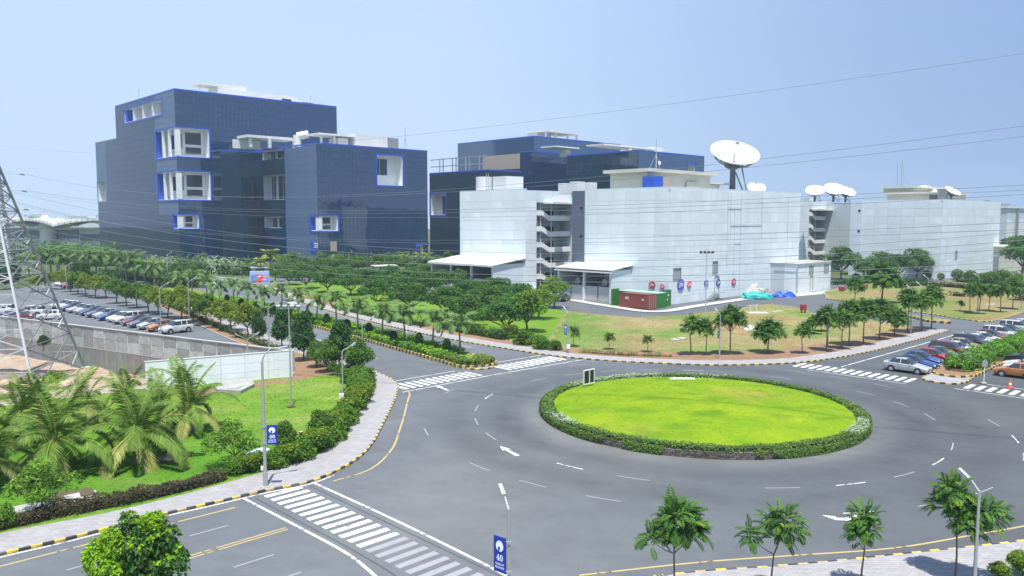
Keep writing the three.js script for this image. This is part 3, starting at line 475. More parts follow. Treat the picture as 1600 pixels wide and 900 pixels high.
  part('antenna', rod(V3(26, 59, -48), V3(26, 64, -48), .08), M.steel, o); part('antenna', rod(V3(-27, 59, -80), V3(-27, 63.5, -80), .08), M.steel, o);
  // number board and wall plates
  const sg = part('number_board', bx(.12, 4, 3.6, -.12, 6.6, -3), M.blue, o);
  const tg = new TextGeometry('33', { font, size: 1.7, depth: .08, curveSegments: 3 }); tg.rotateY(-Math.PI / 2).translate(-.2, 6, -2.6); part('number', tg, M.white, sg);
  part('wall_plate', bx(2.4, 3.2, .14, 5.6, 6.5, .1), M.tan, o); part('wall_plate', bx(2.2, 3.6, .14, 5.8, .9 + 1, .1), M.tan, o);
}
{ // ---- the second glass office, behind the white building
  const o = thing('glass_office', 'teal and blue glass office behind the white building, blue roof edges', 'office building', [45.5, 0, -289], THETA);
  const win = [31.5, 36.8, 26, 36.6];
  hollowBlock(o, 0, 43, -34.6, 0, 0, 40, [win], [], M.glassSkyTint, M.blue, M.glassTeal); recess(o, 'z', 0, win, 3, M.white, { windows: [[32, 34, 31.5, 36]], rail: false }); part('ledge', fb('z', 0, 31.5, 36.8, 30.2, 31.2, -2.8, -.1), M.white, o); frame(o, 'z', 0, win, .6);
  hollowBlock(o, -2.1, 42.8, -58.5, -52, 0, 42.7, [], [], M.glass); hollowBlock(o, 7.9, 66, -110, -60.4, 0, 50, [], [], M.glassSkyTint); part('louvre_band', fb('x', 7.9, 66, 92, 37, 43.4, -.1, .12), M.tan, o);
  hollowBlock(o, -31.6, -14, -81, -45.7, 0, 33.7, [], [[27 + 45.7 - 2, 45.7 + 35.2, 17, 25.5]], M.glassTeal); recess(o, 'x', -31.6, [71, 80.6, 17, 25.5], 2.6, M.white, { windows: [[72, 76, 17.4, 24.5]], rail: false }); frame(o, 'x', -31.6, [71, 80.6, 17, 25.5], .6);
  part('roof_house', [bx(22, .8, 12, 30, 53.6, -70), ...[20, 26, 34, 40].map((x) => bx(.7, 3, .7, x, 51.6, -65)), bx(9, 3, 6, 24, 51.6, -73)], M.white, o);
  part('roof_house', [bx(40, .5, 9, 22, 43.6, -22), bx(5, 4.6, 6, 36, 42.2, -20), bx(1, 3, 1, 28, 41.4, -17.8), bx(1, 3, 1, 18, 41.4, -17.8), bx(14, .5, 8, 2, 43.6, -40), bx(3, 3, 3, 5, 41.6, -40)], M.white, o);
  const rack = []; for (let i = 0; i < 8; i++) { rack.push(bx(.35, 6, .35, -31 + (i % 2) * 1.5, 36.6, -49 - i * 4)); } rack.push(bx(.3, .3, 34, -31, 39.2, -64), bx(.3, .3, 34, -31, 36.4, -64)); part('screen_frame', rack, M.steel, o);
  part('wall_plate', [fb('z', -45.7, -27.4, -25.8, 23.4, 26.8, -.1, .1)], M.tan, o); part('wall_plate', [fb('z', -45.7, -24.2, -22.6, 23.4, 26.8, -.1, .1)], M.tan, o);
}
// ---- white clad halls
const unit = [0, 1, 2, 3].map((k) => { const g = new THREE.BoxGeometry(1, 1, 1), uv = g.attributes.uv; for (let i = 0; i < uv.count; i++) uv.setXY(i, uv.getX(i) * 3.4 + k * 5.3, uv.getY(i) * 2 + k * 3.1); return g; });
const panelTones = [0, 1, 2, 3].map((k) => std({ map: T.wash, color: rgb(.72 + .016 * k, .785 + .016 * k, .835 + .014 * k), roughness: .42 + .04 * k }));
function cladFace(o, f, at, s0, s1, y0, y1, holes = [], pw = 3.4, ph = 2.13) {
  for (const [a, b, c, d] of cells(s0, s1, y0, y1, pw, ph, holes)) {
    const m = part('wall_panel', unit[Math.floor(rP() * 4)], panelTones[Math.floor(rP() * 4)], o), w = b - a - .032, h = d - c - .032, n = at + (rP() - .5) * .014;
    if (f === 'z') { m.position.set((a + b) / 2, (c + d) / 2, n - .06); m.scale.set(w, h, .12); } else { m.position.set(n + .06, (c + d) / 2, -(a + b) / 2); m.scale.set(w, h, .12); m.rotation.y = -Math.PI / 2; m.scale.set(w, h, .12); }
  }
}
function shedOn(name, label, parentPos, z0, z1, xw, opts = {}) { // lean-to plant bay: open front faces -x
  const o = thing(name, label, 'shed', parentPos, THETA), d = z1 - z0, zc = (z0 + z1) / 2;
  const rf = part('roof', bx(xw + 1.0, .16, d + .8, -xw / 2 - .1, 6.62, zc, 0, 0, .12), M.white, o);
  part('gutter', bx(.22, .25, d + .8, -xw - .56, 5.78, zc), M.white, rf);
  part('side_wall', bx(xw, 5.2, .25, -xw / 2, 2.6, z1 - .1), M.panel, o); part('gable', bx(xw - .1, .95, .2, -xw / 2, 5.68, z1 - .1), M.panel, o); part('side_wall', bx(xw, 6, .25, -xw / 2, 3, z0 + .1), M.panel, o);
  const bays = opts.bays ?? 2;
  for (let i = 0; i <= bays; i++) part('post', bx(.42, 5.75, .42, -xw + .1, 2.87, z0 + .25 + (d - .5) * i / bays), M.white, o);
  for (let i = 1; i < bays; i++) part('partition', bx(xw - .6, 5.2, .2, -xw / 2 + .2, 2.6, z0 + d * i / bays), M.grey, o);
  for (let i = 0; i < bays; i++) { const w = d / bays, c = z0 + w * (i + .5); part('gate', [bx(.08, 2.5, w / 2 - .3, -xw + .2, 1.75, c - w / 4), bx(.08, 2.5, w / 2 - .3, -xw + .2, 1.75, c + w / 4 - .05)], M.galv, o); part('plinth', bx(.3, .5, w - .5, -xw + .2, .25, c), M.paleConcrete, o); const mc = part('generator', [new RoundedBoxGeometry(xw * .5, 3.2, w * .6, 2, .1).translate(-xw * .35, 1.7, c)], M.grey, o); part('fan', cyl(.7, .7, .2, 0, 0, 0, 16).rotateZ(Math.PI / 2).translate(-xw * .6 - .1, 3.6, c), M.steel, mc); }
  return o;
}
function stairs(o, zf, x0, levels, step, mat = M.loggia) { // open stair bay facing +z
  const depth = 3.1;
  part('stair_wall', [bx(11.6, 21.6, .3, x0 + 5.6, 10.8, zf - depth), bx(.3, 21.6, depth, x0 + .1, 10.8, zf - depth / 2)], M.panel2, o);
  levels.forEach((y) => {
    const s = V3(x0 + 1.9, y + 1.75, 0), e = V3(x0 + 4.4, y + .55, 0);
    part('landing', [bx(1.9, .18, depth - .4, x0 + .95, y + 1.2, zf - depth / 2), bx(6.8, .18, depth - .4, x0 + 7.8, y, zf - depth / 2)], M.paleConcrete, o);
    part('flight', bar(V3(x0 + 1.9, y + 1.2, zf - depth / 2), V3(x0 + 4.4, y, zf - depth / 2), .2, depth - .5), M.paleConcrete, o);
    part('parapet', [bx(1.9, 1.1, .16, x0 + .95, y + 1.75, zf - .1), (() => { const sh = new THREE.Shape([[s.x, s.y + .55], [s.x, s.y - .55], [e.x, e.y - .55], [e.x, e.y + .55]].map(([a, b]) => new THREE.Vector2(a, b))); return new THREE.ExtrudeGeometry(sh, { depth: .16, bevelEnabled: false }).translate(0, 0, zf - .18); })(), bx(6.8, 1.1, .16, x0 + 7.8, y + .55, zf - .1)].map((g) => g.index ? g.toNonIndexed() : g), mat, o);
    part('doorway', bx(2.6, 2.1, .1, x0 + 7.4, y + 1.15, zf - depth + .2), M.dark, o);
  });
  part('post', [bx(.18, 20, .18, x0 + 5.4, 10, zf - .5), bx(.18, 20, .18, x0 + 1.95, 10, zf - .5)], M.white, o);
}
function dish(name, label, p, rad, yaw, tilt, group, ph = .95) {   // tilt = angle of the axis above the horizon
  const o = thing(name, label, 'satellite dish', p, yaw, group);
  const dep = rad * .36, a = Math.PI / 2 - tilt, piv = V3(0, rad * ph, 0), pts = []; for (let i = 0; i <= 20; i++) { const q = i / 20; pts.push(new THREE.Vector2(rad * q, dep * q * q)); } for (let i = 20; i >= 0; i--) { const q = i / 20; pts.push(new THREE.Vector2(rad * q, dep * q * q - rad * .03)); }
  const put = (g) => g.rotateX(a).translate(piv.x, piv.y, piv.z);
  const d = part('reflector', put(new THREE.LatheGeometry(pts, 48)), M.dishWhite, o);
  const rods = [], rim = (k, q) => V3(Math.cos(k) * rad * q, dep * q * q - rad * .03, Math.sin(k) * rad * q), low = (k, q) => V3(Math.cos(k) * rad * q, dep * q * q - rad * .17, Math.sin(k) * rad * q);
  for (let i = 0; i < 20; i++) { const k = i / 20 * 2 * Math.PI, k2 = (i + 1) / 20 * 2 * Math.PI, w = rad * .011; rods.push(rod(rim(k, .97), low(k, .72), w, w, 4), rod(low(k, .72), rim(k2, .97), w, w, 4), rod(low(k, .72), low(k2, .72), w, w, 4), rod(low(k, .72), low(k, .3), w, w, 4), rod(rim(k, .6), low(k, .72), w, w, 4), rod(low(k, .3), rim(k, .5), w, w, 4)); }
  part('truss', put(mergeGeometries(rods)), M.darkGrey, o);
  const f = V3(0, rad * .78, 0); part('feed', put(mergeGeometries([...[0, 1, 2, 3].map((i) => rod(rim(i * Math.PI / 2 + .4, .62), f, rad * .013, rad * .013, 5)), cyl(rad * .09, rad * .06, rad * .09, 0, rad * .74, 0, 12), cyl(rad * .035, rad * .03, rad * .34, 0, 0, 0, 10)])), M.steel, o);
  part('hub', put(cyl(rad * .30, rad * .36, rad * .26, 0, -rad * .30, 0, 16)), M.slate, o);
  part('pedestal', [cyl(rad * .13, rad * .10, rad * (ph - .1), 0, 0, 0, 12), cyl(rad * .2, rad * .2, rad * .12, 0, rad * (ph - .3), 0, 12), rod(V3(rad * .5, 0, 0), V3(rad * .12, rad * (ph - .5), 0), rad * .025), rod(V3(rad * .6, 0, rad * .1), V3(rad * .36, rad * (ph - .28), 0), rad * .014), rod(V3(rad * .66, 0, -rad * .1), V3(rad * .40, rad * (ph - .28), 0), rad * .014), bx(rad * .7, rad * .03, rad * .5, rad * .1, rad * (ph - .28), 0)], M.slate, o);
  return o;
}
M.dishWhite = std({ color: rgb(.70, .70, .70), roughness: .45 });
const HA = [28.8, 0, -145];
function hall(label, pos, hgt, full) {
  const o = thing('clad_hall', label, 'industrial building', pos, THETA);
  part('wall', [bx(50.1, hgt - .2, 23.3, 25.2, hgt / 2 - .1, -11.83), bx(35.4, hgt - .2, 13.5, 32.5, hgt / 2 - .1, -30.2), bx(35, hgt - .2, 22, 32, hgt / 2 - .1, -48)], M.panel2, o);
  const door = [15.4, 16.9, 1.4, 4.3], w1 = [1.3, 3.6, 4.6, 6.6], w2 = [14.6, 16.2, 5.2, 7.4];
  cladFace(o, 'z', 0, 0, 50.3, 0, hgt, full ? [door, w1, w2] : [[11, 12.6, 5, 7]]); cladFace(o, 'x', 0, 0, 20.5, 0, hgt);
  part('window', full ? [bx(2.2, 1.9, .1, 2.45, 5.6, -.08)] : [bx(1.5, 1.9, .1, 11.8, 6, -.08)], M.paleWindow, o);
  if (full) {
    frame(o, 'z', 0, w1, .12, M.grey, -.1, .1); part('window', bx(1.5, 2.1, .1, 15.4, 6.3, -.08), M.paleWindow, o); frame(o, 'z', 0, w2, .12, M.grey, -.1, .1); part('mullion', [bx(.1, 1.9, .08, 2.1, 5.6, 0), bx(.1, 1.9, .08, 2.9, 5.6, 0), bx(.1, 2.1, .08, 15.4, 6.3, 0)], M.grey, o);
    part('door', bx(1.45, 2.85, .1, 16.15, 2.85, -.06), M.white, o); frame(o, 'z', 0, door, .12, M.grey, -.1, .08, 'tlr'); const st = []; for (let i = 0; i < 6; i++) st.push(bx(.5, .08, 1.2, 14.9 - i * .45, 1.36 - i * .24, .75)); st.push(bx(2.2, .1, 1.3, 16, 1.35, .75), bar(V3(15, 1.2, 1.35), V3(12.4, -.1, 1.35), .1), bar(V3(15, 2.2, 1.35), V3(12.4, .9, 1.35), .05)); part('door_steps', st, M.steel, o);
  } else frame(o, 'z', 0, [11, 12.6, 5, 7], .12, M.grey, -.1, .1);
  part('pilaster', [bx(.5, hgt + .1, 3.2, .05, hgt / 2, -22.1)], full ? M.slate : M.panel, o); part('vent', [fb('x', -.2, 20.9, 21.5, 17.6, 18.2, .01, .06), fb('x', -.2, 20.9, 21.5, 12, 12.6, .01, .06), fb('x', -.2, 20.9, 21.5, 5.4, 6, .01, .06)], M.black, o);
  // left block with the open stair
  part('wall', [bx(14, hgt + .5, 18, 7.1, hgt / 2 + .25, -50.2)], M.panel2, o); cladFace(o, 'x', 0, 37.25, 59.2, 0, hgt + .6); cladFace(o, 'z', -37.25, 0, 3.3, 0, hgt + .6);
  part('wall', [bx(11.4, 2.6, 3.6, 9, hgt - .7, -39.1)], M.panel, o); stairs(o, -37.4, 3.3, [1.3, 4.8, 8.3, 11.8, 15.3], 3.5);
  part('stair_roof', [bx(9.4, .2, 2.6, 10.2, hgt - 2.2, -36.6), bx(5, 1.2, .2, 11, hgt - 1.2, -37.2)], M.white, o);
  part('roof', [bx(50, .12, 23.2, 25.2, hgt - .04, -11.8), bx(35.4, .12, 13.4, 32.5, hgt - .045, -30.2)], M.paleConcrete, o);
  part('parapet', [bx(50.4, .45, .3, 25.1, hgt + .1, -.18), bx(.3, .45, 20.4, .18, hgt + .1, -10.5), bx(.3, .45, 22, .18, hgt + .7, -48.2)], M.panel, o);
  if (full) {
    // roof houses
    part('roof_house', [bx(22, 3.2, 9, 14, hgt + 1.8, -12), bx(4.4, 1.4, .2, 18, hgt + 1.2, -7.2)], M.cream, o); part('roof_slab', [bx(24.2, .65, 11, 14, hgt + 3.7, -12)], M.cream, o); part('roof_house', [bx(8, 1.6, 5, 29.5, hgt + 1, -13)], M.panel2, o); part('roof_slab', bx(12.5, .4, 7, 30, hgt + 2.1, -13), M.cream, o); for (const [x, y0, y1] of [[19.5, 6, 20], [20.6, 9, 21], [22.2, 4, 18], [24.6, 0, 21], [33, 12, 20.4], [44.5, 0, 21]]) part('drain_pipe', rod(V3(x, y0, .10), V3(x, y1, .10), .035), M.panel2, o); part('conduit', [bar(V3(19.5, 18, .1), V3(24.6, 18, .1), .07), bar(V3(20.6, 14.6, .1), V3(33, 14.6, .1), .07), bar(V3(22.2, 11, .1), V3(24.6, 11, .1), .05)], M.panel2, o); 
    part('tank', [cyl(1.9, 1.9, 3.2, 3, hgt + .7, -54, 24), cyl(1.9, 1.9, .2, 3, hgt + 3.9, -54, 24)], M.white, o); part('tank', [bx(5.4, 3.4, 4.5, 5, hgt + 2.3, -48)], M.white, o);
    part('tank_ladder', [bar(V3(1.2, hgt + .4, -50.5), V3(1.2, hgt + 4.8, -50.5), .08), bar(V3(1.2, hgt + .4, -51.2), V3(1.2, hgt + 4.8, -51.2), .08), ...Array.from({ length: 9 }, (_, i) => bar(V3(1.2, hgt + .8 + i * .42, -50.5), V3(1.2, hgt + .8 + i * .42, -51.2), .05))], M.galv, o);
    for (const [x, z] of [[8, -33], [12, -31], [4, -26], [9, -27]]) { const a = part('cooling_unit', new RoundedBoxGeometry(2.4, 2.2, 2.2, 1, .06).translate(x, hgt + 1.0, z), M.white, o); part('grille', bx(1.6, .08, 1.6, x, hgt + 2.13, z), M.darkGrey, a); }
    const ct = part('plant_cabinet', bx(3.2, 2.4, 2.4, 3.4, hgt + 1.3, -6.5), M.blue, o); part('grille', bx(2.4, 2.2, 2.4, 6.3, hgt + 1.25, -6.5), M.tan, ct);
  } else { part('roof_house', [bx(26, 2.0, 12, 18, hgt + 1, -10)], M.cream, o); part('roof_slab', [bx(28, .5, 14, 18, hgt + 2.2, -10), bx(20, 1.2, 8, 15, hgt + 3, -13), bx(22, .5, 10, 15, hgt + 3.8, -13)], M.cream, o); part('cooling_unit', [bx(2, 1.4, 1.6, 2, hgt + .9, -3)], M.darkGrey, o); part('cooling_unit', [bx(1.6, 3, 1.4, -.0 + 1.4, hgt + 1.5, -.9)], M.grey, o); }
  return o;
}
const hallA = hall('large white panel clad hall with open stair, dish on its roof, beyond the dry field', HA, 21.3, true);
const hallB = hall('second white panel clad hall behind the big trees at the far plot', [110.8, 0, -205], 20.4, false);
const at = (p, x, y, z) => V3(p[0], p[1], p[2]).addScaledVector(VX, x).addScaledVector(VZ, z).add(V3(0, y, 0));
shedOn('lean_to_shed', 'white lean-to shed with two open bays beside the green container', at(HA, 0, 0, 0), -22.2, -8.6, 6, { bays: 2 });
shedOn('lean_to_shed', 'white lean-to shed with three open bays behind the grove', at(HA, 0, 0, 0), -58.6, -37.6, 9.2, { bays: 3 });
{ const o = thing('annex', 'small pale annex at the right end of the white hall above the tarpaulins', 'outbuilding', at(HA, 37.5, 0, 0), THETA);
  part('wall', bx(15.2, 6.1, 6.3, 7.6, 3.05, 3.2), M.panel2, o); cladFace(o, 'z', 6.4, 0, 15.3, 0, 6.2, [[5.4, 6.6, .3, 3.4], [4.8, 6.6, 4, 5.6], [12, 14, 4, 5.6]], 3, 2.06); cladFace(o, 'x', 0, -6.4, 0, 0, 6.2, [], 3.2, 2.06);
  part('door', bx(1.15, 3, .1, 6, 1.85, 6.34), M.white, o); frame(o, 'z', 6.4, [5.4, 6.6, .3, 3.4], .12, M.grey, -.1, .08, 'tlr'); part('window', bx(1.7, 1.5, .1, 5.7, 4.8, 6.34), M.paleWindow, o); frame(o, 'z', 6.4, [4.8, 6.6, 4, 5.6], .12, M.grey, -.1, .08); part('window', bx(1.9, 1.5, .1, 13, 4.8, 6.34), M.paleWindow, o); frame(o, 'z', 6.4, [12, 14, 4, 5.6], .12, M.grey, -.1, .08);
  part('roof', bx(15.5, .25, 6.7, 7.6, 6.25, 3.25), M.paleConcrete, o); part('drain_pipe', [rod(V3(-.15, 0, 6.2), V3(-.15, 6.2, 6.2), .09), rod(V3(-.15, 5.2, 1), V3(-.15, 5.2, 6.2), .06)], M.galv, o); part('door_steps', [bx(1.8, .3, 1, 6, .15, 6.9), bar(V3(7.2, .3, 7.4), V3(9.4, .1, 7.4), .06), bar(V3(7.2, 1.3, 7.4), V3(9.4, 1.1, 7.4), .06), bar(V3(9.4, 0, 7.4), V3(9.4, 1.1, 7.4), .06)], M.galv, o); }
{ const o = thing('annex', 'small pale outbuilding with a roller door at the right end of the far hall', 'outbuilding', at([110.8, 0, -205], 45.6, 0, -4), THETA);
  part('wall', bx(14, 7.2, 12, 7, 3.6, 2), M.cream, o); part('roof', bx(14.6, .4, 12.6, 7, 7.4, 2), M.cream, o); part('band', [bx(14.1, .5, .1, 7, 5.6, 8.06), bx(.1, .5, 12.1, -.06, 5.6, 2)], M.grey, o); part('roller_door', bx(.1, 4.4, 7, -.07, 2.4, 2), M.grey, o); }
{ const o = thing('far_hall', 'distant grey hall with a white band at the far right below the hill', 'industrial building', [205, 0, -330], THETA);
  part('wall', bx(70, 20, 40, 35, 10, -20), M.panel2, o); part('roof', bx(71, .8, 41, 35, 20.3, -20), M.white, o); part('pier', [bx(2, 20.2, .8, 14, 10, .3), bx(2, 20.2, .8, 34, 10, .3), bx(.8, 20.2, 2, -.3, 10, -14)], M.grey, o); part('white_bay', bx(8, 13, .5, 4, 8, .2), M.white, o); part('white_bay', bx(12, 13, .5, 24, 8, .2), M.white, o); for (const q of [bx(3, 2, 3, 8, 21.7, -10), bx(2, 3, 2, 16, 22, -12), bx(4, 1.6, 3, 28, 21.4, -8)]) part('roof_unit', q, M.grey, o); }
// dishes
dish('satellite_dish', 'huge white satellite dish on a grey pedestal on the near white hall roof', at(HA, 38, 21.4, -10), 5.45, .12, 1.0, null, 1.36);
{ const d1 = dish('satellite_dish', 'small white rooftop dish, left one of two at the near hall roof end', at(HA, 37.6, 21.4, -5), 1.15, .2, .5, 'dishes on the roofs'); copyOf(d1, at(HA, 41.2, 21.4, -5), .2, 'small white rooftop dish, right one of two at the near hall roof end', 'dishes on the roofs'); }
{ const Q = (x, y, d) => { const p = atD(x, y, d); p.y = 20.5; return p; };
  const d = dish('satellite_dish', 'white rooftop dish, leftmost of three on the far hall', Q(1273, 314, 226), 2.6, -.3, .98, 'dishes on the roofs');
  copyOf(d, Q(1302, 312, 228), -.1, 'white rooftop dish, middle and largest of three on the far hall', 'dishes on the roofs', 1.15); copyOf(d, Q(1321, 312, 232), .25, 'white rooftop dish, rightmost of three on the far hall', 'dishes on the roofs', 1.0);
  copyOf(d, Q(1447, 312, 222), 0, 'white rooftop dish behind the roof house of the far hall', 'dishes on the roofs', .95); copyOf(d, Q(1486, 312, 216), .5, 'white rooftop dish at the front corner of the far hall', 'dishes on the roofs', .85); }
{ const o = thing('antenna_mast', 'thin tripod antenna mast on the near white hall roof house', 'antenna', at(HA, 12, 25.3, -12), THETA); part('mast', rod(V3(0, 0, 0), V3(0, 6.5, 0), .08), M.steel, o); for (const [x, z] of [[1.6, 0], [-1.3, 1], [-1.3, -1]]) part('stay', rod(V3(x, 0, z), V3(0, 3.4, 0), .05), M.steel, o); part('small_dish', new THREE.SphereGeometry(.5, 12, 6, 0, 6.3, 0, 1).rotateX(1.4).translate(.4, 1.6, .3), M.white, o); }
{ const o = thing('antenna_mast', 'thin guyed antenna mast on the far white hall roof', 'antenna', at([110.8, 0, -205], 4, 24.5, -12), THETA); part('mast', rod(V3(0, 0, 0), V3(0, 7, 0), .09), M.steel, o); part('mast', rod(V3(-3, 0, 0), V3(-3, 6, 0), .07), M.steel, o); part('stay', rod(V3(4, 0, 0), V3(0, 5, 0), .05), M.steel, o); part('stay', rod(V3(-1.4, 0, 0), V3(0, 3, 0), .05), M.steel, o); }
// round logo discs on the wall
{ const FX = (px, left) => { const k = (px - 800) / F; return left ? 0 : (k * 145 - 28.8) / (.72 - .694 * k); };
  function disc(px, py, r, mat, label, left) {
    const k = (px - 800) / F; let s, p;
    if (left) { s = (28.8 - k * 145) / (.694 + .72 * k); p = at(HA, 0, 0, -s); } else { s = FX(px); p = at(HA, s, 0, 0); }
    p.y = EYE + (340 - py) * -p.z / F;
    const o = thing('round_sign', label, 'sign', p, left ? THETA - Math.PI / 2 : THETA, 'round signs on the white hall');
    part('disc', new THREE.CylinderGeometry(r, r, .12, 32).rotateX(Math.PI / 2).translate(0, 0, .09), mat, o);
    const t = new TextGeometry('Jio', { font, size: r * .72, depth: .04, curveSegments: 4 }); t.computeBoundingBox(); const b = t.boundingBox; t.translate(-(b.max.x + b.min.x) / 2, -(b.max.y + b.min.y) / 2, .15); part('lettering', t, M.white, o);
  }
  const red = std({ color: rgb(.48, .03, .06), roughness: .5 }), pink = std({ color: rgb(.62, .10, .16), roughness: .5 }), nav = std({ color: rgb(.03, .07, .38), roughness: .5 }), vio = std({ color: rgb(.09, .10, .48), roughness: .5 });
  disc(1020, 445, .72, red, 'dark red round sign on the left-hand wall beside the green container', true); disc(1036, 448, .5, pink, 'small pink round sign next to the dark red one by the container', true);
  disc(1064, 445, 1.1, vio, 'largest round sign, violet blue, next to the window'); disc(1077.3, 445, .68, pink, 'pink round sign just right of the largest violet one'); disc(1104, 442.5, .66, nav, 'blue round sign partly behind the floodlight mast'); disc(1122.8, 441.5, .74, nav, 'blue round sign between the floodlight mast and the red sign'); disc(1147, 440.5, .74, red, 'red round sign furthest along the white wall'); }
// container yard
{ const c = G(1012, 484.5), o = thing('shipping_container', 'rusty red shipping container with printed side, beside the shed', 'container', c, THETA);
  const ribs = (w, n, f) => Array.from({ length: n }, (_, i) => f === 'x' ? bx(.06, 2.3, w / n * .55, -.03, 1.3, -(i + .5) * w / n) : bx(w / n * .4, 2.3, .06, (i + .5) * w / n, 1.3, .03));
  part('body', [bx(2.4, 2.6, 6.1, 1.2, 1.32, -3.05)], M.containerRed, o); part('corrugation', ribs(6.1, 22, 'x'), M.containerRed, o); part('door', [bx(1.1, 2.35, .08, .62, 1.3, .05)], M.containerRed, o); part('door', [bx(1.1, 2.35, .08, 1.78, 1.3, .05)], M.containerRed, o);
  part('lock_bars', [.3, .9, 1.5, 2.1].map((x) => rod(V3(x, .15, .13), V3(x, 2.5, .13), .03)), M.galv, o); part('frame', [bx(.14, 2.7, .14, 0, 1.32, 0), bx(.14, 2.7, .14, 2.4, 1.32, 0), bx(.14, 2.7, .14, 0, 1.32, -6.1), bx(2.5, .14, .14, 1.2, 2.64, 0), bx(.14, .14, 6.1, 0, 2.64, -3.05)], M.containerRed, o); part('panel', [bx(.03, .5, .8, -.08, 1.8, -4.5), bx(.03, .35, .5, -.08, 1.7, -1)], M.paleConcrete, o);
  const g = thing('shipping_container', 'bright green container with lean panels behind the red one', 'container', at([c.x, 0, c.z], .1, 0, 0), THETA);
  part('body', [bx(3.0, 2.6, 8.6, 4.1, 1.3, -4.4)], M.containerGreen, g); part('panel', [bx(2.2, 3.1, .12, 1.4, 1.55, -8.4)], M.containerGreen, g); part('panel', bx(2.6, 3.0, .14, 7.2, 1.5, -1.2), M.containerGreen, g); part('roof', bx(3.1, .1, 8.7, 4.1, 2.66, -4.4), std({ color: rgb(.25, .45, .36), roughness: .6 }), g); part('sticker', [bx(.3, .4, .02, 6.6, 1.6, -1.11), bx(.35, .35, .02, 7.6, 2, -1.11), bx(.3, .3, .02, 7.3, 1.2, -1.11)], M.white, g);
}
// ---- walls of the sunken plot
{ const a = V3(-23.2, 0, -82.6), b = V3(-110, 0, -134), d = b.clone().sub(a), L = d.length(), turn = Math.atan2(-d.z, d.x);
  const o = thing('concrete_wall', 'long grey concrete panel wall between the rubble plot and the car park', 'wall', a, turn), r = rng(17), n = Math.round(L / 2.35), w = L / n;
  const tones = [0, 1, 2, 3].map((k) => std({ map: T.concrete, color: rgb(.80 + .17 * k, .82 + .17 * k, .84 + .17 * k), roughness: .9 }));
  for (let i = 0; i < n; i++) {
    for (const [y0, y1, th] of [[.74, 2.0, .12], [-.58, .66, .12]]) { const m = part('wall_panel', unit[i % 4], tones[Math.floor(r() * 4)], o); m.position.set((i + .5) * w, (y0 + y1) / 2, (r() - .5) * .03); m.scale.set(w - .26, y1 - y0, th); }
    const m = part('wall_panel', unit[(i + 1) % 4], std({ map: T.concrete, color: rgb(.62 + .16 * r(), .63 + .16 * r(), .60 + .14 * r()), roughness: .95 }), o); m.position.set((i + .5) * w, -2.6, .10 + (r() - .5) * .03); m.scale.set(w - .05, 4.0, .35);
    const m2 = part('post', unit[2], tones[2], o); m2.position.set(i * w, .68, .14); m2.scale.set(.30, 2.75, .30); m2.material = M.postPale ??= std({ map: T.concrete, color: rgb(1.5, 1.52, 1.55), roughness: .9 });
  }
  part('ledge', bx(L, .12, .5, L / 2, -.66, .16), M.paleConcrete, o); part('coping', bx(L, .10, .3, L / 2, 2.06, 0), M.paleConcrete, o);
}
{ const a = G(228, 612), b = G(455, 590.5), d = b.clone().sub(a), L = d.length(), turn = Math.atan2(-d.z, d.x), o = thing('panel_wall', 'smooth white sheet wall at the back of the palm lawn', 'wall', a, turn), n = 6, w = L / n;
  for (let i = 0; i < n; i++) for (const [y0, y1] of [[.1, .98], [1.0, 1.86], [1.88, 2.75]]) { const m = part('wall_panel', unit[i % 4], M.whiteSheet ??= std({ map: T.wash, color: rgb(.80, .84, .89), roughness: .5 }), o); m.position.set((i + .5) * w, (y0 + y1) / 2, 0); m.scale.set(w - .03, y1 - y0, .1); }
  part('end_post', bx(.16, 2.8, .16, L + .05, 1.4, 0), M.white, o); part('coping', bx(L + .1, .07, .16, L / 2, 2.8, 0), M.white, o); part('plinth', bx(L, .15, .2, L / 2, .1, 0), M.paleConcrete, o); }
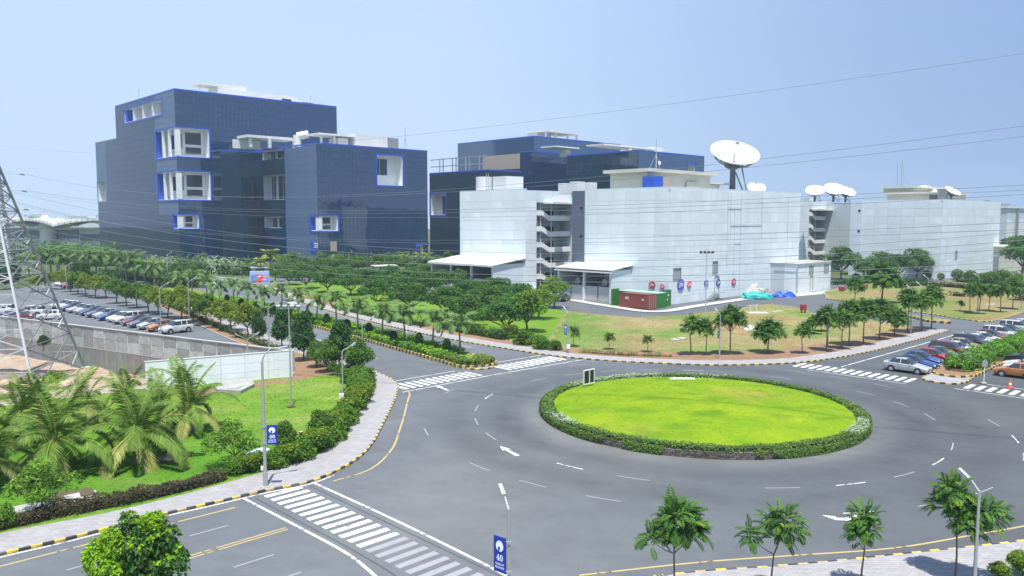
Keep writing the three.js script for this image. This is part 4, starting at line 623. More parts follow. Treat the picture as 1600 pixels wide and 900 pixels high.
// ---- far left: a long station hall with arched white roofs
{ const D = 470, o = thing('arched_hall', 'distant pale hall with sweeping white arched roofs at the far left', 'station building', [0, 0, 0]);
  const P = (x, y, d = D) => atD(x, y, d), arch = (x0, x1, y0, ym, dz) => { const pts = []; for (let i = 0; i <= 16; i++) { const t = i / 16; pts.push(P(x0 + (x1 - x0) * t, y0 - (y0 - ym) * 4 * t * (1 - t), D - dz)); } return pts; };
  const vault = (pts, dep, th) => { const gs = []; for (let i = 0; i + 1 < pts.length; i++) { const a = pts[i], b = pts[i + 1], c = a.clone().add(b).multiplyScalar(.5); gs.push(bx(a.distanceTo(b) + .3, th, dep, 0, 0, 0, 0, 0, Math.atan2(b.y - a.y, b.x - a.x)).translate(c.x, c.y, c.z)); } return gs; };
  part('roof', [...vault(arch(-60, 62, 352, 342, 0), 30, 1.4)], M.white, o); part('roof', [...vault(arch(20, 104, 352, 343, 8), 26, 1.4)], M.white, o); part('roof', vault(arch(82, 200, 355, 344, 0), 30, 1.5), M.white, o); part('roof', vault(arch(100, 240, 352, 343, 12), 22, 1.2), M.white, o);
  const base = (x0, x1, y0, y1, d, mat, nm = 'wall') => { const a = P(x0, y0, d), b = P(x1, y1, d); return part(nm, bx(b.x - a.x, a.y - b.y, 14, (a.x + b.x) / 2, (a.y + b.y) / 2, -d - 7), mat, o); };
  base(-60, 200, 357, 395, D - 6, M.loggia); base(24, 62, 361, 372, D - 7, M.cladding, 'window'); base(85, 122, 360, 372, D - 7, M.cladding, 'window'); base(125, 200, 366, 376, D - 7.2, M.cladding, 'window'); base(-40, 20, 361, 372, D - 7, M.cladding, 'window'); base(-60, 200, 356, 358.5, D - 10, M.white, 'canopy');
  part('drum', [cyl(4.2, 4.2, 16, 0, 0, 0, 20).translate(P(74, 350, D - 10).x, P(74, 350).y - 13, -D + 10)], M.white, o); part('cupola', [cyl(2.8, 1.2, 2.4, 0, 0, 0, 12).translate(P(70, 340).x, P(70, 341).y - .5, -D)], M.white, o); }
{ const r = rng(77); [[-10, 18], [30, 12], [58, 15], [96, 10], [118, 13], [146, 11], [171, 14]].forEach(([x, h], i) => { const d = 760 + r() * 160, p = atD(x, 340, d); p.y = 0; const o = thing('distant_building', `hazy far tower block on the left skyline, ${ord(i)} from the left`, 'building', p, r() * .6); const w = 14 + r() * 14; part('wall', bx(w, h + 5, 12, 0, (h + 5) / 2, 0), M.panel2, o); part('roof', bx(w * .5, 2, 6, 0, h + 6, 0), M.panel2, o); }); }
{ // hill
  const pos = [], idx = [], n = 60, m = 8; for (let i = 0; i <= n; i++) for (let j = 0; j <= m; j++) { const x = 450 + i * 15, t = j / m, h = (10 + 78 * sstep(.02, .5, i / n) * (.8 + .6 * fbm(i * .17, 2, 3))) * (1 - t) - 4; pos.push(x, Math.max(-4, h + fbm(i * .6, j * .6, 2) * 10 * (1 - t)), -900 + t * 260); } for (let i = 0; i < n; i++) for (let j = 0; j < m; j++) { const a = i * (m + 1) + j, b = a + m + 1; idx.push(a, a + 1, b, b, a + 1, b + 1); }
  const g = new THREE.BufferGeometry(); g.setAttribute('position', new THREE.Float32BufferAttribute(pos, 3)); g.setIndex(idx); g.computeVertexNormals(); ground('hill', g, std({ color: rgb(.10, .14, .17), roughness: 1 }), 'hazy blue hill beyond the far hall'); }

// ---------------------------------------------------------------- vegetation
class Leaves {
  constructor() { this.p = []; this.c = []; this.i = []; }
  quad(a, b, c, d, col) { const k = this.p.length / 3; for (const v of [a, b, c, d]) { this.p.push(v.x, v.y, v.z); this.c.push(...col); } this.i.push(k, k + 1, k + 2, k, k + 2, k + 3); }
  leaf(p, dir, nrm, L, w, col) { // kite with a slight keel
    const s = V3().crossVectors(dir, nrm).normalize(), m = p.clone().addScaledVector(dir, L * .45).addScaledVector(nrm, -L * .06);
    const k = this.p.length / 3, tip = p.clone().addScaledVector(dir, L).addScaledVector(nrm, -L * .1);
    for (const v of [p, m.clone().addScaledVector(s, w / 2).addScaledVector(nrm, w * .18), tip, m.clone().addScaledVector(s, -w / 2).addScaledVector(nrm, w * .18)]) { this.p.push(v.x, v.y, v.z); this.c.push(...col); }
    this.i.push(k, k + 1, k + 2, k, k + 2, k + 3);
  }
  build() { const g = new THREE.BufferGeometry(); g.setAttribute('position', new THREE.Float32BufferAttribute(this.p, 3)); g.setAttribute('color', new THREE.Float32BufferAttribute(this.c, 3)); g.setIndex(this.i); g.computeVertexNormals(); return g; }
}
const rdir = (r) => { const z = 2 * r() - 1, a = 2 * Math.PI * r(), s = Math.sqrt(1 - z * z); return V3(s * Math.cos(a), z, s * Math.sin(a)); };
const tone = (r, [a, b], k = .3) => { const t = r(), c = mixc(a, b, t), q = 1 - k / 2 + k * r(); return [c[0] * q, c[1] * q, c[2] * q]; };
const GREEN = {
  grove: [[.030, .105, .022], [.085, .21, .042]], groveLight: [[.09, .20, .020], [.18, .30, .04]], street: [[.055, .14, .018], [.125, .25, .030]], streetYellow: [[.11, .19, .015], [.22, .29, .03]], ficus: [[.024, .082, .024], [.065, .16, .036]],
  feather: [[.030, .105, .018], [.085, .20, .028]], hedge: [[.07, .21, .014], [.15, .34, .026]], nose: [[.12, .19, .022], [.21, .29, .05]], round: [[.085, .17, .028], [.17, .28, .06]], silver: [[.30, .42, .22], [.48, .57, .40]], maroon: [[.055, .042, .026], [.12, .088, .05]], mixed: [[.055, .15, .016], [.14, .25, .024]], gold: [[.17, .22, .012], [.27, .32, .025]],
  coco: [[.060, .135, .016], [.15, .245, .032]], cocoPale: [[.18, .22, .045], [.31, .34, .10]], royal: [[.060, .14, .036], [.13, .23, .065]], far: [[.055, .15, .045], [.12, .24, .06]], lime: [[.16, .34, .012], [.26, .46, .022]],
};
function blobLeaves(L, r, blobs, n, size, tones, opt = {}) { // leaves over lumpy blobs, denser at their skins
  const vol = blobs.map((b) => b[3] * b[5] + b[3] * b[4]); const tot = vol.reduce((a, b) => a + b, 0);
  blobs.forEach((b, bi) => {
    const m = Math.round(n * vol[bi] / tot), ph = r() * 50;
    const shade = .86 + .28 * r();
    for (let i = 0; i < m; i++) {
      const d = rdir(r); if (d.y < -.45 && r() < .6) d.y *= -1;
      const bump = 1 + .30 * n2(d.x * 2.3 + ph, d.y * 2.3 + d.z * 1.7, ph) + .12 * n2(d.x * 6 + ph, d.z * 6, ph * 2);
      const q = (opt.fill && r() < opt.fill ? Math.cbrt(r()) : 1 - .22 * r() * r()) * bump;
      const p = V3(b[0] + d.x * b[3] * q, b[1] + d.y * b[4] * q, b[2] + d.z * b[5] * q);
      const nrm = d.clone().multiplyScalar(.5).add(rdir(r).multiplyScalar(.75)).add(V3(0, .45, 0)).normalize();
      const dir = V3().crossVectors(nrm, rdir(r)).normalize(); dir.y -= .25; dir.normalize();
      const s = size * (opt.vary ? .4 + 1.2 * r() : .65 + .7 * r()), c = tone(r, (opt.tips && d.y > .35 && r() < opt.tips) ? opt.tipTones : tones).map((v) => v * shade);
      L.leaf(p, dir, nrm, s, s * (opt.wide ?? .62), c);
    }
  });
}
function treeProto(name, seed, o) { // trunk with limbs, crown of leaves; blobs in metres
  const r = rng(seed), L = new Leaves(), limbs = [], blobs = o.blobs(r);
  blobLeaves(L, r, blobs, o.n, o.size, o.tones, o);
  const fork = o.fork ?? 1.4, tr = o.r ?? .14, lean = V3((r() - .5) * .25, 0, (r() - .5) * .25);
  const top = V3(lean.x * fork, fork, lean.z * fork);
  limbs.push(limb([V3(0, -.1, 0), V3(lean.x * .4, fork * .5, lean.z * .3), top], [tr * 1.25, tr, tr * .85]));
  blobs.slice(0, o.limbs ?? 7).forEach((b) => { const e = V3(b[0], b[1] - b[4] * .15, b[2]), m = top.clone().lerp(e, .5); m.y -= .10 * (e.y - top.y) - .05; m.x += (r() - .5) * .3; limbs.push(limb([top.clone().setY(top.y - .1), m, e], [tr * .6, tr * .4, tr * .15], 5)); });
  const g = thing(name, '', 'tree'); part('trunk', limbs, o.barkMat ?? M.bark, g); part('crown', L.build(), M.leaf, g);
  scene.remove(g); names[name]--; return g;
}
function plant(protos, r, name, p, label, group, s = 1, cat = 'tree') {
  const k = protos[Math.floor(r() * protos.length)], c = k.clone(); c.name = numbered(name); c.userData = { label, category: cat, ...(group ? { group } : {}) };
  c.position.copy(p); c.rotation.y = r() * 6.28; c.scale.set(s * (.95 + .1 * r()), s * (.93 + .14 * r()), s * (.95 + .1 * r())); scene.add(c); return c;
}
const ring = (r, n, R, y, a, b, j = .3) => Array.from({ length: n }, (_, i) => { const k = i / n * 6.283 + r() * .9, q = R * (1 - j + 2 * j * r()); return [Math.cos(k) * q, y + (r() - .5) * .9, Math.sin(k) * q, a * (.8 + .4 * r()), b * (.8 + .4 * r()), a * (.8 + .4 * r())]; });
const rG = rng(2024);
// grove: broad flat topped crowns
const grove = [1, 2, 3, 4].map((k) => treeProto('grove_tree', 100 + k, { n: 5600, size: .36, tones: GREEN.grove, r: .2, fork: 1.4, limbs: 8, tips: .3, tipTones: GREEN.street, blobs: (r) => [...ring(r, 9, 2.9, 3.7, 1.5, .95), ...ring(r, 6, 1.5, 4.8, 1.45, .95), [0, 5.2, 0, 1.5, 1.0, 1.5]] }));
const groveL = [1, 2].map((k) => treeProto('grove_tree', 120 + k, { n: 3600, size: .34, tones: GREEN.groveLight, r: .17, fork: 1.6, limbs: 7, blobs: (r) => [...ring(r, 7, 2.2, 3.9, 1.3, .85), ...ring(r, 4, 1.0, 4.9, 1.3, .9), [0, 5.1, 0, 1.4, .9, 1.4]] }));
const groveAt = [[478, 452, 1], [512, 458, 1], [452, 446, 1], [548, 462, 1], [590, 482, .95], [620, 470, 1.05], [644, 490, 1], [575, 455, .95], [610, 449, 1], [660, 470, 1.05], [700, 500, 1.0], [690, 462, 1], [735, 485, 1.05], [728, 512, .95], [760, 500, 1], [788, 522, 1.0], [775, 475, 1], [812, 490, .95], [640, 452, 1], [540, 445, 1], [498, 441, 1], [672, 448, 1], [720, 455, 1]];
const rankBy = (list, key) => { const o = list.map((_, i) => i).sort((a, b) => key(list[a]) - key(list[b])), r = []; o.forEach((i, k) => r[i] = k); return r; };
const groveOrd = rankBy(groveAt, ([x, y]) => G(x, y).distanceTo(G(880, 540)));
groveAt.forEach(([x, y, s], i) => plant(grove, rG, 'grove_tree', G(x, y), `dark spreading grove tree, ${ord(groveOrd[i])} counted from the corner at the dry field`, 'dark trees of the grove', s * .84));
[[824, 521, .95, 'light green tree with slim forked stems at the near right end of the grove'], [866, 482, .95, 'yellow green tree in front of the open stair of the white hall'], [842, 500, .85, 'yellow green tree between the light slim stemmed tree and the open stair']].forEach(([x, y, s, l]) => plant(groveL, rG, 'grove_tree', G(x, y), l, null, s));
// street trees by the car park
const street = [1, 2, 3, 4].map((k) => treeProto('street_tree', 140 + k, { n: 2300, size: .3, tones: k > 1 ? GREEN.streetYellow : GREEN.street, r: .1, fork: 1.5, limbs: 6, blobs: (r) => [...ring(r, 6, 1.1, 2.9, 1.0, .8), [0, 3.6, 0, 1.1, .8, 1.1], [.3, 4.1, .2, .8, .6, .8]] }));
[[149, 473, 1.0], [166, 474, 1.05], [182, 482, 1.05], [198, 486, 1.0], [214, 489, 1.05], [232, 497, 1.1], [248, 500, 1.0], [262, 505, 1.0], [284, 507, 1.1], [302, 512, 1.05], [322, 516, 1.1], [345, 521, 1.0], [362, 527, 1.0], [388, 536, 1.0]].forEach(([x, y, s], i) => plant(street, rG, 'street_tree', G(x, y - 8), `yellow green street tree beside the parked cars, ${ord(i)} from the far end of its row`, 'street trees between the left street and the car park', s * .98));
[[96, 452], [110, 456], [122, 460], [134, 463], [72, 452], [60, 456]].forEach(([x, y], i) => plant(street, rG, 'street_tree', G(x, y), `small round street tree at the car park entrance, ${ord([2, 3, 4, 5, 1, 0][i])} from the left`, 'street trees at the car park entrance', 1.0));
// dark dense trees in front of the left street
const ficus = [1, 2, 3].map((k) => treeProto('dense_tree', 160 + k, { n: 3600, size: .22, tones: GREEN.ficus, r: .08, fork: 1.0, limbs: 4, fill: .15, blobs: (r) => [[0, 2.2, 0, 1.05, 1.15, 1.05], [.1, 3.1, .1, .85, 1.0, .85], [-.1, 3.9, 0, .5, .6, .5], [.3, 1.7, -.2, .8, .6, .8]] }));
const bushy = [1, 2].map((k) => treeProto('dense_tree', 170 + k, { n: 3600, size: .2, tones: GREEN.street, r: .07, fork: .9, limbs: 5, fill: .2, blobs: (r) => [...ring(r, 4, .55, 2.0, .85, .75), [0, 2.9, 0, .8, .75, .8]] }));
[[405, 535, .9, 0], [441, 545, 1.15, 0], [474, 565, 1.18, 0], [512, 583, .95, 1], [531, 580, 1.2, 0], [560, 592, 1.1, 2], [494, 576, .85, 1]].forEach(([x, y, s, k], i) => plant(k === 0 ? ficus : bushy, rG, 'dense_tree', G(x, y), ['dark upright tree with pointed crown above the grey wall end', 'dark broad tree directly behind the tall plain lamp post', 'dark tall tree with a tapering base right of the white wall', 'mid green bushy tree between two dark upright trees by the kerb', 'darkest tall tree leaning over the left street kerb', 'loose pale green tree around the banner lamp near the left zebra crossing', 'low bushy tree at the foot of the tall dark tree by the white wall'][i], null, s));
[[521, 588], [543, 592], [533, 590], [552, 590]].forEach(([x, y], i) => plant(bushy, rG, 'shrub', G(x, y), `small ball shaped shrub on the soil below the dark trees, ${ord(i)} from the white wall`, 'ball shrubs below the dark trees', .42, 'shrub'));

// trees with long feathery leaves
function pinnate(L, r, p, dir, len, tones, pairs = 9, o) {
  const c = tone(r, tones, .5); let q = p.clone(), d = dir.clone(); const side = V3().crossVectors(d, UP).normalize(); if (side.lengthSq() < .1) side.set(1, 0, 0);
  for (let i = 0; i < pairs; i++) {
    d.y -= (.07 + .016 * i) * (o?.droop ?? 1); d.normalize(); const n = q.clone().addScaledVector(d, len / pairs), nn = V3().crossVectors(side, d).normalize(), k = Math.sin((i + 1.2) / (pairs + 1) * Math.PI), w = len * .33 * (.45 + .55 * k);
    for (const s of [-1, 1]) { const ld = side.clone().multiplyScalar(s).addScaledVector(d, .55).addScaledVector(UP, -.18 + .12 * (r() - .5)).normalize(); L.leaf(q, ld, nn, w, len / pairs * 1.15, c.map((v) => v * (.88 + .24 * r()))); }
    q = n;
  }
  L.leaf(q, d, V3().crossVectors(side, d).normalize(), len * .14, len * .09, c);
}
function featherTree(seed, h, heads, o = {}) {
  const r = rng(seed), L = new Leaves(), limbs = [], tr = o.r ?? .042, base = V3(0, -.1, 0), fork = V3((r() - .5) * .2, h * .52, (r() - .5) * .2);
  limbs.push(limb([base, V3(.03, h * .25, 0), fork], [tr * 1.2, tr, tr * .8]));
  heads.forEach((c) => {
    const e = V3(c[0], c[1], c[2]); limbs.push(limb([fork, fork.clone().lerp(e, .5).add(V3(0, -.06, 0)), e], [tr * .65, tr * .45, tr * .25], 5));
    const n = Math.round((o.per ?? 30) * c[3] * c[3]);
    for (let i = 0; i < n; i++) { const d0 = rdir(r); if (d0.y < -.35) d0.y *= -.6; const q = Math.cbrt(r()) * .62 * c[3], p = e.clone().addScaledVector(d0, q).add(V3(0, .1 * c[3], 0)); const d = d0.clone().multiplyScalar(.9).add(rdir(r).multiplyScalar(.55)).add(V3(0, .18, 0)).normalize(); pinnate(L, r, p, d, (o.len ?? .62) * c[3] * (.7 + .5 * r()), r() < .25 ? GREEN.mixed : GREEN.feather, o.pairs ?? 8, o); }
  });
  const g = thing('feather_leaf_tree', '', 'tree'); part('trunk', limbs, M.bark, g); part('crown', L.build(), M.leaf, g); scene.remove(g); names.feather_leaf_tree--; return g;
}
const nearTrees = [featherTree(301, 4.2, [[.1, 3.5, .1, 1.15], [-.85, 2.75, .3, .85], [.75, 2.95, -.2, .95], [.1, 3.0, -.6, .9]], { per: 74, droop: 1.3 }), featherTree(302, 3.9, [[.45, 3.15, 0, 1.05], [-.85, 2.75, .2, .78], [.5, 2.5, -.4, .75]], { per: 74, droop: 1.3 }), featherTree(303, 3.6, [[.05, 3.15, 0, .85], [0, 2.6, .1, .85], [-.1, 2.2, -.1, .7]], { per: 74, droop: 1.3 }), featherTree(304, 4.5, [[-.35, 3.85, 0, 1.0], [.1, 3.2, .3, .95], [-.5, 3.1, -.3, .85]], { per: 74, droop: 1.3 }), featherTree(305, 4.0, [[.35, 3.1, .2, 1.05], [-.4, 2.7, .1, .9], [.1, 2.3, -.3, .8]], { per: 74, droop: 1.3 })];
[[1052, 945, 0, 'leftmost feathery sapling beside the near pavement, with a wide three headed crown'], [1203, 938, 1, 'second feathery sapling from the left on the near pavement, with a separate lower left head'], [1344, 925, 2, 'slim columnar feathery sapling, middle one on the near pavement'], [1492, 905, 3, 'tall feathery sapling with a thin dark stem left of the right lamp'], [1520, 912, 4, 'feathery sapling in front of the right lamp post']].forEach(([x, y, k, l]) => { const t = nearTrees[k], c = t.clone(); c.name = numbered('feather_leaf_tree'); c.userData = { label: l, category: 'tree', group: 'saplings on the near pavement' }; c.position.copy(G(x, y)); scene.add(c); });
const fieldTrees = [featherTree(311, 5.2, [[0, 4.3, 0, 1.5], [.9, 3.7, .3, 1.2], [-.9, 3.8, -.2, 1.2], [0, 3.6, .9, 1.1]], { per: 64, len: .62, droop: 1.7, r: .075, pairs: 7 }), featherTree(312, 5.0, [[.1, 4.2, .1, 1.3], [-.6, 3.6, .2, 1.1], [.6, 3.4, -.3, 1.1]], { per: 64, len: .62, droop: 1.7, r: .07, pairs: 7 }), featherTree(313, 4.0, [[0, 3.0, 0, 1.5], [.9, 2.4, .4, 1.3], [-.9, 2.4, .2, 1.3], [.2, 2.2, -.9, 1.3], [0, 2.0, .9, 1.3]], { per: 60, len: .62, droop: 1.7, r: .08, pairs: 7 }), featherTree(314, 2.4, [[0, 1.9, 0, .95], [.2, 1.5, .2, .8]], { per: 80, len: .6, droop: 1.6, r: .04, pairs: 7 })];
[[1079, 556, .95, 1], [1103, 556, .8, 1], [1141, 556, 1.1, 0], [1200, 553, .95, 2], [1253, 554, .75, 1], [1291, 550, 1.0, 1], [1315, 547, .95, 1], [1326, 541, 1.05, 0], [1349, 540, 1.05, 0], [1374, 532, 1.0, 0], [1397, 526, .95, 2], [1418, 521, 1.15, 0], [1440, 519, 1.05, 1], [1455, 515, 1.1, 0], [1012, 552, .85, 3], [952, 548, .8, 3], [896, 543, .95, 3]].forEach(([x, y, s, k], i) => plant([fieldTrees[k]], rG, 'feather_leaf_tree', G(x, y), i < 14 ? `feathery street tree along the dry field, ${ord(i)} from the end nearest the roundabout's left` : ['small round feathery sapling on the dry field, right of the three small ones', 'small round feathery sapling in the middle of the three small ones on the dry field', 'small dark sapling beside the banner lamp at the field corner'][i - 14], 'feathery trees along the dry field', s * 1.0));
[[1270, 523, .6], [1283, 519, .6]].forEach(([x, y, s], i) => plant([fieldTrees[2]], rG, 'feather_leaf_tree', G(x, y), ['low spreading shrub tree on the dry field, left of a pair', 'low spreading shrub tree on the dry field, right of a pair'][i], null, s));
[[1335, 482, .95, 0], [1378, 474, 1.75, 2], [1420, 480, .8, 3], [1500, 487, .75, 3], [1515, 489, .95, 1], [1530, 492, 1.05, 1], [1545, 487, .9, 0], [1563, 489, 1.0, 1], [1582, 484, 1.0, 0]].forEach(([x, y, s, k], i) => plant([fieldTrees[k]], rG, 'feather_leaf_tree', G(x, y), i === 1 ? 'large layered feathery tree in the far plot in front of the far hall' : i === 0 ? 'thin pale feathery tree on the narrow grass island' : `feathery young tree in the far plot, ${ord(i - 1)} from the left`, null, s));
// big trees in front of the far hall and greens round it
const bigTree = [1, 2].map((k) => treeProto('shade_tree', 180 + k, { n: 4200, size: .45, tones: GREEN.far, r: .22, fork: 2, limbs: 7, blobs: (r) => [...ring(r, 7, 2.6, 4.6, 1.7, 1.3), ...ring(r, 4, 1.4, 6.4, 1.5, 1.2), [0, 7, 0, 1.4, 1.1, 1.4]] }));
[[1314, 437, 1.05, 'tall loose green tree in front of the far hall stair'], [1376, 438, .95, 'broad green tree against the middle of the far hall'], [1404, 437, .85, 'dark green tree, left one of a close pair by the far hall corner'], [1432, 436, .95, 'dark green tree, right one of a close pair by the far hall corner'], [1352, 441, .7, 'small green tree between the tall loose tree and the broad one by the far hall'], [1259, 408, .7, 'tree crown showing in the gap between the two white halls'], [1596, 434, 1.3, 'dark tree at the right edge behind the small outbuilding'], [1580, 420, 1.2, 'dark flat crowned tree behind the small outbuilding']].forEach(([x, y, s, l]) => plant(bigTree, rG, 'shade_tree', G(x, y), l, null, s));
const ball = treeProto('round_shrub', 190, { n: 1500, size: .2, tones: GREEN.street, r: .06, fork: .4, limbs: 2, fill: .1, blobs: () => [[0, 1.0, 0, .95, .9, .95]] });
[[1495, 437, 1.4], [1516, 441, 1.5], [1535, 443, 1.3], [1549, 445, 1.6], [1566, 444, 1.8], [1590, 456, 2.0], [1598, 470, 2.0], [1448, 436, 1.1], [1338, 440, 1.1], [1470, 438, .9]].forEach(([x, y, s], i) => plant([ball], rG, 'round_shrub', G(x, y), `clipped round shrub by the far hall, ${ord([3, 4, 5, 6, 7, 8, 9, 1, 0, 2][i])} from the left`, 'round shrubs by the far hall', s, 'shrub'));

// royal palms, coconut palms
function frond(seed, len, el, droop, tones, o = {}) {
  const r = rng(seed), L = new Leaves(), n = o.n ?? 38, pts = [], rad = []; let p = V3(0, 0, 0), a = el;
  const path = []; for (let i = 0; i <= n; i++) { path.push([p.clone(), a]); p = p.clone().add(V3(Math.cos(a), Math.sin(a), 0).multiplyScalar(len / n)); a -= droop / n * (.5 + 1.2 * i / n); }
  const c0 = mixc(tones[0], tones[1], .5);
  for (let i = Math.round(n * .1); i <= n; i++) {
    const [q, an] = path[i], t = i / n, d = V3(Math.cos(an), Math.sin(an), 0), up = V3(-Math.sin(an), Math.cos(an), 0), l = len * (o.leaf ?? .26) * Math.sin(Math.PI * Math.min(1, .12 + t * .88)) ** .6 * (.85 + .3 * r());
    for (const s of [-1, 1]) { const dir = V3(0, 0, s).multiplyScalar(.9).addScaledVector(d, .62 + .3 * t).addScaledVector(up, .12).addScaledVector(UP, -(o.hang ?? .55) * (.7 + .6 * r())).normalize(); L.leaf(q, dir, up.clone().addScaledVector(V3(0, 0, s), .3).normalize(), l, o.w ?? .075, tone(r, tones, .35)); }
  }
  for (let i = 0; i < n; i += 3) { const a0 = path[i][0], b0 = path[Math.min(n, i + 3)][0], w = (o.rw ?? .05) * (1 - .8 * i / n), up = V3(0, w, 0), z = V3(0, 0, w); const col = [c0[0] * 1.5 + .05, c0[1] * 1.25 + .04, c0[2] * 1.2]; L.quad(a0.clone().add(z), b0.clone().add(z), b0.clone().add(up), a0.clone().add(up), col); L.quad(a0.clone().sub(z), b0.clone().sub(z), b0.clone().add(up), a0.clone().add(up), col); }
  return L.build();
}
const cocoF = [[1.35, .7], [1.1, 1.3], [.75, 1.7], [.35, 1.8], [.0, 1.5], [-.35, 1.1]].map(([e, d], i) => [frond(401 + i, 4.4, e, d, i === 5 ? GREEN.cocoPale : i === 4 ? [[.10, .15, .03], [.20, .23, .06]] : GREEN.coco, { n: 74, w: .062, leaf: .23, rw: .05, hang: .42 }), frond(421 + i, 3.9, e, d * 1.1, i >= 4 ? GREEN.cocoPale : GREEN.coco, { n: 70, w: .06, leaf: .23, rw: .05, hang: .62 })]);
function palm(name, p, label, group, fr, o, seed) {
  const r = rng(seed), t = thing(name, label, 'palm tree', p, 0, group), h = o.h, lean = [(r() - .5) * .12 * h, (r() - .5) * .12 * h];
  part('trunk', limb([V3(0, -.2, 0), V3(lean[0] * .3, h * .5, lean[1] * .3), V3(lean[0], h, lean[1])], [o.r * 1.3, o.r, o.r * .8], 9), M.palmTrunk, t);
  if (o.shaft) part('crown_shaft', limb([V3(lean[0], h, lean[1]), V3(lean[0], h + o.shaft, lean[1])], [o.r * .95, o.r * .5], 8), M.shaft, t);
  const n = o.n; for (let i = 0; i < n; i++) {
    const lvl = Math.min(fr.length - 1, Math.floor(i / n * fr.length)), v = fr[lvl], m = part('frond', v[Math.floor(r() * v.length)], M.frond, t);
    m.position.set(lean[0], h + (o.shaft ?? 0) - .02 * i / n, lean[1]); m.rotation.y = i * 2.4 + (r() - .5) * .5; m.rotation.z = 0; m.scale.setScalar((o.s ?? 1) * (.85 + .3 * r()));
  }
  return t;
}
M.shaft = std({ color: rgb(.10, .20, .05), roughness: .6 });
[[93, 742, 1.6, 1.12, 20, 'coconut palm with spiky upright fronds behind the small round tree on the left lawn'], [212, 728, 1.5, 1.15, 21, 'largest coconut palm, in the middle of the lawn, with a pale drooping frond in front'], [300, 676, 1.3, .95, 17, 'coconut palm at the right end of the clump, fronds spreading over the lawn'], [288, 634, 1.2, .72, 13, 'coconut palm standing in front of the white wall, fronds upright'], [250, 668, 1.0, .7, 13, 'upright coconut palm just left of the one at the white wall'], [40, 690, 1.4, .8, 16, 'small yellowish coconut palm at the left edge behind the spiky one'], [140, 660, 1.0, .7, 14, 'coconut palm at the edge of the rubble, left of the middle of the clump'], [-14, 765, 1.3, .95, 18, 'coconut palm at the left edge of the view with a pale hanging frond'], [198, 648, 1.1, .72, 14, 'tall fronded coconut palm at the back of the clump'], [64, 664, 1.2, .75, 14, 'coconut palm beside the near foot of the lattice pylon'], [-30, 700, 1.3, .9, 15, 'coconut palm cut by the left edge, behind the pale hanging frond']].forEach(([x, y, h, s, n, l], i) => palm('coconut_palm', G(x, y), l, 'coconut palms on the left lawn', cocoF, { h: h + .7, r: .17, s: s * .95, n: n }, 500 + i));
const royF = [[1.15, 1.6], [.8, 2.0], [.4, 2.0], [.0, 1.6]].map(([e, d], i) => [frond(451 + i, 2.35, e, d, GREEN.royal, { n: 20, w: .13, leaf: .32, rw: .04 }), frond(461 + i, 2.1, e, d, GREEN.royal, { n: 18, w: .13, leaf: .32, rw: .04 })]);
[[719, 553], [676, 546], [633, 540], [597, 528], [560, 521], [526, 510], [495, 507], [466, 499], [440, 493], [414, 490], [388, 484], [366, 480], [344, 477], [324, 470], [300, 464], [284, 461]].forEach(([x, y], i) => palm('royal_palm', G(x, y, .3), `royal palm in the median hedge, ${ord(i)} from the tip at the zebra crossing`, 'royal palms along the median', royF, { h: 2.9 + (i % 3) * .3, r: .11, s: 1.16, n: 12, shaft: .7 }, 600 + i));
const farF = [[1.1, 1.4], [.5, 1.9], [.0, 1.5]].map(([e, d], i) => [frond(471 + i, 3.6, e, d, [[.040, .11, .030], [.095, .19, .05]], { n: 28, w: .14, leaf: .28, rw: .05 }), frond(476 + i, 3.2, e, d * 1.2, [[.045, .12, .03], [.12, .21, .055]], { n: 26, w: .14, leaf: .28, rw: .05 })]);
const farAt = [[66, 436], [80, 432], [94, 437], [106, 430], [118, 434], [128, 438], [140, 442], [152, 438], [168, 441], [184, 444], [198, 447], [212, 448], [46, 438], [30, 434], [90, 426], [112, 424], [132, 428], [226, 449], [242, 452]];
const farOrd = rankBy(farAt, ([x]) => x);
farAt.forEach(([x, y], i) => palm('coconut_palm', G(x, y), `far coconut palm beside the glass office's left end, ${ord(farOrd[i])} from the left in its row`, 'far palms left of the glass office', farF, { h: i < 12 || i > 13 && i < 17 ? 6.5 : 5, r: .2, s: 1.1, n: 14 }, 700 + i));
const goldF = [[1.1, 1.4], [.5, 1.7]].map(([e, d], i) => [frond(481 + i, 2.6, e, d, GREEN.streetYellow, { n: 16, w: .2, leaf: .3 })]);
const FB = (px, py) => G(px, py);
[[545, 412], [562, 411], [575, 412], [590, 410], [604, 409], [618, 410], [632, 410], [655, 412], [668, 413], [436, 417], [460, 414], [480, 413], [500, 413], [520, 412]].forEach(([x, y], i) => palm('feather_palm', FB(x, y), `small pale palm at the foot of the glass office, ${ord((i + 5) % 14)} from the left`, 'small palms at the foot of the glass office', i > 8 && i < 11 ? goldF : goldF, { h: 2.6, r: .12, s: 1, n: 13 }, 760 + i));
palm('feather_palm', G(424, 428), 'tall bright yellow palm beside the billboard in front of the glass office', null, goldF, { h: 5.2, r: .2, s: 1.35, n: 22 }, 790);
palm('feather_palm', G(408, 430), 'shorter yellow green palm just behind the billboard', null, goldF, { h: 3.4, r: .2, s: 1.2, n: 18 }, 791);

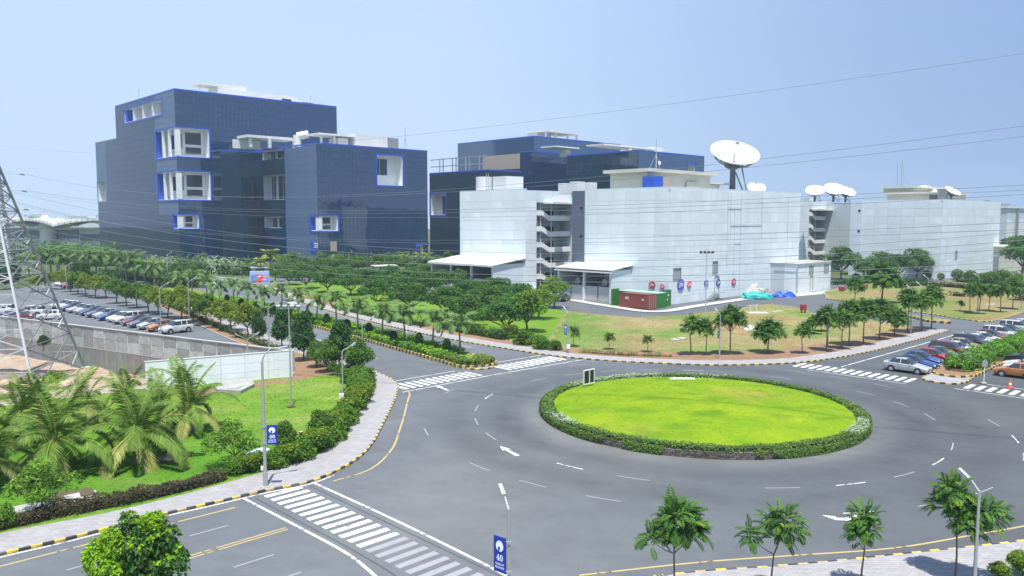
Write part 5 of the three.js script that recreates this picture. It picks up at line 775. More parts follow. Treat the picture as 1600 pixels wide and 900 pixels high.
// hedges
function hedge(label, line, w, h, o = {}) {
  const r = rng(o.seed ?? line.length * 7 + 3), L = new Leaves(), y0 = o.y0 ?? 0, dens = o.dens ?? 55, size = o.size ?? .16, amp = o.amp ?? .12;
  const t = thing('hedge', label, 'hedge'); const core = []; let s = 0; const total = line.reduce((a, p, i) => i ? a + p.distanceTo(line[i - 1]) : 0, 0);
  for (let i = 0; i + 1 < line.length; i++) {
    const a = line[i], b = line[i + 1], d = b.clone().sub(a), len = d.length(); if (len < 1e-4) continue; d.divideScalar(len); const sd = V3(-d.z, 0, d.x), c = a.clone().add(b).multiplyScalar(.5);
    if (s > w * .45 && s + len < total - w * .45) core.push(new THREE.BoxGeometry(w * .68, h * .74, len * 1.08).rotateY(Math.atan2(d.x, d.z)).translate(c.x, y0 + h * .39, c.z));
    const m = Math.round(len * (w + 2 * h) * dens);
    for (let k = 0; k < m; k++) {
      const u = r() * len, q = r() * (w + 2 * h); let x, y, nrm;
      if (q < h) { x = -w / 2; y = q; nrm = sd.clone().negate(); } else if (q < 2 * h) { x = w / 2; y = q - h; nrm = sd.clone(); } else { x = q - 2 * h - w / 2; y = h; nrm = V3(0, 1, 0); }
      const P = a.clone().addScaledVector(d, u), endK = o.open ? 1 : Math.min(1, .30 + .70 * Math.sqrt(Math.min(1, Math.min(s + u, total - s - u) / (w * .6)))); x *= endK; y *= .5 + .5 * endK; const bump = 1 + amp * 2.2 * n2(P.x * .9 + x * .8, P.z * .9 + y, o.seed ?? 1) + amp * 1.3 * n2(P.x * 2.6 + x, P.z * 2.6 + y * 2, 5);
      const rnd = Math.min(1, Math.abs(x) / (w / 2)) ** 4 * .12 * (y / h) ** 3, q2 = bump * (1 - rnd - .1 * r() * r());
      P.addScaledVector(sd, x * q2); P.y = y0 + Math.max(.02, y * q2);
      const nn = nrm.multiplyScalar(.6).add(rdir(r).multiplyScalar(.7)).add(V3(0, .35, 0)).normalize(), dir = V3().crossVectors(nn, rdir(r)).normalize(), z = size * (.6 + .8 * r());
      const patch = o.alt ? sstep(.0, .28, n2((s + u) * (o.altF ?? .12), y * .2 + x * .15, o.altS ?? 8) - (o.altK ?? .05)) : 0;
      L.leaf(P, dir, nn, z, z * .65, tone(r, r() < patch ? o.alt : o.tones, .35));
    }
    s += len;
  }
  part('branches', core, o.core ?? M.leafCore, t); part('foliage', L.build(), M.leaf, t); return t;
}
const ringLine = (rad, n = 120) => Array.from({ length: n + 1 }, (_, i) => V3(RC.x + rad * Math.cos(i / n * 6.2832), 0, RC.z + rad * Math.sin(i / n * 6.2832)));
hedge('low trailing hedge ringing the roundabout lawn on its stone wall', ringLine(RR - .48), .9, .33, { y0: .48, open: 1, tones: GREEN.round, alt: GREEN.silver, altF: .16, altK: .0, altS: 8, dens: 150, size: .13, amp: .14, seed: 41 });
{ // ivy falling over the wall
  const r = rng(52), L = new Leaves(); for (let i = 0; i < 15000; i++) { const a = r() * 6.2832, cover = n2(Math.cos(a) * 3.2 + 5, Math.sin(a) * 3.2, 3) + .30 * n2(a * 9, 1, 2) + (Math.cos(a - 2.75) > .72 ? .5 : 0) + (Math.cos(a - .7) > .78 ? .6 : 0) ; if (cover < .10 - .0) continue; const dep = Math.min(1, .45 + cover) * r() * .62; const P = V3(RC.x + (RR + .05 + .13 * r()) * Math.cos(a), .66 - dep, RC.z + (RR + .05 + .13 * r()) * Math.sin(a)), nn = V3(Math.cos(a), .5, Math.sin(a)).add(rdir(r).multiplyScalar(.6)).normalize(), dir = V3().crossVectors(nn, rdir(r)).normalize(); dir.y -= .5; dir.normalize(); L.leaf(P, dir, nn, .15, .1, tone(r, GREEN.round, .4)); }
  const t = thing('ivy', 'creeper hanging over the stone wall of the roundabout', 'creeper'); t.userData.kind = 'stuff'; part('foliage', L.build(), M.leaf, t);
  // the stone wall, stone by stone
  const w = thing('stone_wall', 'low dark stone wall ringing the roundabout lawn', 'wall'), st = [0, 1, 2].map((k) => new RoundedBoxGeometry(.29 + .035 * k, .118, .22, 1, .02)), mats = [0, 1, 2, 3].map((k) => std({ map: T.concrete, color: rgb(.24 + .09 * k, .225 + .08 * k, .21 + .07 * k), roughness: .95 })), rest = []; let used = 0; const nn = 244;
  const q = rng(8), list = []; for (let row = 0; row < 4; row++) for (let i = 0; i < nn; i++) { const a = (i + (row % 2) * .5 + (q() - .5) * .2) / nn * 6.2832; list.push([a, row, Math.hypot(RC.x + RR * Math.cos(a), RC.z + RR * Math.sin(a))]); }
  list.sort((x, y) => x[2] - y[2]);
  for (const [a, row] of list) { const k = Math.floor(q() * 3), x = RC.x + (RR - .10 + q() * .03) * Math.cos(a), z = RC.z + (RR - .10 + q() * .03) * Math.sin(a), ry = Math.PI / 2 - a; if (used++ < 300) { const m = part('stone', st[k], mats[Math.floor(q() * 4)], w); m.position.set(x, .065 + row * .126, z); m.rotation.y = ry; } else rest.push(st[k].clone().rotateY(ry).translate(x, .065 + row * .126, z)); }
  part('stones', rest, mats[1], w, 'stuff'); part('mortar', new THREE.CylinderGeometry(RR - .14, RR - .14, .50, 120, 1, true).translate(RC.x, .25, RC.z), M.darkGrey, w);
}
{ // domed lawn of the roundabout
  const pos = [], uv = [], idx = [], col = [], n = 128, m = 30; for (let j = 0; j <= m; j++) for (let i = 0; i <= n; i++) { const a = i / n * 6.2832, q = j / m * (RR - .5), x = RC.x + q * Math.cos(a), z = RC.z + q * Math.sin(a); pos.push(x, .50 + .55 * (1 - (j / m) ** 2) + .05 * fbm(x * .4, z * .4, 2, 2), z); uv.push(x, -z); const dry = Math.exp(-(((x - 20.4) / 3.0) ** 2) - ((z + 67.2) / 1.9) ** 2) * 1.1 + .5 * sstep(.12, .42, fbm(x * .22, z * .22, 3, 6)), dk = sstep(.02, .35, fbm(x * .3 + 9, z * .55, 4, 12)); col.push((1 + .45 * dry) * (1 - .30 * dk), (1 - .04 * dry) * (1 - .20 * dk), (1 + 2.2 * dry) * (1 - .1 * dk)); }
  for (let j = 0; j < m; j++) for (let i = 0; i < n; i++) { const a = j * (n + 1) + i, b = a + n + 1; idx.push(a, a + 1, b, b, a + 1, b + 1); } const g = new THREE.BufferGeometry(); g.setAttribute('position', new THREE.Float32BufferAttribute(pos, 3)); g.setAttribute('uv', new THREE.Float32BufferAttribute(uv, 2)); g.setAttribute('color', new THREE.Float32BufferAttribute(col, 3)); g.setIndex(idx); g.computeVertexNormals(); if (g.attributes.normal.getY(5) < 0) { g.index.array.reverse(); g.computeVertexNormals(); }
  ground('lawn', g, M.bright, 'bright yellow green lawn of the roundabout');
}
hedge('dark maroon hedge along the pavement of the palm garden', smooth([W(-20, 46.5), W(-6, 46.5), ...pix([[0, 830], [100, 807], [200, 788], [280, 770], [352, 751]])], .6), 1.0, .62, { tones: GREEN.maroon, alt: GREEN.mixed, altK: .25, dens: 190, size: .13, amp: .16, y0: KB, core: M.leafCore });
const shrub = [1, 2, 3].map((k) => treeProto('shrub', 200 + k, { n: 2600, size: .15, tones: GREEN.mixed, r: .04, fork: .25, limbs: 4, fill: .12, tips: .4, tipTones: k === 3 ? GREEN.gold : GREEN.hedge, blobs: (r) => [...ring(r, 5, .45, .55, .5, .45), [0, .85, 0, .55, .4, .55]] }));
[[368, 742, 1], [388, 739, 1.05], [408, 735, 1.05], [430, 731, 1.1], [452, 724, 1.15], [474, 718, 1.2], [492, 708, 1.25], [508, 697, 1.3], [520, 688, 1.35], [530, 676, 1.3], [541, 664, 1.3], [549, 652, 1.35], [556, 641, 1.3], [563, 630, 1.35], [567, 619, 1.3], [570, 609, 1.35], [571, 601, 1.4], [558, 612, 1.3], [560, 598, 1.4], [549, 632, 1.2], [546, 600, 1.3], [552, 620, 1.25], [515, 676, 1.2], [528, 660, 1.1]].forEach(([x, y, s], i) => plant(shrub, rG, 'shrub', G(x, y - 2, KB), `green and gold shrub in the belt along the garden pavement, ${ord(i)} from the maroon hedge`, 'shrubs in the belt along the garden pavement', s * .84, 'shrub'));
const dots = [[445, 718, 1.7, 'taller dark shrub in the belt beside the tree stump'], [498, 690, 1.5, 'dark leafy shrub standing above the belt on the lawn side']]; dots.forEach(([x, y, s, l]) => plant(bushy, rG, 'shrub', G(x, y, KB), l, null, s * .42, 'shrub'));
// loose small trees on the garden lawn
const wispy = [1, 2].map((k) => treeProto('young_tree', 210 + k, { n: 2600, size: .17, tones: GREEN.street, tips: .3, tipTones: GREEN.lime, r: .05, fork: .9, limbs: 7, wide: .42, blobs: (r) => [...ring(r, 7, .95, 1.75, .6, .42), ...ring(r, 4, .5, 2.4, .5, .4), [0, 2.75, 0, .45, .4, .45]] }));
plant(wispy, rG, 'young_tree', G(366, 732), 'light feathery young tree on the garden lawn left of the banner lamp', null, 1.12); plant(wispy, rG, 'young_tree', G(66, 806), 'small round bright young tree in front of the coconut palms', null, 1.05);
{ const t = treeProto('round_tree', 220, { n: 8500, size: .175, vary: 1, tones: [[.03, .10, .016], [.085, .20, .04]], tips: .28, tipTones: GREEN.lime, r: .12, fork: 3.2, limbs: 9, fill: .12, wide: .6, blobs: (r) => [...ring(r, 7, 1.05, 4.8, .62, .6, .3), [.35, 5.75, .1, .62, .55, .6], [1.0, 5.5, .3, .5, .5, .5], [-.2, 6.15, .1, .35, .35, .35], [.75, 6.1, -.1, .34, .3, .34], [.1, 5.1, .2, .9, .7, .9], [0, 4.2, 0, .9, .5, .9], [1.2, 4.7, .5, .5, .45, .5]] });
  const L = new Leaves(), r = rng(223); blobLeaves(L, r, [[-1.25, 4.9, .4, .75, .7, .7], [-.85, 5.45, .3, .55, .5, .5], [-.6, 4.5, .8, .7, .6, .6], [.6, 4.2, .95, .5, .4, .45], [.75, 6.15, .2, .45, .35, .45]], 5200, .14, GREEN.lime); const c = t.clone(); c.name = numbered('round_tree'); c.userData = { label: 'dense round tree with lime green new shoots in the near left corner', category: 'tree' }; part('new_shoots', L.build(), M.leaf, c); c.position.copy(V3(-12.3, .15, -25.2)); c.scale.set(.80, .97, .80); scene.add(c); }
// median planting
const lineAt = (base, d) => offset(base, d);
const mid = lineAt(medianL, -MW / 2);
const rH = rng(61);
for (const [d, w, h, k, nm] of [[-.9, 1.35, .62, 0, 'near'], [-2.3, 1.1, .5, 2, 'middle'], [-3.8, 1.35, .6, 4, 'far']]) {
  const ln = lineAt(medianL, d).slice(6 + k).filter((_, i) => i % 2 === 0).slice(0, 80); hedge(`bright green clipped hedge strip in the palm median, ${nm} one from the car park side`, ln, w, h, { y0: .28, tones: GREEN.hedge, alt: GREEN.lime, altK: -.12, altF: .3, dens: 60, size: .24, amp: .3, seed: 70 + k });
}
hedge('pale yellowish rounded hedge at the tip of the palm median', smooth([medianR[4].clone().lerp(medianL[4], .18), ...noseM.slice(2, -2).map((p) => p.clone().lerp(mid[0], .36)), medianL[4].clone().lerp(medianR[4], .18), medianL[9].clone().lerp(medianR[9], .18)], .5), 1.7, .6, { y0: .28, tones: GREEN.nose, dens: 90, size: .16, amp: .15, seed: 77 });
const topiary = treeProto('topiary', 230, { n: 1300, size: .16, tones: GREEN.ficus, r: .04, fork: .5, limbs: 1, fill: .2, blobs: () => [[0, 1.0, 0, .42, .62, .42], [0, 1.45, 0, .3, .3, .3]] });
[[698, 549], [655, 541], [615, 534], [577, 523], [543, 516], [511, 507], [481, 500], [451, 494], [427, 487], [401, 483], [377, 479], [355, 473]].forEach(([x, y], i) => plant([topiary], rG, 'topiary', G(x, y + 4, .3), `dark egg shaped topiary in the median, ${ord(i)} from the tip at the zebra crossing`, 'topiary bushes along the median', 1.05, 'shrub'));
// planter hedge on the right, small palm in it
hedge('long bright green hedge between the two rows of parked cars', smooth([W(88.6, 26.3), W(100, 26.4), W(125, 26.4), W(150, 26.4)], .8), 3.0, 1.15, { y0: .2, tones: GREEN.hedge, alt: GREEN.feather, altK: .15, altF: .2, dens: 80, size: .2, amp: .22, seed: 83 });
palm('feather_palm', W(91.5, 26.9, .2), 'small dark palm at the front end of the hedge between parked cars', null, royF, { h: 1.0, r: .08, s: .8, n: 12 }, 801);
// verge plants along the field and grove
hedge('low weedy planting along the kerb of the dry field', smooth(pix([[905, 552], [960, 556], [1010, 558], [1050, 559]]), .7), .9, .28, { y0: KB, tones: GREEN.street, dens: 60, size: .16, amp: .5, core: M.soil, seed: 91 });
[[846, 545, 1.3], [820, 538, 1.5], [868, 547, .9], [800, 528, 1.2]].forEach(([x, y, s], i) => plant(shrub, rG, 'shrub', G(x, y, KB), `yellow green shrub on the soil at the near corner of the grove, ${ord(i)} planted`, null, s, 'shrub').userData.label = ['mid sized yellow green shrub between two others at the near corner of the grove', 'largest yellow green shrub at the near corner of the grove under the slim stemmed tree', 'smallest yellow green shrub by the banner lamp at the field corner', 'yellow green shrub behind the lamp with the white box, edge of the grove'][i]);
hedge('dark loose hedge under the near edge of the grove', smooth(pix([[690, 514], [730, 522], [765, 528], [792, 533]]), .7), 1.2, 1.0, { y0: KB, tones: GREEN.ficus, alt: GREEN.street, dens: 36, size: .25, amp: .4, seed: 93 });
hedge('loose green hedge along the kerb under the grove', smooth(pix([[520, 482], [570, 493], [620, 504], [670, 512]]), .8), 1.0, .7, { y0: KB, tones: GREEN.street, dens: 30, size: .25, amp: .5, seed: 94 });
hedge('low dark hedge across the far plot', smooth(pix([[1400, 451], [1440, 447], [1490, 450], [1540, 455], [1575, 456]]), 1), 1.6, .9, { y0: KB, tones: GREEN.maroon, alt: GREEN.ficus, altK: -.1, dens: 20, size: .3, amp: .2, seed: 95 });
hedge('second low hedge nearer the far hall', smooth(pix([[1490, 441], [1530, 444], [1580, 448]]), 1), 1.4, .9, { y0: KB, tones: GREEN.ficus, dens: 20, size: .3, amp: .2, seed: 96 });
hedge('low reddish hedge patch in the middle of the far plot', smooth(pix([[1482, 463], [1500, 464], [1514, 465]]), 1), 1.6, .7, { y0: KB, tones: GREEN.maroon, alt: GREEN.feather, dens: 24, size: .25, amp: .4, seed: 97 });
hedge('dark hedge at the foot of the far hall', smooth(pix([[1300, 445], [1340, 443], [1400, 442], [1455, 441]]), 1), 1.6, 1.0, { tones: GREEN.ficus, dens: 20, size: .3, amp: .3, seed: 98 });
// green belt before the glass office
hedge('thick green belt of shrubs across the street from the glass office', smooth(pix([[150, 440], [220, 445], [290, 448], [335, 448]]), 1.2), 6, 2.6, { tones: GREEN.far, alt: GREEN.street, dens: 9, size: .55, amp: .35, seed: 101 });
hedge('white flecked shrub belt at the foot of the glass office left side', smooth(pix([[190, 420], [280, 424], [360, 428], [395, 430]]), 1.5), 5, 3.2, { tones: GREEN.far, alt: GREEN.silver, altK: .05, dens: 8, size: .6, amp: .4, seed: 102 });
hedge('green belt at the foot of the glass office front block', smooth(pix([[430, 420], [500, 418], [580, 416], [680, 416]]), 1.5), 5, 3.0, { tones: GREEN.far, alt: GREEN.streetYellow, dens: 8, size: .55, amp: .45, seed: 103 });
hedge('green belt behind the far palms', smooth(pix([[-40, 410], [40, 410], [110, 412], [170, 416]]), 2), 8, 5.5, { tones: GREEN.far, dens: 4, size: .9, amp: .4, seed: 104 });
hedge('small clipped bushes under the street trees by the car park', smooth(offset(kerbFar, 3.6).slice(30, 150), .9), .7, .6, { y0: KB, tones: GREEN.ficus, alt: GREEN.street, dens: 22, size: .22, amp: .9, seed: 105 });
const farTree = [1, 2].map((k) => treeProto('shade_tree', 240 + k, { n: 2600, size: .45, tones: k === 1 ? GREEN.far : GREEN.street, r: .16, fork: 1.6, limbs: 6, blobs: (r) => [...ring(r, 6, 1.6, 3.2, 1.3, 1.0), ...ring(r, 3, .8, 4.6, 1.1, .9)] }));
const beltAt = [[316, 419, 1.1], [455, 424, 1.3], [478, 428, 1.2], [500, 426, 1.3], [530, 426, 1.2], [560, 428, 1.2], [590, 426, 1.2], [620, 424, 1.1], [446, 434, 1.2], [468, 438, 1.2], [430, 440, 1.1], [648, 432, 1.1], [276, 436, 1.0], [300, 438, 1.0], [250, 436, 1.0], [684, 424, 1.1], [700, 416, 1.1]];
const beltOrd = rankBy(beltAt, ([x]) => x);
beltAt.forEach(([x, y, s], i) => plant(farTree, rG, 'shade_tree', G(x, y), `rounded green tree before the foot of the glass office, ${ord(beltOrd[i])} from the left`, 'trees before the glass office', s * .74));
[[22, 450], [8, 452], [120, 447], [134, 449]].forEach(([x, y], i) => plant(ficus, rG, 'dense_tree', G(x, y), `dark conical tree beyond the far car park, ${ord([1, 0, 2, 3][i])} from the left`, 'dark conical trees by the far car park', 1.3));
{ const c = plant(bushy, rG, 'shrub', V3(-46.2, -3.2, -94.2), 'green shrub growing on the concrete wall behind the pylon', null, .55, 'shrub'); c.position.copy(atD(68, 548, 97.8)); const d = plant(bushy, rG, 'shrub', V3(-39, -3.0, -89), 'lone weed in the rubble plot at the foot of the concrete wall', null, .5, 'shrub'); const e = plant(shrub, rG, 'shrub', V3(-50, -2.5, -85), 'pale grassy weed patch beside the pylon footing', null, 1.3, 'shrub'); }
plant(shrub, rG, 'shrub', G(1560, 905, KB), 'dark green shrub at the foot of the right lamp', null, .55, 'shrub'); plant(shrub, rG, 'shrub', G(1592, 897, KB), 'leafy shrub in the lower right corner', null, .7, 'shrub'); plant(shrub, rG, 'shrub', G(8, 822, KB), 'small bright shrub at the left edge before the maroon hedge', null, .8, 'shrub');

// grass blades standing up out of the lawns
function blades(label, poly, n, h, y, tones, seed, domed) {
  const r = rng(seed), L = new Leaves(); for (let k = 0; k < 6; k++) { const a = r() * 6.28, d = V3(Math.cos(a) * .5, 1, Math.sin(a) * .5).normalize(); L.leaf(V3((r() - .5) * .16, 0, (r() - .5) * .16), d, V3(Math.cos(a), -.3, Math.sin(a)).normalize(), h * (.7 + .6 * r()), h * .35, [1, 1, 1]); }
  const bb = new THREE.Box3().setFromPoints(poly), m = new THREE.InstancedMesh(L.build(), std({ vertexColors: true, roughness: .95 }), n), q = new THREE.Object3D(); let k = 0, tries = 0;
  while (k < n && tries++ < n * 12) { const x = rr(r, bb.min.x, bb.max.x), z = rr(r, bb.min.z, bb.max.z); if (!inside(x, z, poly)) continue; q.position.set(x, domed ? .5 + .55 * (1 - ((Math.hypot(x - RC.x, z - RC.z)) / (RR - .5)) ** 2) : y, z); q.rotation.y = r() * 6.28; q.scale.setScalar(.6 + .8 * r()); q.updateMatrix(); m.setMatrixAt(k, q.matrix); const t = .5 + .8 * fbm(x * .12, z * .12, 3, seed); const c = mixc(tones[0], tones[1], Math.max(0, Math.min(1, t))), v = .93 + .14 * r(); m.setColorAt(k++, rgb(c[0] * v, c[1] * v, c[2] * v)); }
  m.count = k; m.name = numbered('grass'); m.userData = { kind: 'stuff', label, category: 'grass' }; m.castShadow = m.receiveShadow = true; scene.add(m);
}
blades('short grass standing on the palm garden lawn', lawnPoly.filter((p) => p.x > -60), 12000, .07, KB, [[.095, .205, .018], [.16, .265, .03]], 5);
blades('short yellow green grass on the roundabout lawn', ringLine(RR - 1.3, 60), 8000, .045, .5, [[.16, .275, .008], [.235, .325, .012]], 6, true);
blades('dry straw coloured tufts on the field', [...fieldIn.slice(cut), ...backIn.slice(0, sA + 1)], 5000, .08, KB, [[.20, .20, .07], [.27, .24, .11]], 7);

// ---------------------------------------------------------------- cars
const paintOf = {}; const carPaint = (c) => paintOf[c.join()] ??= phys({ color: rgb(...c), roughness: .35, metalness: .15, clearcoat: 1, clearcoatRoughness: .06 });
const COL = { white: [.72, .73, .74], silver: [.42, .44, .46], navy: [.015, .035, .16], blue: [.02, .06, .24], black: [.015, .016, .02], grey: [.10, .11, .12], maroon: [.16, .012, .02], red: [.35, .02, .025], tan: [.38, .26, .15], orange: [.44, .17, .04], beige: [.45, .37, .25], slate: [.09, .13, .16] };
// stations: x, floor y, half width, belt y, top y, half width at the top, tag of the interval that follows
const CAR = {
  sedan: [[2.2, .34, .72, .56, .60, .60, 'b'], [2.12, .24, .82, .66, .70, .68, 'b'], [1.25, .22, .86, .84, .89, .70, 'b'], [.82, .22, .87, .92, .97, .70, 'g'], [.05, .22, .87, .94, 1.42, .56, 'c'], [-.40, .22, .87, .95, 1.455, .56, 'p'], [-.48, .22, .87, .95, 1.455, .56, 'c'], [-1.02, .22, .86, .97, 1.40, .55, 'g'], [-1.62, .24, .85, .99, 1.06, .68, 'b'], [-2.12, .28, .80, .94, 1.02, .66, 'b'], [-2.22, .38, .72, .72, .80, .60, 'e']],
  hatch: [[1.86, .34, .70, .60, .64, .58, 'b'], [1.78, .24, .80, .72, .76, .66, 'b'], [1.05, .22, .84, .90, .96, .68, 'b'], [.72, .22, .85, .96, 1.02, .68, 'g'], [.05, .22, .85, .97, 1.48, .58, 'c'], [-.45, .22, .85, .98, 1.52, .58, 'p'], [-.53, .22, .85, .98, 1.52, .58, 'c'], [-1.15, .22, .84, 1.01, 1.48, .57, 'p'], [-1.35, .24, .83, 1.02, 1.42, .56, 'g'], [-1.72, .28, .80, .98, 1.04, .66, 'b'], [-1.84, .38, .72, .74, .80, .62, 'e']],
  suv: [[2.2, .42, .76, .70, .75, .62, 'b'], [2.12, .34, .86, .86, .92, .70, 'b'], [1.3, .32, .90, 1.04, 1.10, .74, 'b'], [.95, .32, .91, 1.08, 1.14, .74, 'g'], [.35, .32, .91, 1.10, 1.70, .66, 'c'], [-.35, .32, .91, 1.10, 1.76, .66, 'p'], [-.43, .32, .91, 1.10, 1.76, .66, 'c'], [-1.15, .32, .91, 1.12, 1.74, .65, 'p'], [-1.25, .32, .91, 1.12, 1.74, .65, 'c'], [-1.85, .34, .90, 1.12, 1.70, .64, 'g'], [-2.1, .36, .86, 1.06, 1.12, .72, 'b'], [-2.2, .46, .80, .82, .88, .68, 'e']],
};
function carGeo(type) {
  const S = CAR[type], prof = ([x, yf, hw, be, to, ht]) => { const h = [[hw * .80, yf], [hw * .97, yf + .10], [hw, yf + (be - yf) * .55], [hw * .985, be - .05], [hw * .93, be], [ht, to - .035], [ht * .82, to], [0, to + .02]]; return [...h.map(([z, y]) => V3(x, y, z)), ...h.slice(0, -1).reverse().map(([z, y]) => V3(x, y, -z))]; };
  const P = S.map(prof), n = P[0].length, body = [], glass = [], quad = (a, A, B, C, D) => a.push(A, B, C, A, C, D);
  for (let i = 0; i + 1 < S.length; i++) for (let j = 0; j + 1 < n; j++) {
    const t = S[i][6], m = Math.min(j, n - 2 - j), isG = (t === 'g' && m >= 5 && j !== -1 && (m === 5 || m === 6)) || (t === 'g' && m === 4) || (t === 'c' && m === 4);
    quad(isG ? glass : body, P[i][j], P[i + 1][j], P[i + 1][j + 1], P[i][j + 1]);
  }
  for (const [k, rev] of [[0, 0], [P.length - 1, 1]]) { const c = V3(S[k][0], (S[k][1] + S[k][3]) / 2, 0); for (let j = 0; j < n; j++) { const a = P[k][j], b = P[k][(j + 1) % n]; rev ? body.push(c, b, a) : body.push(c, a, b); } }
  const mk = (q) => { const g = new THREE.BufferGeometry().setFromPoints(q); g.setAttribute('uv', new THREE.Float32BufferAttribute(new Float32Array(q.length * 2), 2)); g.computeVertexNormals(); return g; };
  return [mk(body), mk(glass)];
}
M.tyre = std({ color: rgb(.02, .02, .02), roughness: .85 }); M.rim = std({ color: rgb(.45, .46, .48), roughness: .35, metalness: .6 }); M.lampGlass = phys({ color: rgb(.75, .77, .8), roughness: .15 }); M.tail = phys({ color: rgb(.35, .01, .015), roughness: .2 });
const carGeos = {}; for (const k in CAR) carGeos[k] = carGeo(k);
function carProto(type) {
  const o = new THREE.Group(), S = CAR[type], f = S[0], b = S[S.length - 1], [bg, gg] = carGeos[type], wb = (S[1][0] - S[S.length - 2][0]) * .31, wr = type === 'suv' ? .36 : .31, hw = S[4][2];
  part('body', bg, M.white, o); part('windows', gg, M.window, o);
  for (const sx of [1, -1]) for (const sz of [1, -1]) { const w = part('wheel', new THREE.CylinderGeometry(wr, wr, .22, 18).rotateX(Math.PI / 2).translate(sx * wb, wr, sz * (hw - .08)), M.tyre, o); part('rim', new THREE.CylinderGeometry(wr * .62, wr * .62, .03, 12).rotateX(Math.PI / 2).translate(sx * wb, wr, sz * (hw + .035)), M.rim, w); part('wheel_arch', new THREE.CylinderGeometry(wr * 1.2, wr * 1.2, .03, 18).rotateX(Math.PI / 2).translate(sx * wb, wr + .02, sz * (hw - .005)), M.black, o); }
  for (const s of [1, -1]) { part('headlight', new RoundedBoxGeometry(.22, .15, .34, 1, .04).translate(f[0] - .12, f[3] + .05, s * f[2] * .76), M.lampGlass, o); part('tail_light', new RoundedBoxGeometry(.14, .2, .26, 1, .04).translate(b[0] + .07, b[3] + .02, s * b[2] * .85), M.tail, o); part('mirror', new RoundedBoxGeometry(.12, .12, .2, 1, .04).translate(S[3][0] - .25, S[3][3] + .08, s * (hw + .08)), M.white, o); part('door_line', [bx(.015, .5, .012, S[5][0] - .03, .66, s * (hw + .002)), bx(.16, .03, .02, S[5][0] - .25, .86, s * (hw + .004))], M.darkGrey, o); }
  part('grille', bx(.06, .14, f[2] * 1.0, f[0] + .005, f[1] + .12, 0), M.black, o); part('number_plate', bx(.02, .11, .46, f[0] + .04, f[1] + .06, 0), M.white, o); part('number_plate', bx(.02, .11, .46, b[0] - .03, b[1] + .22, 0), M.white, o);
  return o;
}
const rC = rng(404), carProtos = {}; for (const k in CAR) carProtos[k] = carProto(k);
function car(type, colour, p, turn, label, group) {
  const c = carProtos[type].clone(); c.name = numbered('parked_car'); c.userData = { label, category: 'car', ...(group ? { group } : {}) }; c.position.copy(p); c.position.y = .006; c.rotation.y = turn + (rC() - .5) * .07; c.position.x += (rC() - .5) * .3; c.position.z += (rC() - .5) * .3;
  const m = carPaint(COL[colour]); for (const k of c.children) if (k.name === 'body' || k.name === 'mirror') k.material = m; scene.add(c); return c;
}
const TOWARD = THETA - Math.PI / 2;                                  // nose towards the eye on the right
{ const g = 'cars parked along the hedge on the right';
  [['sedan', 'silver'], ['sedan', 'navy'], ['hatch', 'blue'], ['hatch', 'red'], ['sedan', 'slate'], ['suv', 'maroon'], ['sedan', 'white'], ['hatch', 'tan'], ['suv', 'black'], ['hatch', 'white'], ['sedan', 'white'], ['hatch', 'maroon'], ['suv', 'white'], ['sedan', 'navy'], ['sedan', 'grey'], ['suv', 'white'], ['hatch', 'silver'], ['sedan', 'white']].forEach(([t, c], i) => car(t, c, W(86.0 + i * 2.72, 30.15 + (i % 3) * .1), TOWARD, i === 0 ? 'silver saloon car parked at the near end of the hedge row, side in full view' : `${c === 'slate' ? 'dark grey green' : c} ${{ sedan: 'saloon', hatch: 'hatchback', suv: 'tall estate' }[t]} car, ${ord(i)} in the row along the right hedge`, g));
  const h = 'cars parked on the near side of the right hedge';
  [['hatch', 'orange'], ['hatch', 'white'], ['sedan', 'white'], ['suv', 'black'], ['sedan', 'white']].forEach(([t, c], i) => car(t, c, W([91.3, 93.9, 96.5, 99.6, 102.4][i], [21.5, 21.6, 21.8, 22.2, 21.6][i]), TOWARD + Math.PI, ['orange brown hatchback car behind the traffic cone', 'white hatchback car directly behind the orange one', 'white saloon car second behind the orange one', 'black tall car behind the white ones near the right hedge', 'white saloon car last in the short row at the right edge'][i], h)); }
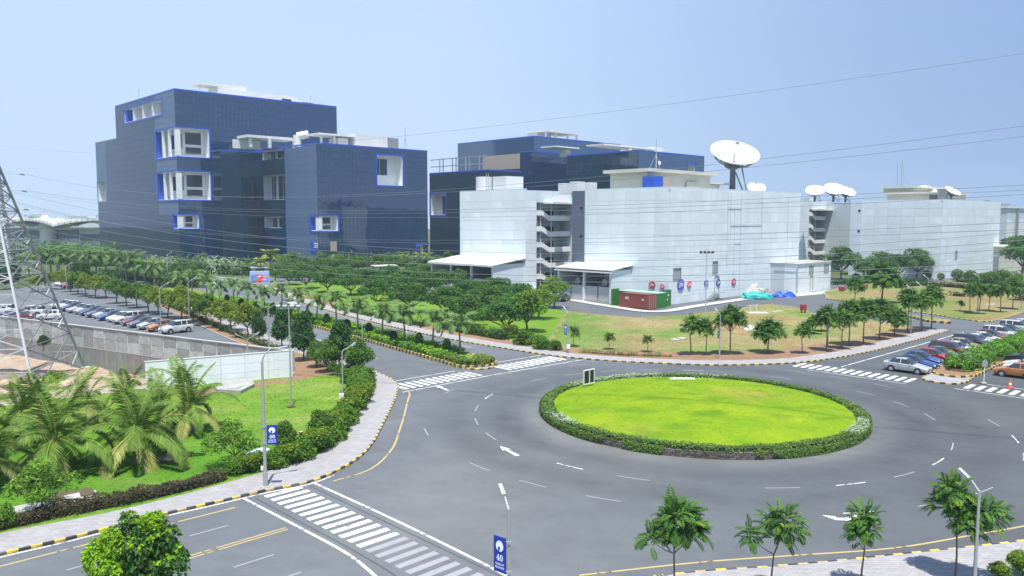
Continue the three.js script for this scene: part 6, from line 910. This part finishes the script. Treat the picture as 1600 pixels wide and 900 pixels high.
{ const g = 'cars parked in the angled row of the left car park', t = ['sedan', 'hatch', 'sedan', 'sedan', 'hatch', 'sedan', 'sedan', 'hatch', 'sedan', 'hatch', 'suv', 'sedan', 'sedan', 'hatch', 'hatch'], c = ['silver', 'white', 'navy', 'silver', 'silver', 'navy', 'grey', 'silver', 'blue', 'white', 'white', 'maroon', 'slate', 'silver', 'orange'];
  t.forEach((k, i) => car(k, c[i], W(39.9 + i * .13, 156.5 - i * 2.95), THETA + Math.PI + .12, `${c[i] === 'slate' ? 'dark grey green' : c[i]} ${{ sedan: 'saloon', hatch: 'hatchback', suv: 'tall estate' }[k]} car, ${ord(i)} from the far end of the left car park row`, g));
  car('suv', 'white', W(42.4, 111.6), THETA + Math.PI + .12, 'white van at the near end of the left car park row', g);
  car('hatch', 'white', G(80, 499), THETA + 2.6, 'white car parked alone behind the lattice pylon'); car('suv', 'white', G(46, 494), THETA + 2.6, 'white tall car among those seen through the pylon lattice, right one'); car('sedan', 'navy', G(22, 497), THETA + 2.6, 'dark blue saloon seen through the pylon lattice'); car('sedan', 'maroon', G(30, 501), THETA + 2.6, 'maroon saloon seen through the pylon lattice, nearest the wall'); car('suv', 'white', G(2, 492), THETA + 2.6, 'white tall car at the left edge behind the pylon');
  const f = 'cars parked across the left street'; [['white', 105, 447], ['red', 114, 449], ['navy', 122, 450], ['white', 98, 446], ['silver', 172, 444], ['white', 179, 445], ['white', 187, 446], ['black', 196, 447], ['grey', 205, 448], ['silver', 213, 450], ['navy', 221, 451], ['silver', 229, 452]].forEach(([cl, x, y], i) => car(i % 3 ? 'sedan' : 'hatch', cl, G(x, y), THETA + 3.3, `${cl} car ${i < 4 ? `beyond the car park entrance trees, ${ord([1, 2, 3, 0][i])} from the left` : `in the far row beside the glass office street, ${ord(i - 4)} from the left`}`, f));
  car('hatch', 'white', G(241, 459), THETA + 1.7, 'white taxi driving on the street behind the palm median'); const tx = scene.children[scene.children.length - 1]; part('roof_sign', bx(.25, .14, .6, -.2, 1.6, 0), M.yellowLine, tx);
  car('sedan', 'silver', G(451, 479), THETA + 1.57 + 3.14, 'pale silver car driving on the street behind the median palms'); car('sedan', 'black', G(880, 470), THETA + .4, 'black car half hidden behind the yellow green tree'); car('hatch', 'white', G(1573, 432), THETA, 'white car in front of the small outbuilding at the far right'); }

// ---------------------------------------------------------------- lamps, masts, signs
function bannerTexture() {
  const c = document.createElement('canvas'); c.width = 128; c.height = 256; const x = c.getContext('2d');
  x.fillStyle = '#16339c'; x.fillRect(0, 0, 128, 256); x.fillStyle = '#eef4f6'; x.beginPath(); x.arc(64, 66, 40, 0, 6.3); x.fill(); x.fillStyle = '#16339c'; x.beginPath(); x.arc(58, 82, 13, 0, 6.3); x.fill(); x.beginPath(); x.moveTo(50, 82); x.lineTo(66, 82); x.lineTo(60, 110); x.lineTo(40, 110); x.fill();
  x.fillStyle = '#f2f5fa'; x.font = 'bold 66px serif'; x.textAlign = 'center'; x.fillText('40', 64, 174); x.font = 'bold 21px sans-serif'; x.fillText('YEARS OF', 64, 206); x.fillText('RELIANCE', 64, 230);
  const t = new THREE.CanvasTexture(c); t.colorSpace = THREE.SRGBColorSpace; return t;
}
M.banner = std({ map: bannerTexture(), roughness: .55 }); M.bannerBlue = std({ color: rgb(.01, .035, .33), roughness: .5 });
function lamp(label, p, h, aim, o = {}) { // aim: heading of the arm
  const t = thing('street_lamp', label, 'street lamp', p, 0, o.group), r = o.r ?? .075, d = V3(Math.cos(aim), 0, -Math.sin(aim));
  part('pole', [cyl(r * 1.15, r * .75, h, 0, 0, 0, 12), cyl(r * 1.5, r * 1.5, .9, 0, 0, 0, 12)], M.lampGrey, t); part('base_plate', [cyl(r * 2.6, r * 2.6, .06, 0, 0, 0, 10), cyl(.012, .012, .12, r * 2, 0, 0, 6), cyl(.012, .012, .12, -r * 2, 0, 0, 6)], M.paleConcrete, t);
  const arm = (dir, len, up) => { const e = V3(0, h - .05, 0), m = o.curve ? V3(dir.x * .25, h + up * .7, dir.z * .25) : V3(dir.x * .1, h + .06, dir.z * .1), f = V3(dir.x * len, h + up, dir.z * len); part('arm', o.curve ? limb([e, V3(dir.x * .06, h + up * .35, dir.z * .06), m, V3(dir.x * len * .55, h + up, dir.z * len * .55), f], [.05, .05, .045, .045, .04], 8) : [rod(e, m, .04), rod(m, f, .035)], M.lampGrey, t);
    const hd = part('lamp_head', new RoundedBoxGeometry(.72, .10, .24, 2, .045).scale(o.hs ?? .78, o.hs ?? .78, o.hs ?? .78).rotateZ(.12 + (o.curve ? 0 : .45)).translate(.26, .03 + (o.curve ? 0 : .14), 0).rotateY(Math.atan2(-dir.z, dir.x)).translate(f.x, f.y, f.z), M.lampGrey, t); part('lens', new RoundedBoxGeometry(.5, .03, .2, 1, .012).scale(o.hs ?? .78, o.hs ?? .78, o.hs ?? .78).rotateZ(.12 + (o.curve ? 0 : .45)).translate(.32, -.03 + (o.curve ? 0 : .14), 0).rotateY(Math.atan2(-dir.z, dir.x)).translate(f.x, f.y, f.z), M.lampGlass, hd); };
  arm(d, o.len ?? .55, o.up ?? .4); if (o.double) arm(d.clone().negate(), o.len ?? .55, o.up ?? .4);
  if (o.banner) { const [y, w, bh, yaw] = o.banner, b = part('banner', new RoundedBoxGeometry(w, bh, .03, 1, .008).translate(w / 2 + r + .05, y + bh / 2, 0).rotateY(yaw), M.bannerBlue, t); for (const s of [1, -1]) part('print', new THREE.PlaneGeometry(w * .96, bh * .97).rotateY(s > 0 ? 0 : Math.PI).translate(w / 2 + r + .05, y + bh / 2, s * .018).rotateY(yaw), M.banner, b); part('bracket', [rod(V3(0, y + .1, 0), V3(w * .6, y + .1, 0).applyAxisAngle(UP, yaw), .02), rod(V3(0, y + bh - .1, 0), V3(w * .6, y + bh - .1, 0).applyAxisAngle(UP, yaw), .02), cyl(r * 1.35, r * 1.35, .08, 0, y + .06, 0), cyl(r * 1.35, r * 1.35, .08, 0, y + bh - .14, 0)], M.steel, t); }
  if (o.box) part('junction_box', [new RoundedBoxGeometry(.42, .5, .3, 1, .03).translate(o.box[0], o.box[1], o.box[2] ?? .2)], M.white, t);
  if (o.smallBox) part('junction_box', new RoundedBoxGeometry(.16, .26, .14, 1, .03).translate(-.15, 1.15, .05), M.white, t);
  return t;
}
lamp('tall curved arm lamp post with blue banner at the near zebra crossing corner', G(415, 761, KB), 7.5, .45, { curve: true, len: .95, up: .75, r: .095, double: false, banner: [2.55, .62, 1.18, .12], smallBox: true });
lamp('lamp post with blue banner seen edge on, at the bottom of the near zebra crossing', V3(-.1, 0, -23.6), 7.12, 1.95, { len: .32, up: .26, r: .055, hs: .62, banner: [5.0, .50, 1.15, 2.45] });
lamp('lamp post without banner on the near pavement behind the saplings', V3(15.25, KB, -25.2), 7.0, 2.05, { len: .28, up: .26, r: .058, hs: .62 });
{ const t = thing('lamp_post', 'plain tall thin mast standing on the garden lawn', 'lamp post', G(455, 636, KB)); part('pole', cyl(.075, .05, 8.6, 0, 0, 0, 12), M.lampGrey, t); part('footing', [cyl(.32, .36, .10, 0, 0, 0, 14), bx(.3, .03, .3, 0, .11, 0)], M.brown, t); part('cross_arm', [bar(V3(-1.0, 8.35, 0), V3(1.0, 8.35, 0), .06)], M.galv, t); for (const x of [-.85, -.3, .3, .85]) part('floodlight', new RoundedBoxGeometry(.36, .26, .2, 1, .03).rotateX(.5).translate(x, 8.5, .08), M.galv, t); }
lamp('short lamp post with a white box at its foot between shrubs and lawn', G(536, 632, KB), 4.6, .5, { len: .7, up: .35, box: [-.05, .75, .25], r: .07 });
lamp('lamp post with a blue banner beside the dark trees left of the palm median', G(567, 586, KB), 5.2, .5, { len: .8, up: .45, r: .065, banner: [2.3, .5, 1.15, -1.2] });
lamp('lamp post with banner and white box at the corner of the field near the grove', G(887, 551, KB), 4.7, 2.0, { len: .6, up: .35, r: .07, banner: [2.1, .42, 1.2, 2.4], box: [.05, .75, .25] });
lamp('lamp post with a blue banner between trees along the dry field', G(1124, 560, KB), 5.0, 2.0, { len: .5, up: .3, r: .065, banner: [2.3, .35, 1.2, 1.9] });
[[1423, 521, 'thin grey lamp post among the feathery trees near the side road'], [1293, 541, 'thin lamp post between feathery trees along the dry field'], [1438, 512, 'thin lamp post at the far end of the dry field'], [1527, 489, 'lamp post on the far plot in front of the far hall'], [1596, 484, 'lamp post at the right edge in the far plot'], [1448, 493, 'pale thin post on the far plot']].forEach(([x, y, l]) => lamp(l, G(x, y, KB), 6, 2, { len: .5, up: .3, r: .06 }));
[[105, 468, 'lamp post beside the car park entrance'], [220, 440, 'lamp post in front of the glass office left end'], [262, 438, 'lamp post before the middle of the glass office'], [252, 525, 'thin lamp post between street trees and the parked cars'], [296, 509, 'lamp post by the near street trees'], [75, 456, 'lamp post left of the car park entrance trees']].forEach(([x, y, l]) => lamp(l, G(x, y), 6.5, .6, { len: .8, up: .5, r: .07 }));
[[421, 558, 'lamp post with two short arms behind the white wall', 5.6, true], [388, 585, 'grey post standing at the white wall with a side arm', 3.6, true]].forEach(([x, y, l, h, dbl]) => lamp(l, G(x, y), h, .4, { len: .7, up: .4, r: .08, double: dbl }));
lamp('thin median lamp post between the royal palms', G(345, 500, .3), 5, 2.6, { len: .8, up: .5, r: .06 });
{ const t = thing('floodlight_mast', 'tall thin floodlight mast with a row of lamps in front of the white hall', 'floodlight', G(1102, 499, KB)); part('pole', cyl(.09, .06, 10.4, 0, 0, 0, 10), M.galv, t); part('cross_arm', bx(2.2, .08, .08, 0, 10.35, 0), M.galv, t); for (const x of [-.9, -.3, .3, .9]) part('floodlight', new RoundedBoxGeometry(.42, .34, .26, 1, .04).rotateX(.5).translate(x, 10.55, .1), M.darkGrey, t); }
{ const t = thing('direction_sign', 'white framed sign with two dark panels on the roundabout lawn', 'sign', G(920, 604, .55).add(V3(0, 0, 0)), .75); part('frame', [bx(1.5, .09, .1, 0, 1.55, 0), bx(1.5, .09, .1, 0, .30, 0), bx(.09, 1.16, .1, -.705, .925, 0), bx(.09, 1.16, .1, .705, .925, 0), bx(.10, 1.16, .11, .05, .925, 0)], M.white, t); part('panel', bx(.62, 1.15, .05, -.32, .925, 0), M.black, t); part('panel', bx(.58, 1.15, .05, .39, .925, 0), M.black, t); part('leg', cyl(.03, .03, .4, -.6, -.1, 0, 8), M.galv, t); part('leg', cyl(.03, .03, .4, .6, -.1, 0, 8), M.galv, t); }
{ const p = G(1066, 594, .6), t = thing('bench_slab', 'low pale slab with a raised lip at the back of the roundabout lawn', 'slab', p); part('slab', bx(2.4, .12, .5, 0, .08, 0), M.paleConcrete, t); part('lip', bx(2.2, .06, .2, 0, .17, -.1), M.white, t); }
{ const t = thing('road_sign', 'round sign seen from behind on a white post beside the cone', 'sign', G(1537, 600, .02)); part('post', cyl(.045, .045, 1.95, 0, 0, 0, 10), M.white, t); part('disc', new THREE.CylinderGeometry(.36, .36, .03, 24).rotateX(Math.PI / 2).rotateY(.3).translate(0, 2.0, .05), M.steel, t); part('base', new RoundedBoxGeometry(.5, .16, .4, 1, .04).translate(0, .08, 0), M.tan, t); }
{ const t = thing('traffic_cone', 'red and white traffic cone in front of the orange car', 'traffic cone', G(1578, 606, .006)); part('base', new RoundedBoxGeometry(.5, .06, .5, 1, .02).translate(0, .03, 0), M.orange, t); part('cone', [cyl(.19, .135, .25, 0, .06, 0, 20), cyl(.10, .05, .32, 0, .50, 0, 20)], M.orange, t); part('band', cyl(.135, .10, .19, 0, .31, 0, 20), M.white, t); }
// billboard
function posterTexture() { const c = document.createElement('canvas'); c.width = 256; c.height = 160; const x = c.getContext('2d'); x.fillStyle = '#5f8fd8'; x.fillRect(0, 0, 256, 160); x.fillStyle = '#9db9e4'; x.fillRect(0, 0, 256, 46); x.fillStyle = '#d84a52'; for (const [a, b, w, h] of [[60, 40, 90, 26], [84, 84, 110, 44], [60, 120, 130, 36], [130, 60, 90, 40]]) { x.beginPath(); x.ellipse(a + w / 2, b + h / 2, w / 2, h / 2, 0, 0, 6.3); x.fill(); } x.fillStyle = '#f0a070'; x.beginPath(); x.ellipse(205, 74, 34, 20, 0, 0, 6.3); x.fill(); x.fillStyle = '#e8e8f0'; x.fillRect(100, 60, 46, 16); x.fillRect(160, 108, 60, 12); x.fillStyle = '#b0323c'; x.fillRect(120, 128, 26, 30); const t = new THREE.CanvasTexture(c); t.colorSpace = THREE.SRGBColorSpace; return t; }
{ const p = G(406, 447), t = thing('billboard', 'blue and red advertising billboard in front of the yellow palms', 'billboard', p, .35); part('board', bx(4.3, 2.9, .2, 0, 2.1, 0), M.white, t); part('poster', new THREE.PlaneGeometry(4.1, 2.7).translate(0, 2.1, .105), std({ map: posterTexture(), roughness: .6 }), t); part('post', cyl(.1, .1, .7, -2, 0, 0, 8), M.steel, t); part('post', cyl(.1, .1, .7, 2, 0, 0, 8), M.steel, t); }
{ const a = G(324, 441), b = G(374, 446), d = b.clone().sub(a), t = thing('low_wall', 'low white wall behind the median palms before the glass office', 'wall', a, Math.atan2(-d.z, d.x)); const n = 6, w = d.length() / n; for (let i = 0; i < n; i++) part('wall_panel', bx(w - .05, 1.5, .2, (i + .5) * w, .75, 0), M.whiteSheet, t); part('coping', bx(w * n, .1, .3, w * n / 2, 1.54, 0), M.white, t); }
[[405, 430, 4, 'small flat roofed white kiosk behind the billboard'], [600, 427, 6, 'small white gate house in front of the glass office front block'], [690, 433, 6, 'low white guard post near the three bay shed']].forEach(([x, y, w, l]) => { const t = thing('kiosk', l, 'kiosk', G(x, y), .5); part('wall', bx(w, 2.1, 3, 0, 1.05, 0), M.panel2, t); part('roof', bx(w + 1, .25, 4, 0, 2.25, 0), M.white, t); part('window', bx(w * .6, .9, .06, 0, 1.4, 1.52), M.window, t); });
// ground covers and bits on the garden lawn
function pad(name, label, cat, pts, h, mat, extra) { const t = thing(name, label, cat); part('slab', slabOf(pix(pts), KB - .02, KB + h), mat, t); if (extra) extra(t); return t; }
M.bluePad = std({ map: T.wash, color: rgb(.50, .58, .66), roughness: .5 });
pad('tank_cover', 'pale blue grey slab with raised rim on the lawn left of the banner lamp', 'cover slab', [[378, 713], [413, 703.5], [424, 708], [388, 718]], .12, M.bluePad, (t) => part('seam', [bar(G(391, 709.5, KB + .125), G(402, 714, KB + .125), .04), bar(G(401, 706.6, KB + .125), G(413, 711, KB + .125), .04)], M.grey, t));
pad('tank_cover', 'wet brown slab with a hatch on the lawn under the largest coconut palm', 'cover slab', [[232, 725], [268, 711], [303, 710], [284, 729]], .10, M.wetBrown = std({ map: T.concrete, color: rgb(.42, .30, .20), roughness: .25 }), (t) => part('hatch', slabOf(pix([[250, 720], [272, 713], [284, 714], [264, 722]], .23), .23, .29), M.wetBrown, t));
pad('tank_cover', 'raised grey concrete slab at the foot of the white wall', 'cover slab', [[334, 609], [360, 600], [395, 599], [398, 607], [376, 618], [340, 616]], .32, M.concrete, (t) => part('hatch', slabOf(pix([[355, 606], [370, 601.5], [382, 602.5], [366, 608]], .45), .44, .52), M.paleConcrete, t));
pad('paved_pad', 'pale paved pad with a wet corner by the maroon hedge at the left', 'paved pad', [[-20, 812], [20, 796], [150, 770], [152, 783], [100, 797], [40, 815]], .03, M.paleConcrete, (t) => part('cover', slabOf(pix([[0, 797], [46, 787], [52, 793], [2, 805]], .17), .15, .19), M.concrete, t));
pad('tank_cover', 'wet brown slab beside the small round tree near the maroon hedge', 'cover slab', [[62, 786], [90, 775], [142, 768], [150, 776], [110, 784], [80, 790]], .10, M.wetBrown, (t) => part('hatch', slabOf(pix([[100, 776], [124, 771], [126, 778], [104, 782]], .24), .23, .3), M.paleConcrete, t));
{ const t = thing('tree_stump', 'dark cut tree stump standing in the shrub belt', 'stump', G(472, 702, KB)); part('trunk', limb([V3(0, -.1, 0), V3(.05, .6, 0), V3(-.02, 1.25, .05)], [.2, .16, .15], 9), M.brown, t); part('cut_face', cyl(.15, .14, .03, -.02, 1.24, .05, 10), M.tan, t); part('branch', rod(V3(.05, .7, 0), V3(.25, 1.05, .1), .06, .04), M.brown, t); }
{ const t = thing('feeder_pillar', 'white electrical cabinet on the pavement edge behind the lamp with the box', 'cabinet', G(545, 628, KB), .4); part('cabinet', new RoundedBoxGeometry(.7, .9, .4, 1, .03).translate(0, .5, 0), M.white, t); part('plinth', bx(.8, .12, .5, 0, .06, 0), M.paleConcrete, t); }
{ const p = G(26, 690, KB), t = thing('stone_slab', 'reddish slab lying on the lawn at the left edge', 'slab', G(6, 690, KB)); part('slab', new RoundedBoxGeometry(1.8, .16, .7, 1, .03).rotateY(.2).translate(0, .1, 0), M.containerRed, t); }
// things lying on the field
{ const t = thing('valve_frame', 'pale pipe frame on a concrete pad in the dry field', 'frame', G(1180, 489, KB)); part('pad', bx(3.4, .08, 2.2, .4, .04, 0), M.paleConcrete, t); part('frame', [bar(V3(-.8, 0, 0), V3(-.8, 1.3, 0), .12), bar(V3(.2, 0, 0), V3(.2, 1.4, 0), .12), bar(V3(-1.3, 1.25, 0), V3(.5, 1.35, 0), .10)], M.cream, t); }
{ const t = thing('hose_box', 'red fire hose box on legs at the edge of the dry field', 'hose box', G(1255, 489, KB), .3); part('box', new RoundedBoxGeometry(.95, .95, .5, 1, .04).translate(0, .95, 0), M.red, t); for (const x of [-.35, .35]) part('leg', bx(.08, .5, .3, x, .25, 0), M.red, t); part('door', bx(.75, .75, .03, 0, .95, .26), M.red, t); }
[[1173, 460, 'second'], [1190, 443, 'third']].slice(0, 0);
function crumpled(name, label, cat, p, sx, sy, sz, mat, seed) { const g = new THREE.SphereGeometry(1, 26, 14, 0, 6.2832, 0, Math.PI / 2), q = g.attributes.position; for (let i = 0; i < q.count; i++) { const x = q.getX(i), y = q.getY(i), z = q.getZ(i), k = 1 + .5 * n2(x * 2.2 + seed, z * 2.2, seed) + .25 * n2(x * 6, z * 6 + seed, 2 + y * 4); q.setXYZ(i, x * sx * k, Math.max(0, y * sy * (k + .3 * n2(x * 5, z * 5, seed))), z * sz * k); } g.computeVertexNormals(); const t = thing(name, label, cat, p); part('sheet', g, mat, t); return t; }
crumpled('tarpaulin', 'teal green tarpaulin over a heap in front of the white hall', 'tarpaulin', G(1180, 467), 3.0, 1.3, 1.6, M.teal, 3); crumpled('tarpaulin', 'bright blue tarpaulin heap in front of the annex', 'tarpaulin', G(1222, 464), 2.4, 1.0, 1.3, M.tarpBlue, 8); crumpled('rubbish_heap', 'dark heap of scrap between the teal and the blue tarpaulin', 'scrap heap', G(1202, 463.5), 1.6, 1.5, 1.2, M.grey, 12); crumpled('rubbish_heap', 'pale heap of sacks behind the teal tarpaulin', 'scrap heap', G(1176, 460), 2.4, 1.7, 1.1, M.paleConcrete, 15);
crumpled('sack', 'white plastic sheet lying on the dry field between two feathery trees', 'plastic sheet', G(1172, 516, KB), .9, .55, .55, M.white, 21); crumpled('sack', 'small white bag on the dry field beside the left feathery tree', 'plastic sheet', G(1069, 515, KB), .45, .5, .3, M.white, 27);
[[1060, 530, 'low dark manhole slab on the dry field behind the left feathery trees'], [1215, 487, 'pale slab on the dry field right of the pipe frame'], [1278, 491, 'pale slab at the road edge of the dry field'], [1548, 476, 'pale slab in the far plot']].forEach(([x, y, l]) => { const t = thing('manhole', l, 'slab', G(x, y, KB), THETA); part('slab', bx(2.4, .1, 1.0, 0, .05, 0), M.paleConcrete, t); part('lid', bx(.8, .05, .6, 0, .12, 0), M.grey, t); });
[[1329, 456], [1369, 452]].forEach(([x, y], i) => { const t = thing('hose_box', `small red hose box in the plot before the far hall, ${i ? 'right' : 'left'} one`, 'hose box', G(x - 14 + i * -4, y), .3); part('box', new RoundedBoxGeometry(1.2, .8, .6, 1, .04).translate(0, .7, 0), M.red, t); part('leg', bx(.9, .3, .3, 0, .15, 0), M.red, t); });
{ const r = rng(88); for (let i = 0; i < 14; i++) { const x = -10 + r() * 120, y = 592 + r() * 34, base = G(x, y, -2.2); const g = new THREE.DodecahedronGeometry(1, 1), q = g.attributes.position; const sd = r() * 40; for (let k = 0; k < q.count; k++) { const f = 1 + .4 * n2(q.getX(k) * 1.3 + sd, q.getZ(k) * 1.3, q.getY(k) * 1.3); q.setXYZ(k, q.getX(k) * f, q.getY(k) * f * .6, q.getZ(k) * f); } g.computeVertexNormals(); const s = .3 + r() * .6; const m = single('boulder', [g.scale(s, s, s)], M.stonePale ??= std({ map: T.rubble, color: rgb(1.15, 1.1, 1.05), roughness: 1 }), `pale boulder lying in the rubble plot, ${ord(i)} scattered by the pylon`, 'boulder', 'boulders in the rubble plot'); base.y = -2.0; m.position.copy(base); m.userData.spot = undefined; delete m.userData.spot; } }

// ---------------------------------------------------------------- pylons and power lines
function pylon(label, p, yaw, H, half, waistH, waistHalf, o = {}) {
  const t = thing('lattice_pylon', label, 'pylon', p, yaw), k = o.k ?? 1, hw = (y) => y < waistH ? half + (waistHalf - half) * y / waistH : waistHalf + (o.top - waistHalf) * (y - waistH) / (H - waistH);
  const C = (i, y) => { const w = hw(y); return V3([1, 1, -1, -1][i] * w, y, [1, -1, -1, 1][i] * w); };
  for (let i = 0; i < 4; i++) { part('leg', [bar(C(i, 0), C(i, waistH), .22 * k), bar(C(i, waistH), C(i, H), .14 * k)], o.mats?.[i] ?? M.pylonPale, t); part('footing', bx(1.0, 1.1, 1.0, C(i, 0).x, -.2, C(i, 0).z), M.paleConcrete, t); }
  const lv = [0]; let y = 0; while (y < H - .5) { y += Math.max(1.1, hw(y) * .66); lv.push(Math.min(y, H)); }
  for (let f = 0; f < 4; f++) { const gs = [], g2 = []; for (let j = 0; j + 1 < lv.length; j++) { const a = C(f, lv[j]), b = C((f + 1) % 4, lv[j]), c = C(f, lv[j + 1]), d = C((f + 1) % 4, lv[j + 1]), w = .10 * k; gs.push(bar(a, d, w), bar(b, c, w), bar(c, d, w)); if (lv[j + 1] - lv[j] > 2.4) { const m = a.clone().add(d).add(b).add(c).multiplyScalar(.25); g2.push(bar(a.clone().lerp(c, .5), m, w * .7), bar(b.clone().lerp(d, .5), m, w * .7), bar(a.clone().lerp(c, .5), a.clone().lerp(d, .25), w * .7), bar(b.clone().lerp(d, .5), b.clone().lerp(c, .25), w * .7)); } } part('bracing', gs, f % 2 ? M.pylonPale : M.pylonDark, t); if (g2.length) part('sub_bracing', g2, M.pylonPale, t, 'stuff'); }
  for (const [ya, L] of o.arms ?? []) for (const s of [1, -1]) { const w = hw(ya), e = V3(s * L, ya, 0); const am = part('cross_arm', [bar(V3(s * w, ya, w), e, .09 * k), bar(V3(s * w, ya, -w), e, .09 * k), bar(V3(s * w, ya + 1.6, w), e, .08 * k), bar(V3(s * w, ya + 1.6, -w), e, .08 * k)], M.pylonPale, t); for (const q of [1, -1]) part('insulator', [rod(e, e.clone().add(V3(s * .4, -.25, q * 1.9)), .14, .14, 8)], M.darkGrey, am); }
  return t;
}
M.pylonPale = std({ color: rgb(.50, .53, .56), roughness: .5, metalness: .2 }); M.pylonDark = std({ color: rgb(.20, .22, .24), roughness: .5, metalness: .3 });
pylon('wide legged lattice pylon standing in the rubble plot at the left edge', [-60.6, -3.3, -91.3], .16, 44, 7.5, 28, .7, { top: .5, k: 1.0, mats: [M.pylonPale, M.pylonDark, M.pylonPale, M.pylonDark] });
pylon('slender far lattice pylon with three pairs of arms at the left edge', [-153.5, 0, -238], .25, 38, 4.5, 18, 1.5, { top: .3, k: 1.3, arms: [[18.5, 7.2], [24, 7.0], [29, 6.6]] });
// power lines: long sagging wires from the left pylons to one out of view on the right
const wireMat = M.wire, wireG = 'power lines strung across the view';
function wire(label, pts, r = .026) { // three points (pixel, pixel, metres) fix the catenary's parabola
  const P = pts.map(([x, y, d]) => atD(x, y, d)); const [a, m, b] = P; const out = [];
  const line = b.clone().sub(a), tm = m.clone().sub(a).dot(line) / line.lengthSq(), sag = m.y - (a.y + (b.y - a.y) * tm), k = sag / (tm * (1 - tm));
  for (let i = 0; i <= 40; i++) { const t = i / 40; out.push(a.clone().lerp(b, t).add(V3(0, k * t * (1 - t), 0))); }
  const o = thing('power_line', label, 'cable', [0, 0, 0], 0, wireG); part('cable', limb(out, out.map(() => r), 5), wireMat, o);
}
[[[2, 228, 237], [940, 218, 118], [1690, 70, 60], .016, 'thinnest topmost wire, rising across the sky to the upper right'],
  [[37, 271, 236], [1160, 279, 108], [1700, 183, 64], .022, 'upper wire of a pair crossing the sky right of the huge dish'], [[34, 271, 240], [1180, 284, 112], [1700, 201, 68], .022, 'lower wire of a pair crossing the sky right of the huge dish'],
  [[40, 297, 236], [1250, 319, 108], [1700, 283, 66], .022, 'top wire of the triple that crosses the far hall roof'], [[36, 297, 240], [1250, 324, 110], [1700, 291, 68], .022, 'middle wire of the triple that crosses the far hall roof'], [[38, 300, 242], [1250, 330, 112], [1700, 298, 70], .022, 'bottom wire of the triple that crosses the far hall roof'],
  [[42, 323, 236], [900, 372, 110], [1700, 342, 62], .02, 'wire crossing the upper third of the white hall walls'], [[38, 323, 240], [900, 377, 113], [1700, 354, 64], .02, 'second wire below the roof line of the white hall walls'],
  [[-40, 300, 92], [800, 402, 72], [1700, 366, 52], .018, 'wire crossing the middle of the white hall walls'], [[-40, 318, 92], [800, 412, 72], [1700, 378, 52], .018, 'wire just below the middle of the white hall walls'], [[-40, 336, 92], [800, 424, 72], [1700, 400, 52], .018, 'wire crossing the white hall above the round signs'], [[-40, 350, 92], [800, 433, 72], [1700, 410, 52], .018, 'lowest wire, crossing just above the round signs'],
  [[-40, 284, 92], [800, 391, 74], [1700, 352, 54], .016, 'fine wire between the upper and middle groups on the white hall']].forEach(([a, m, b, r, l]) => wire(l, [a, m, b], r));
renderer.render(scene, camera);
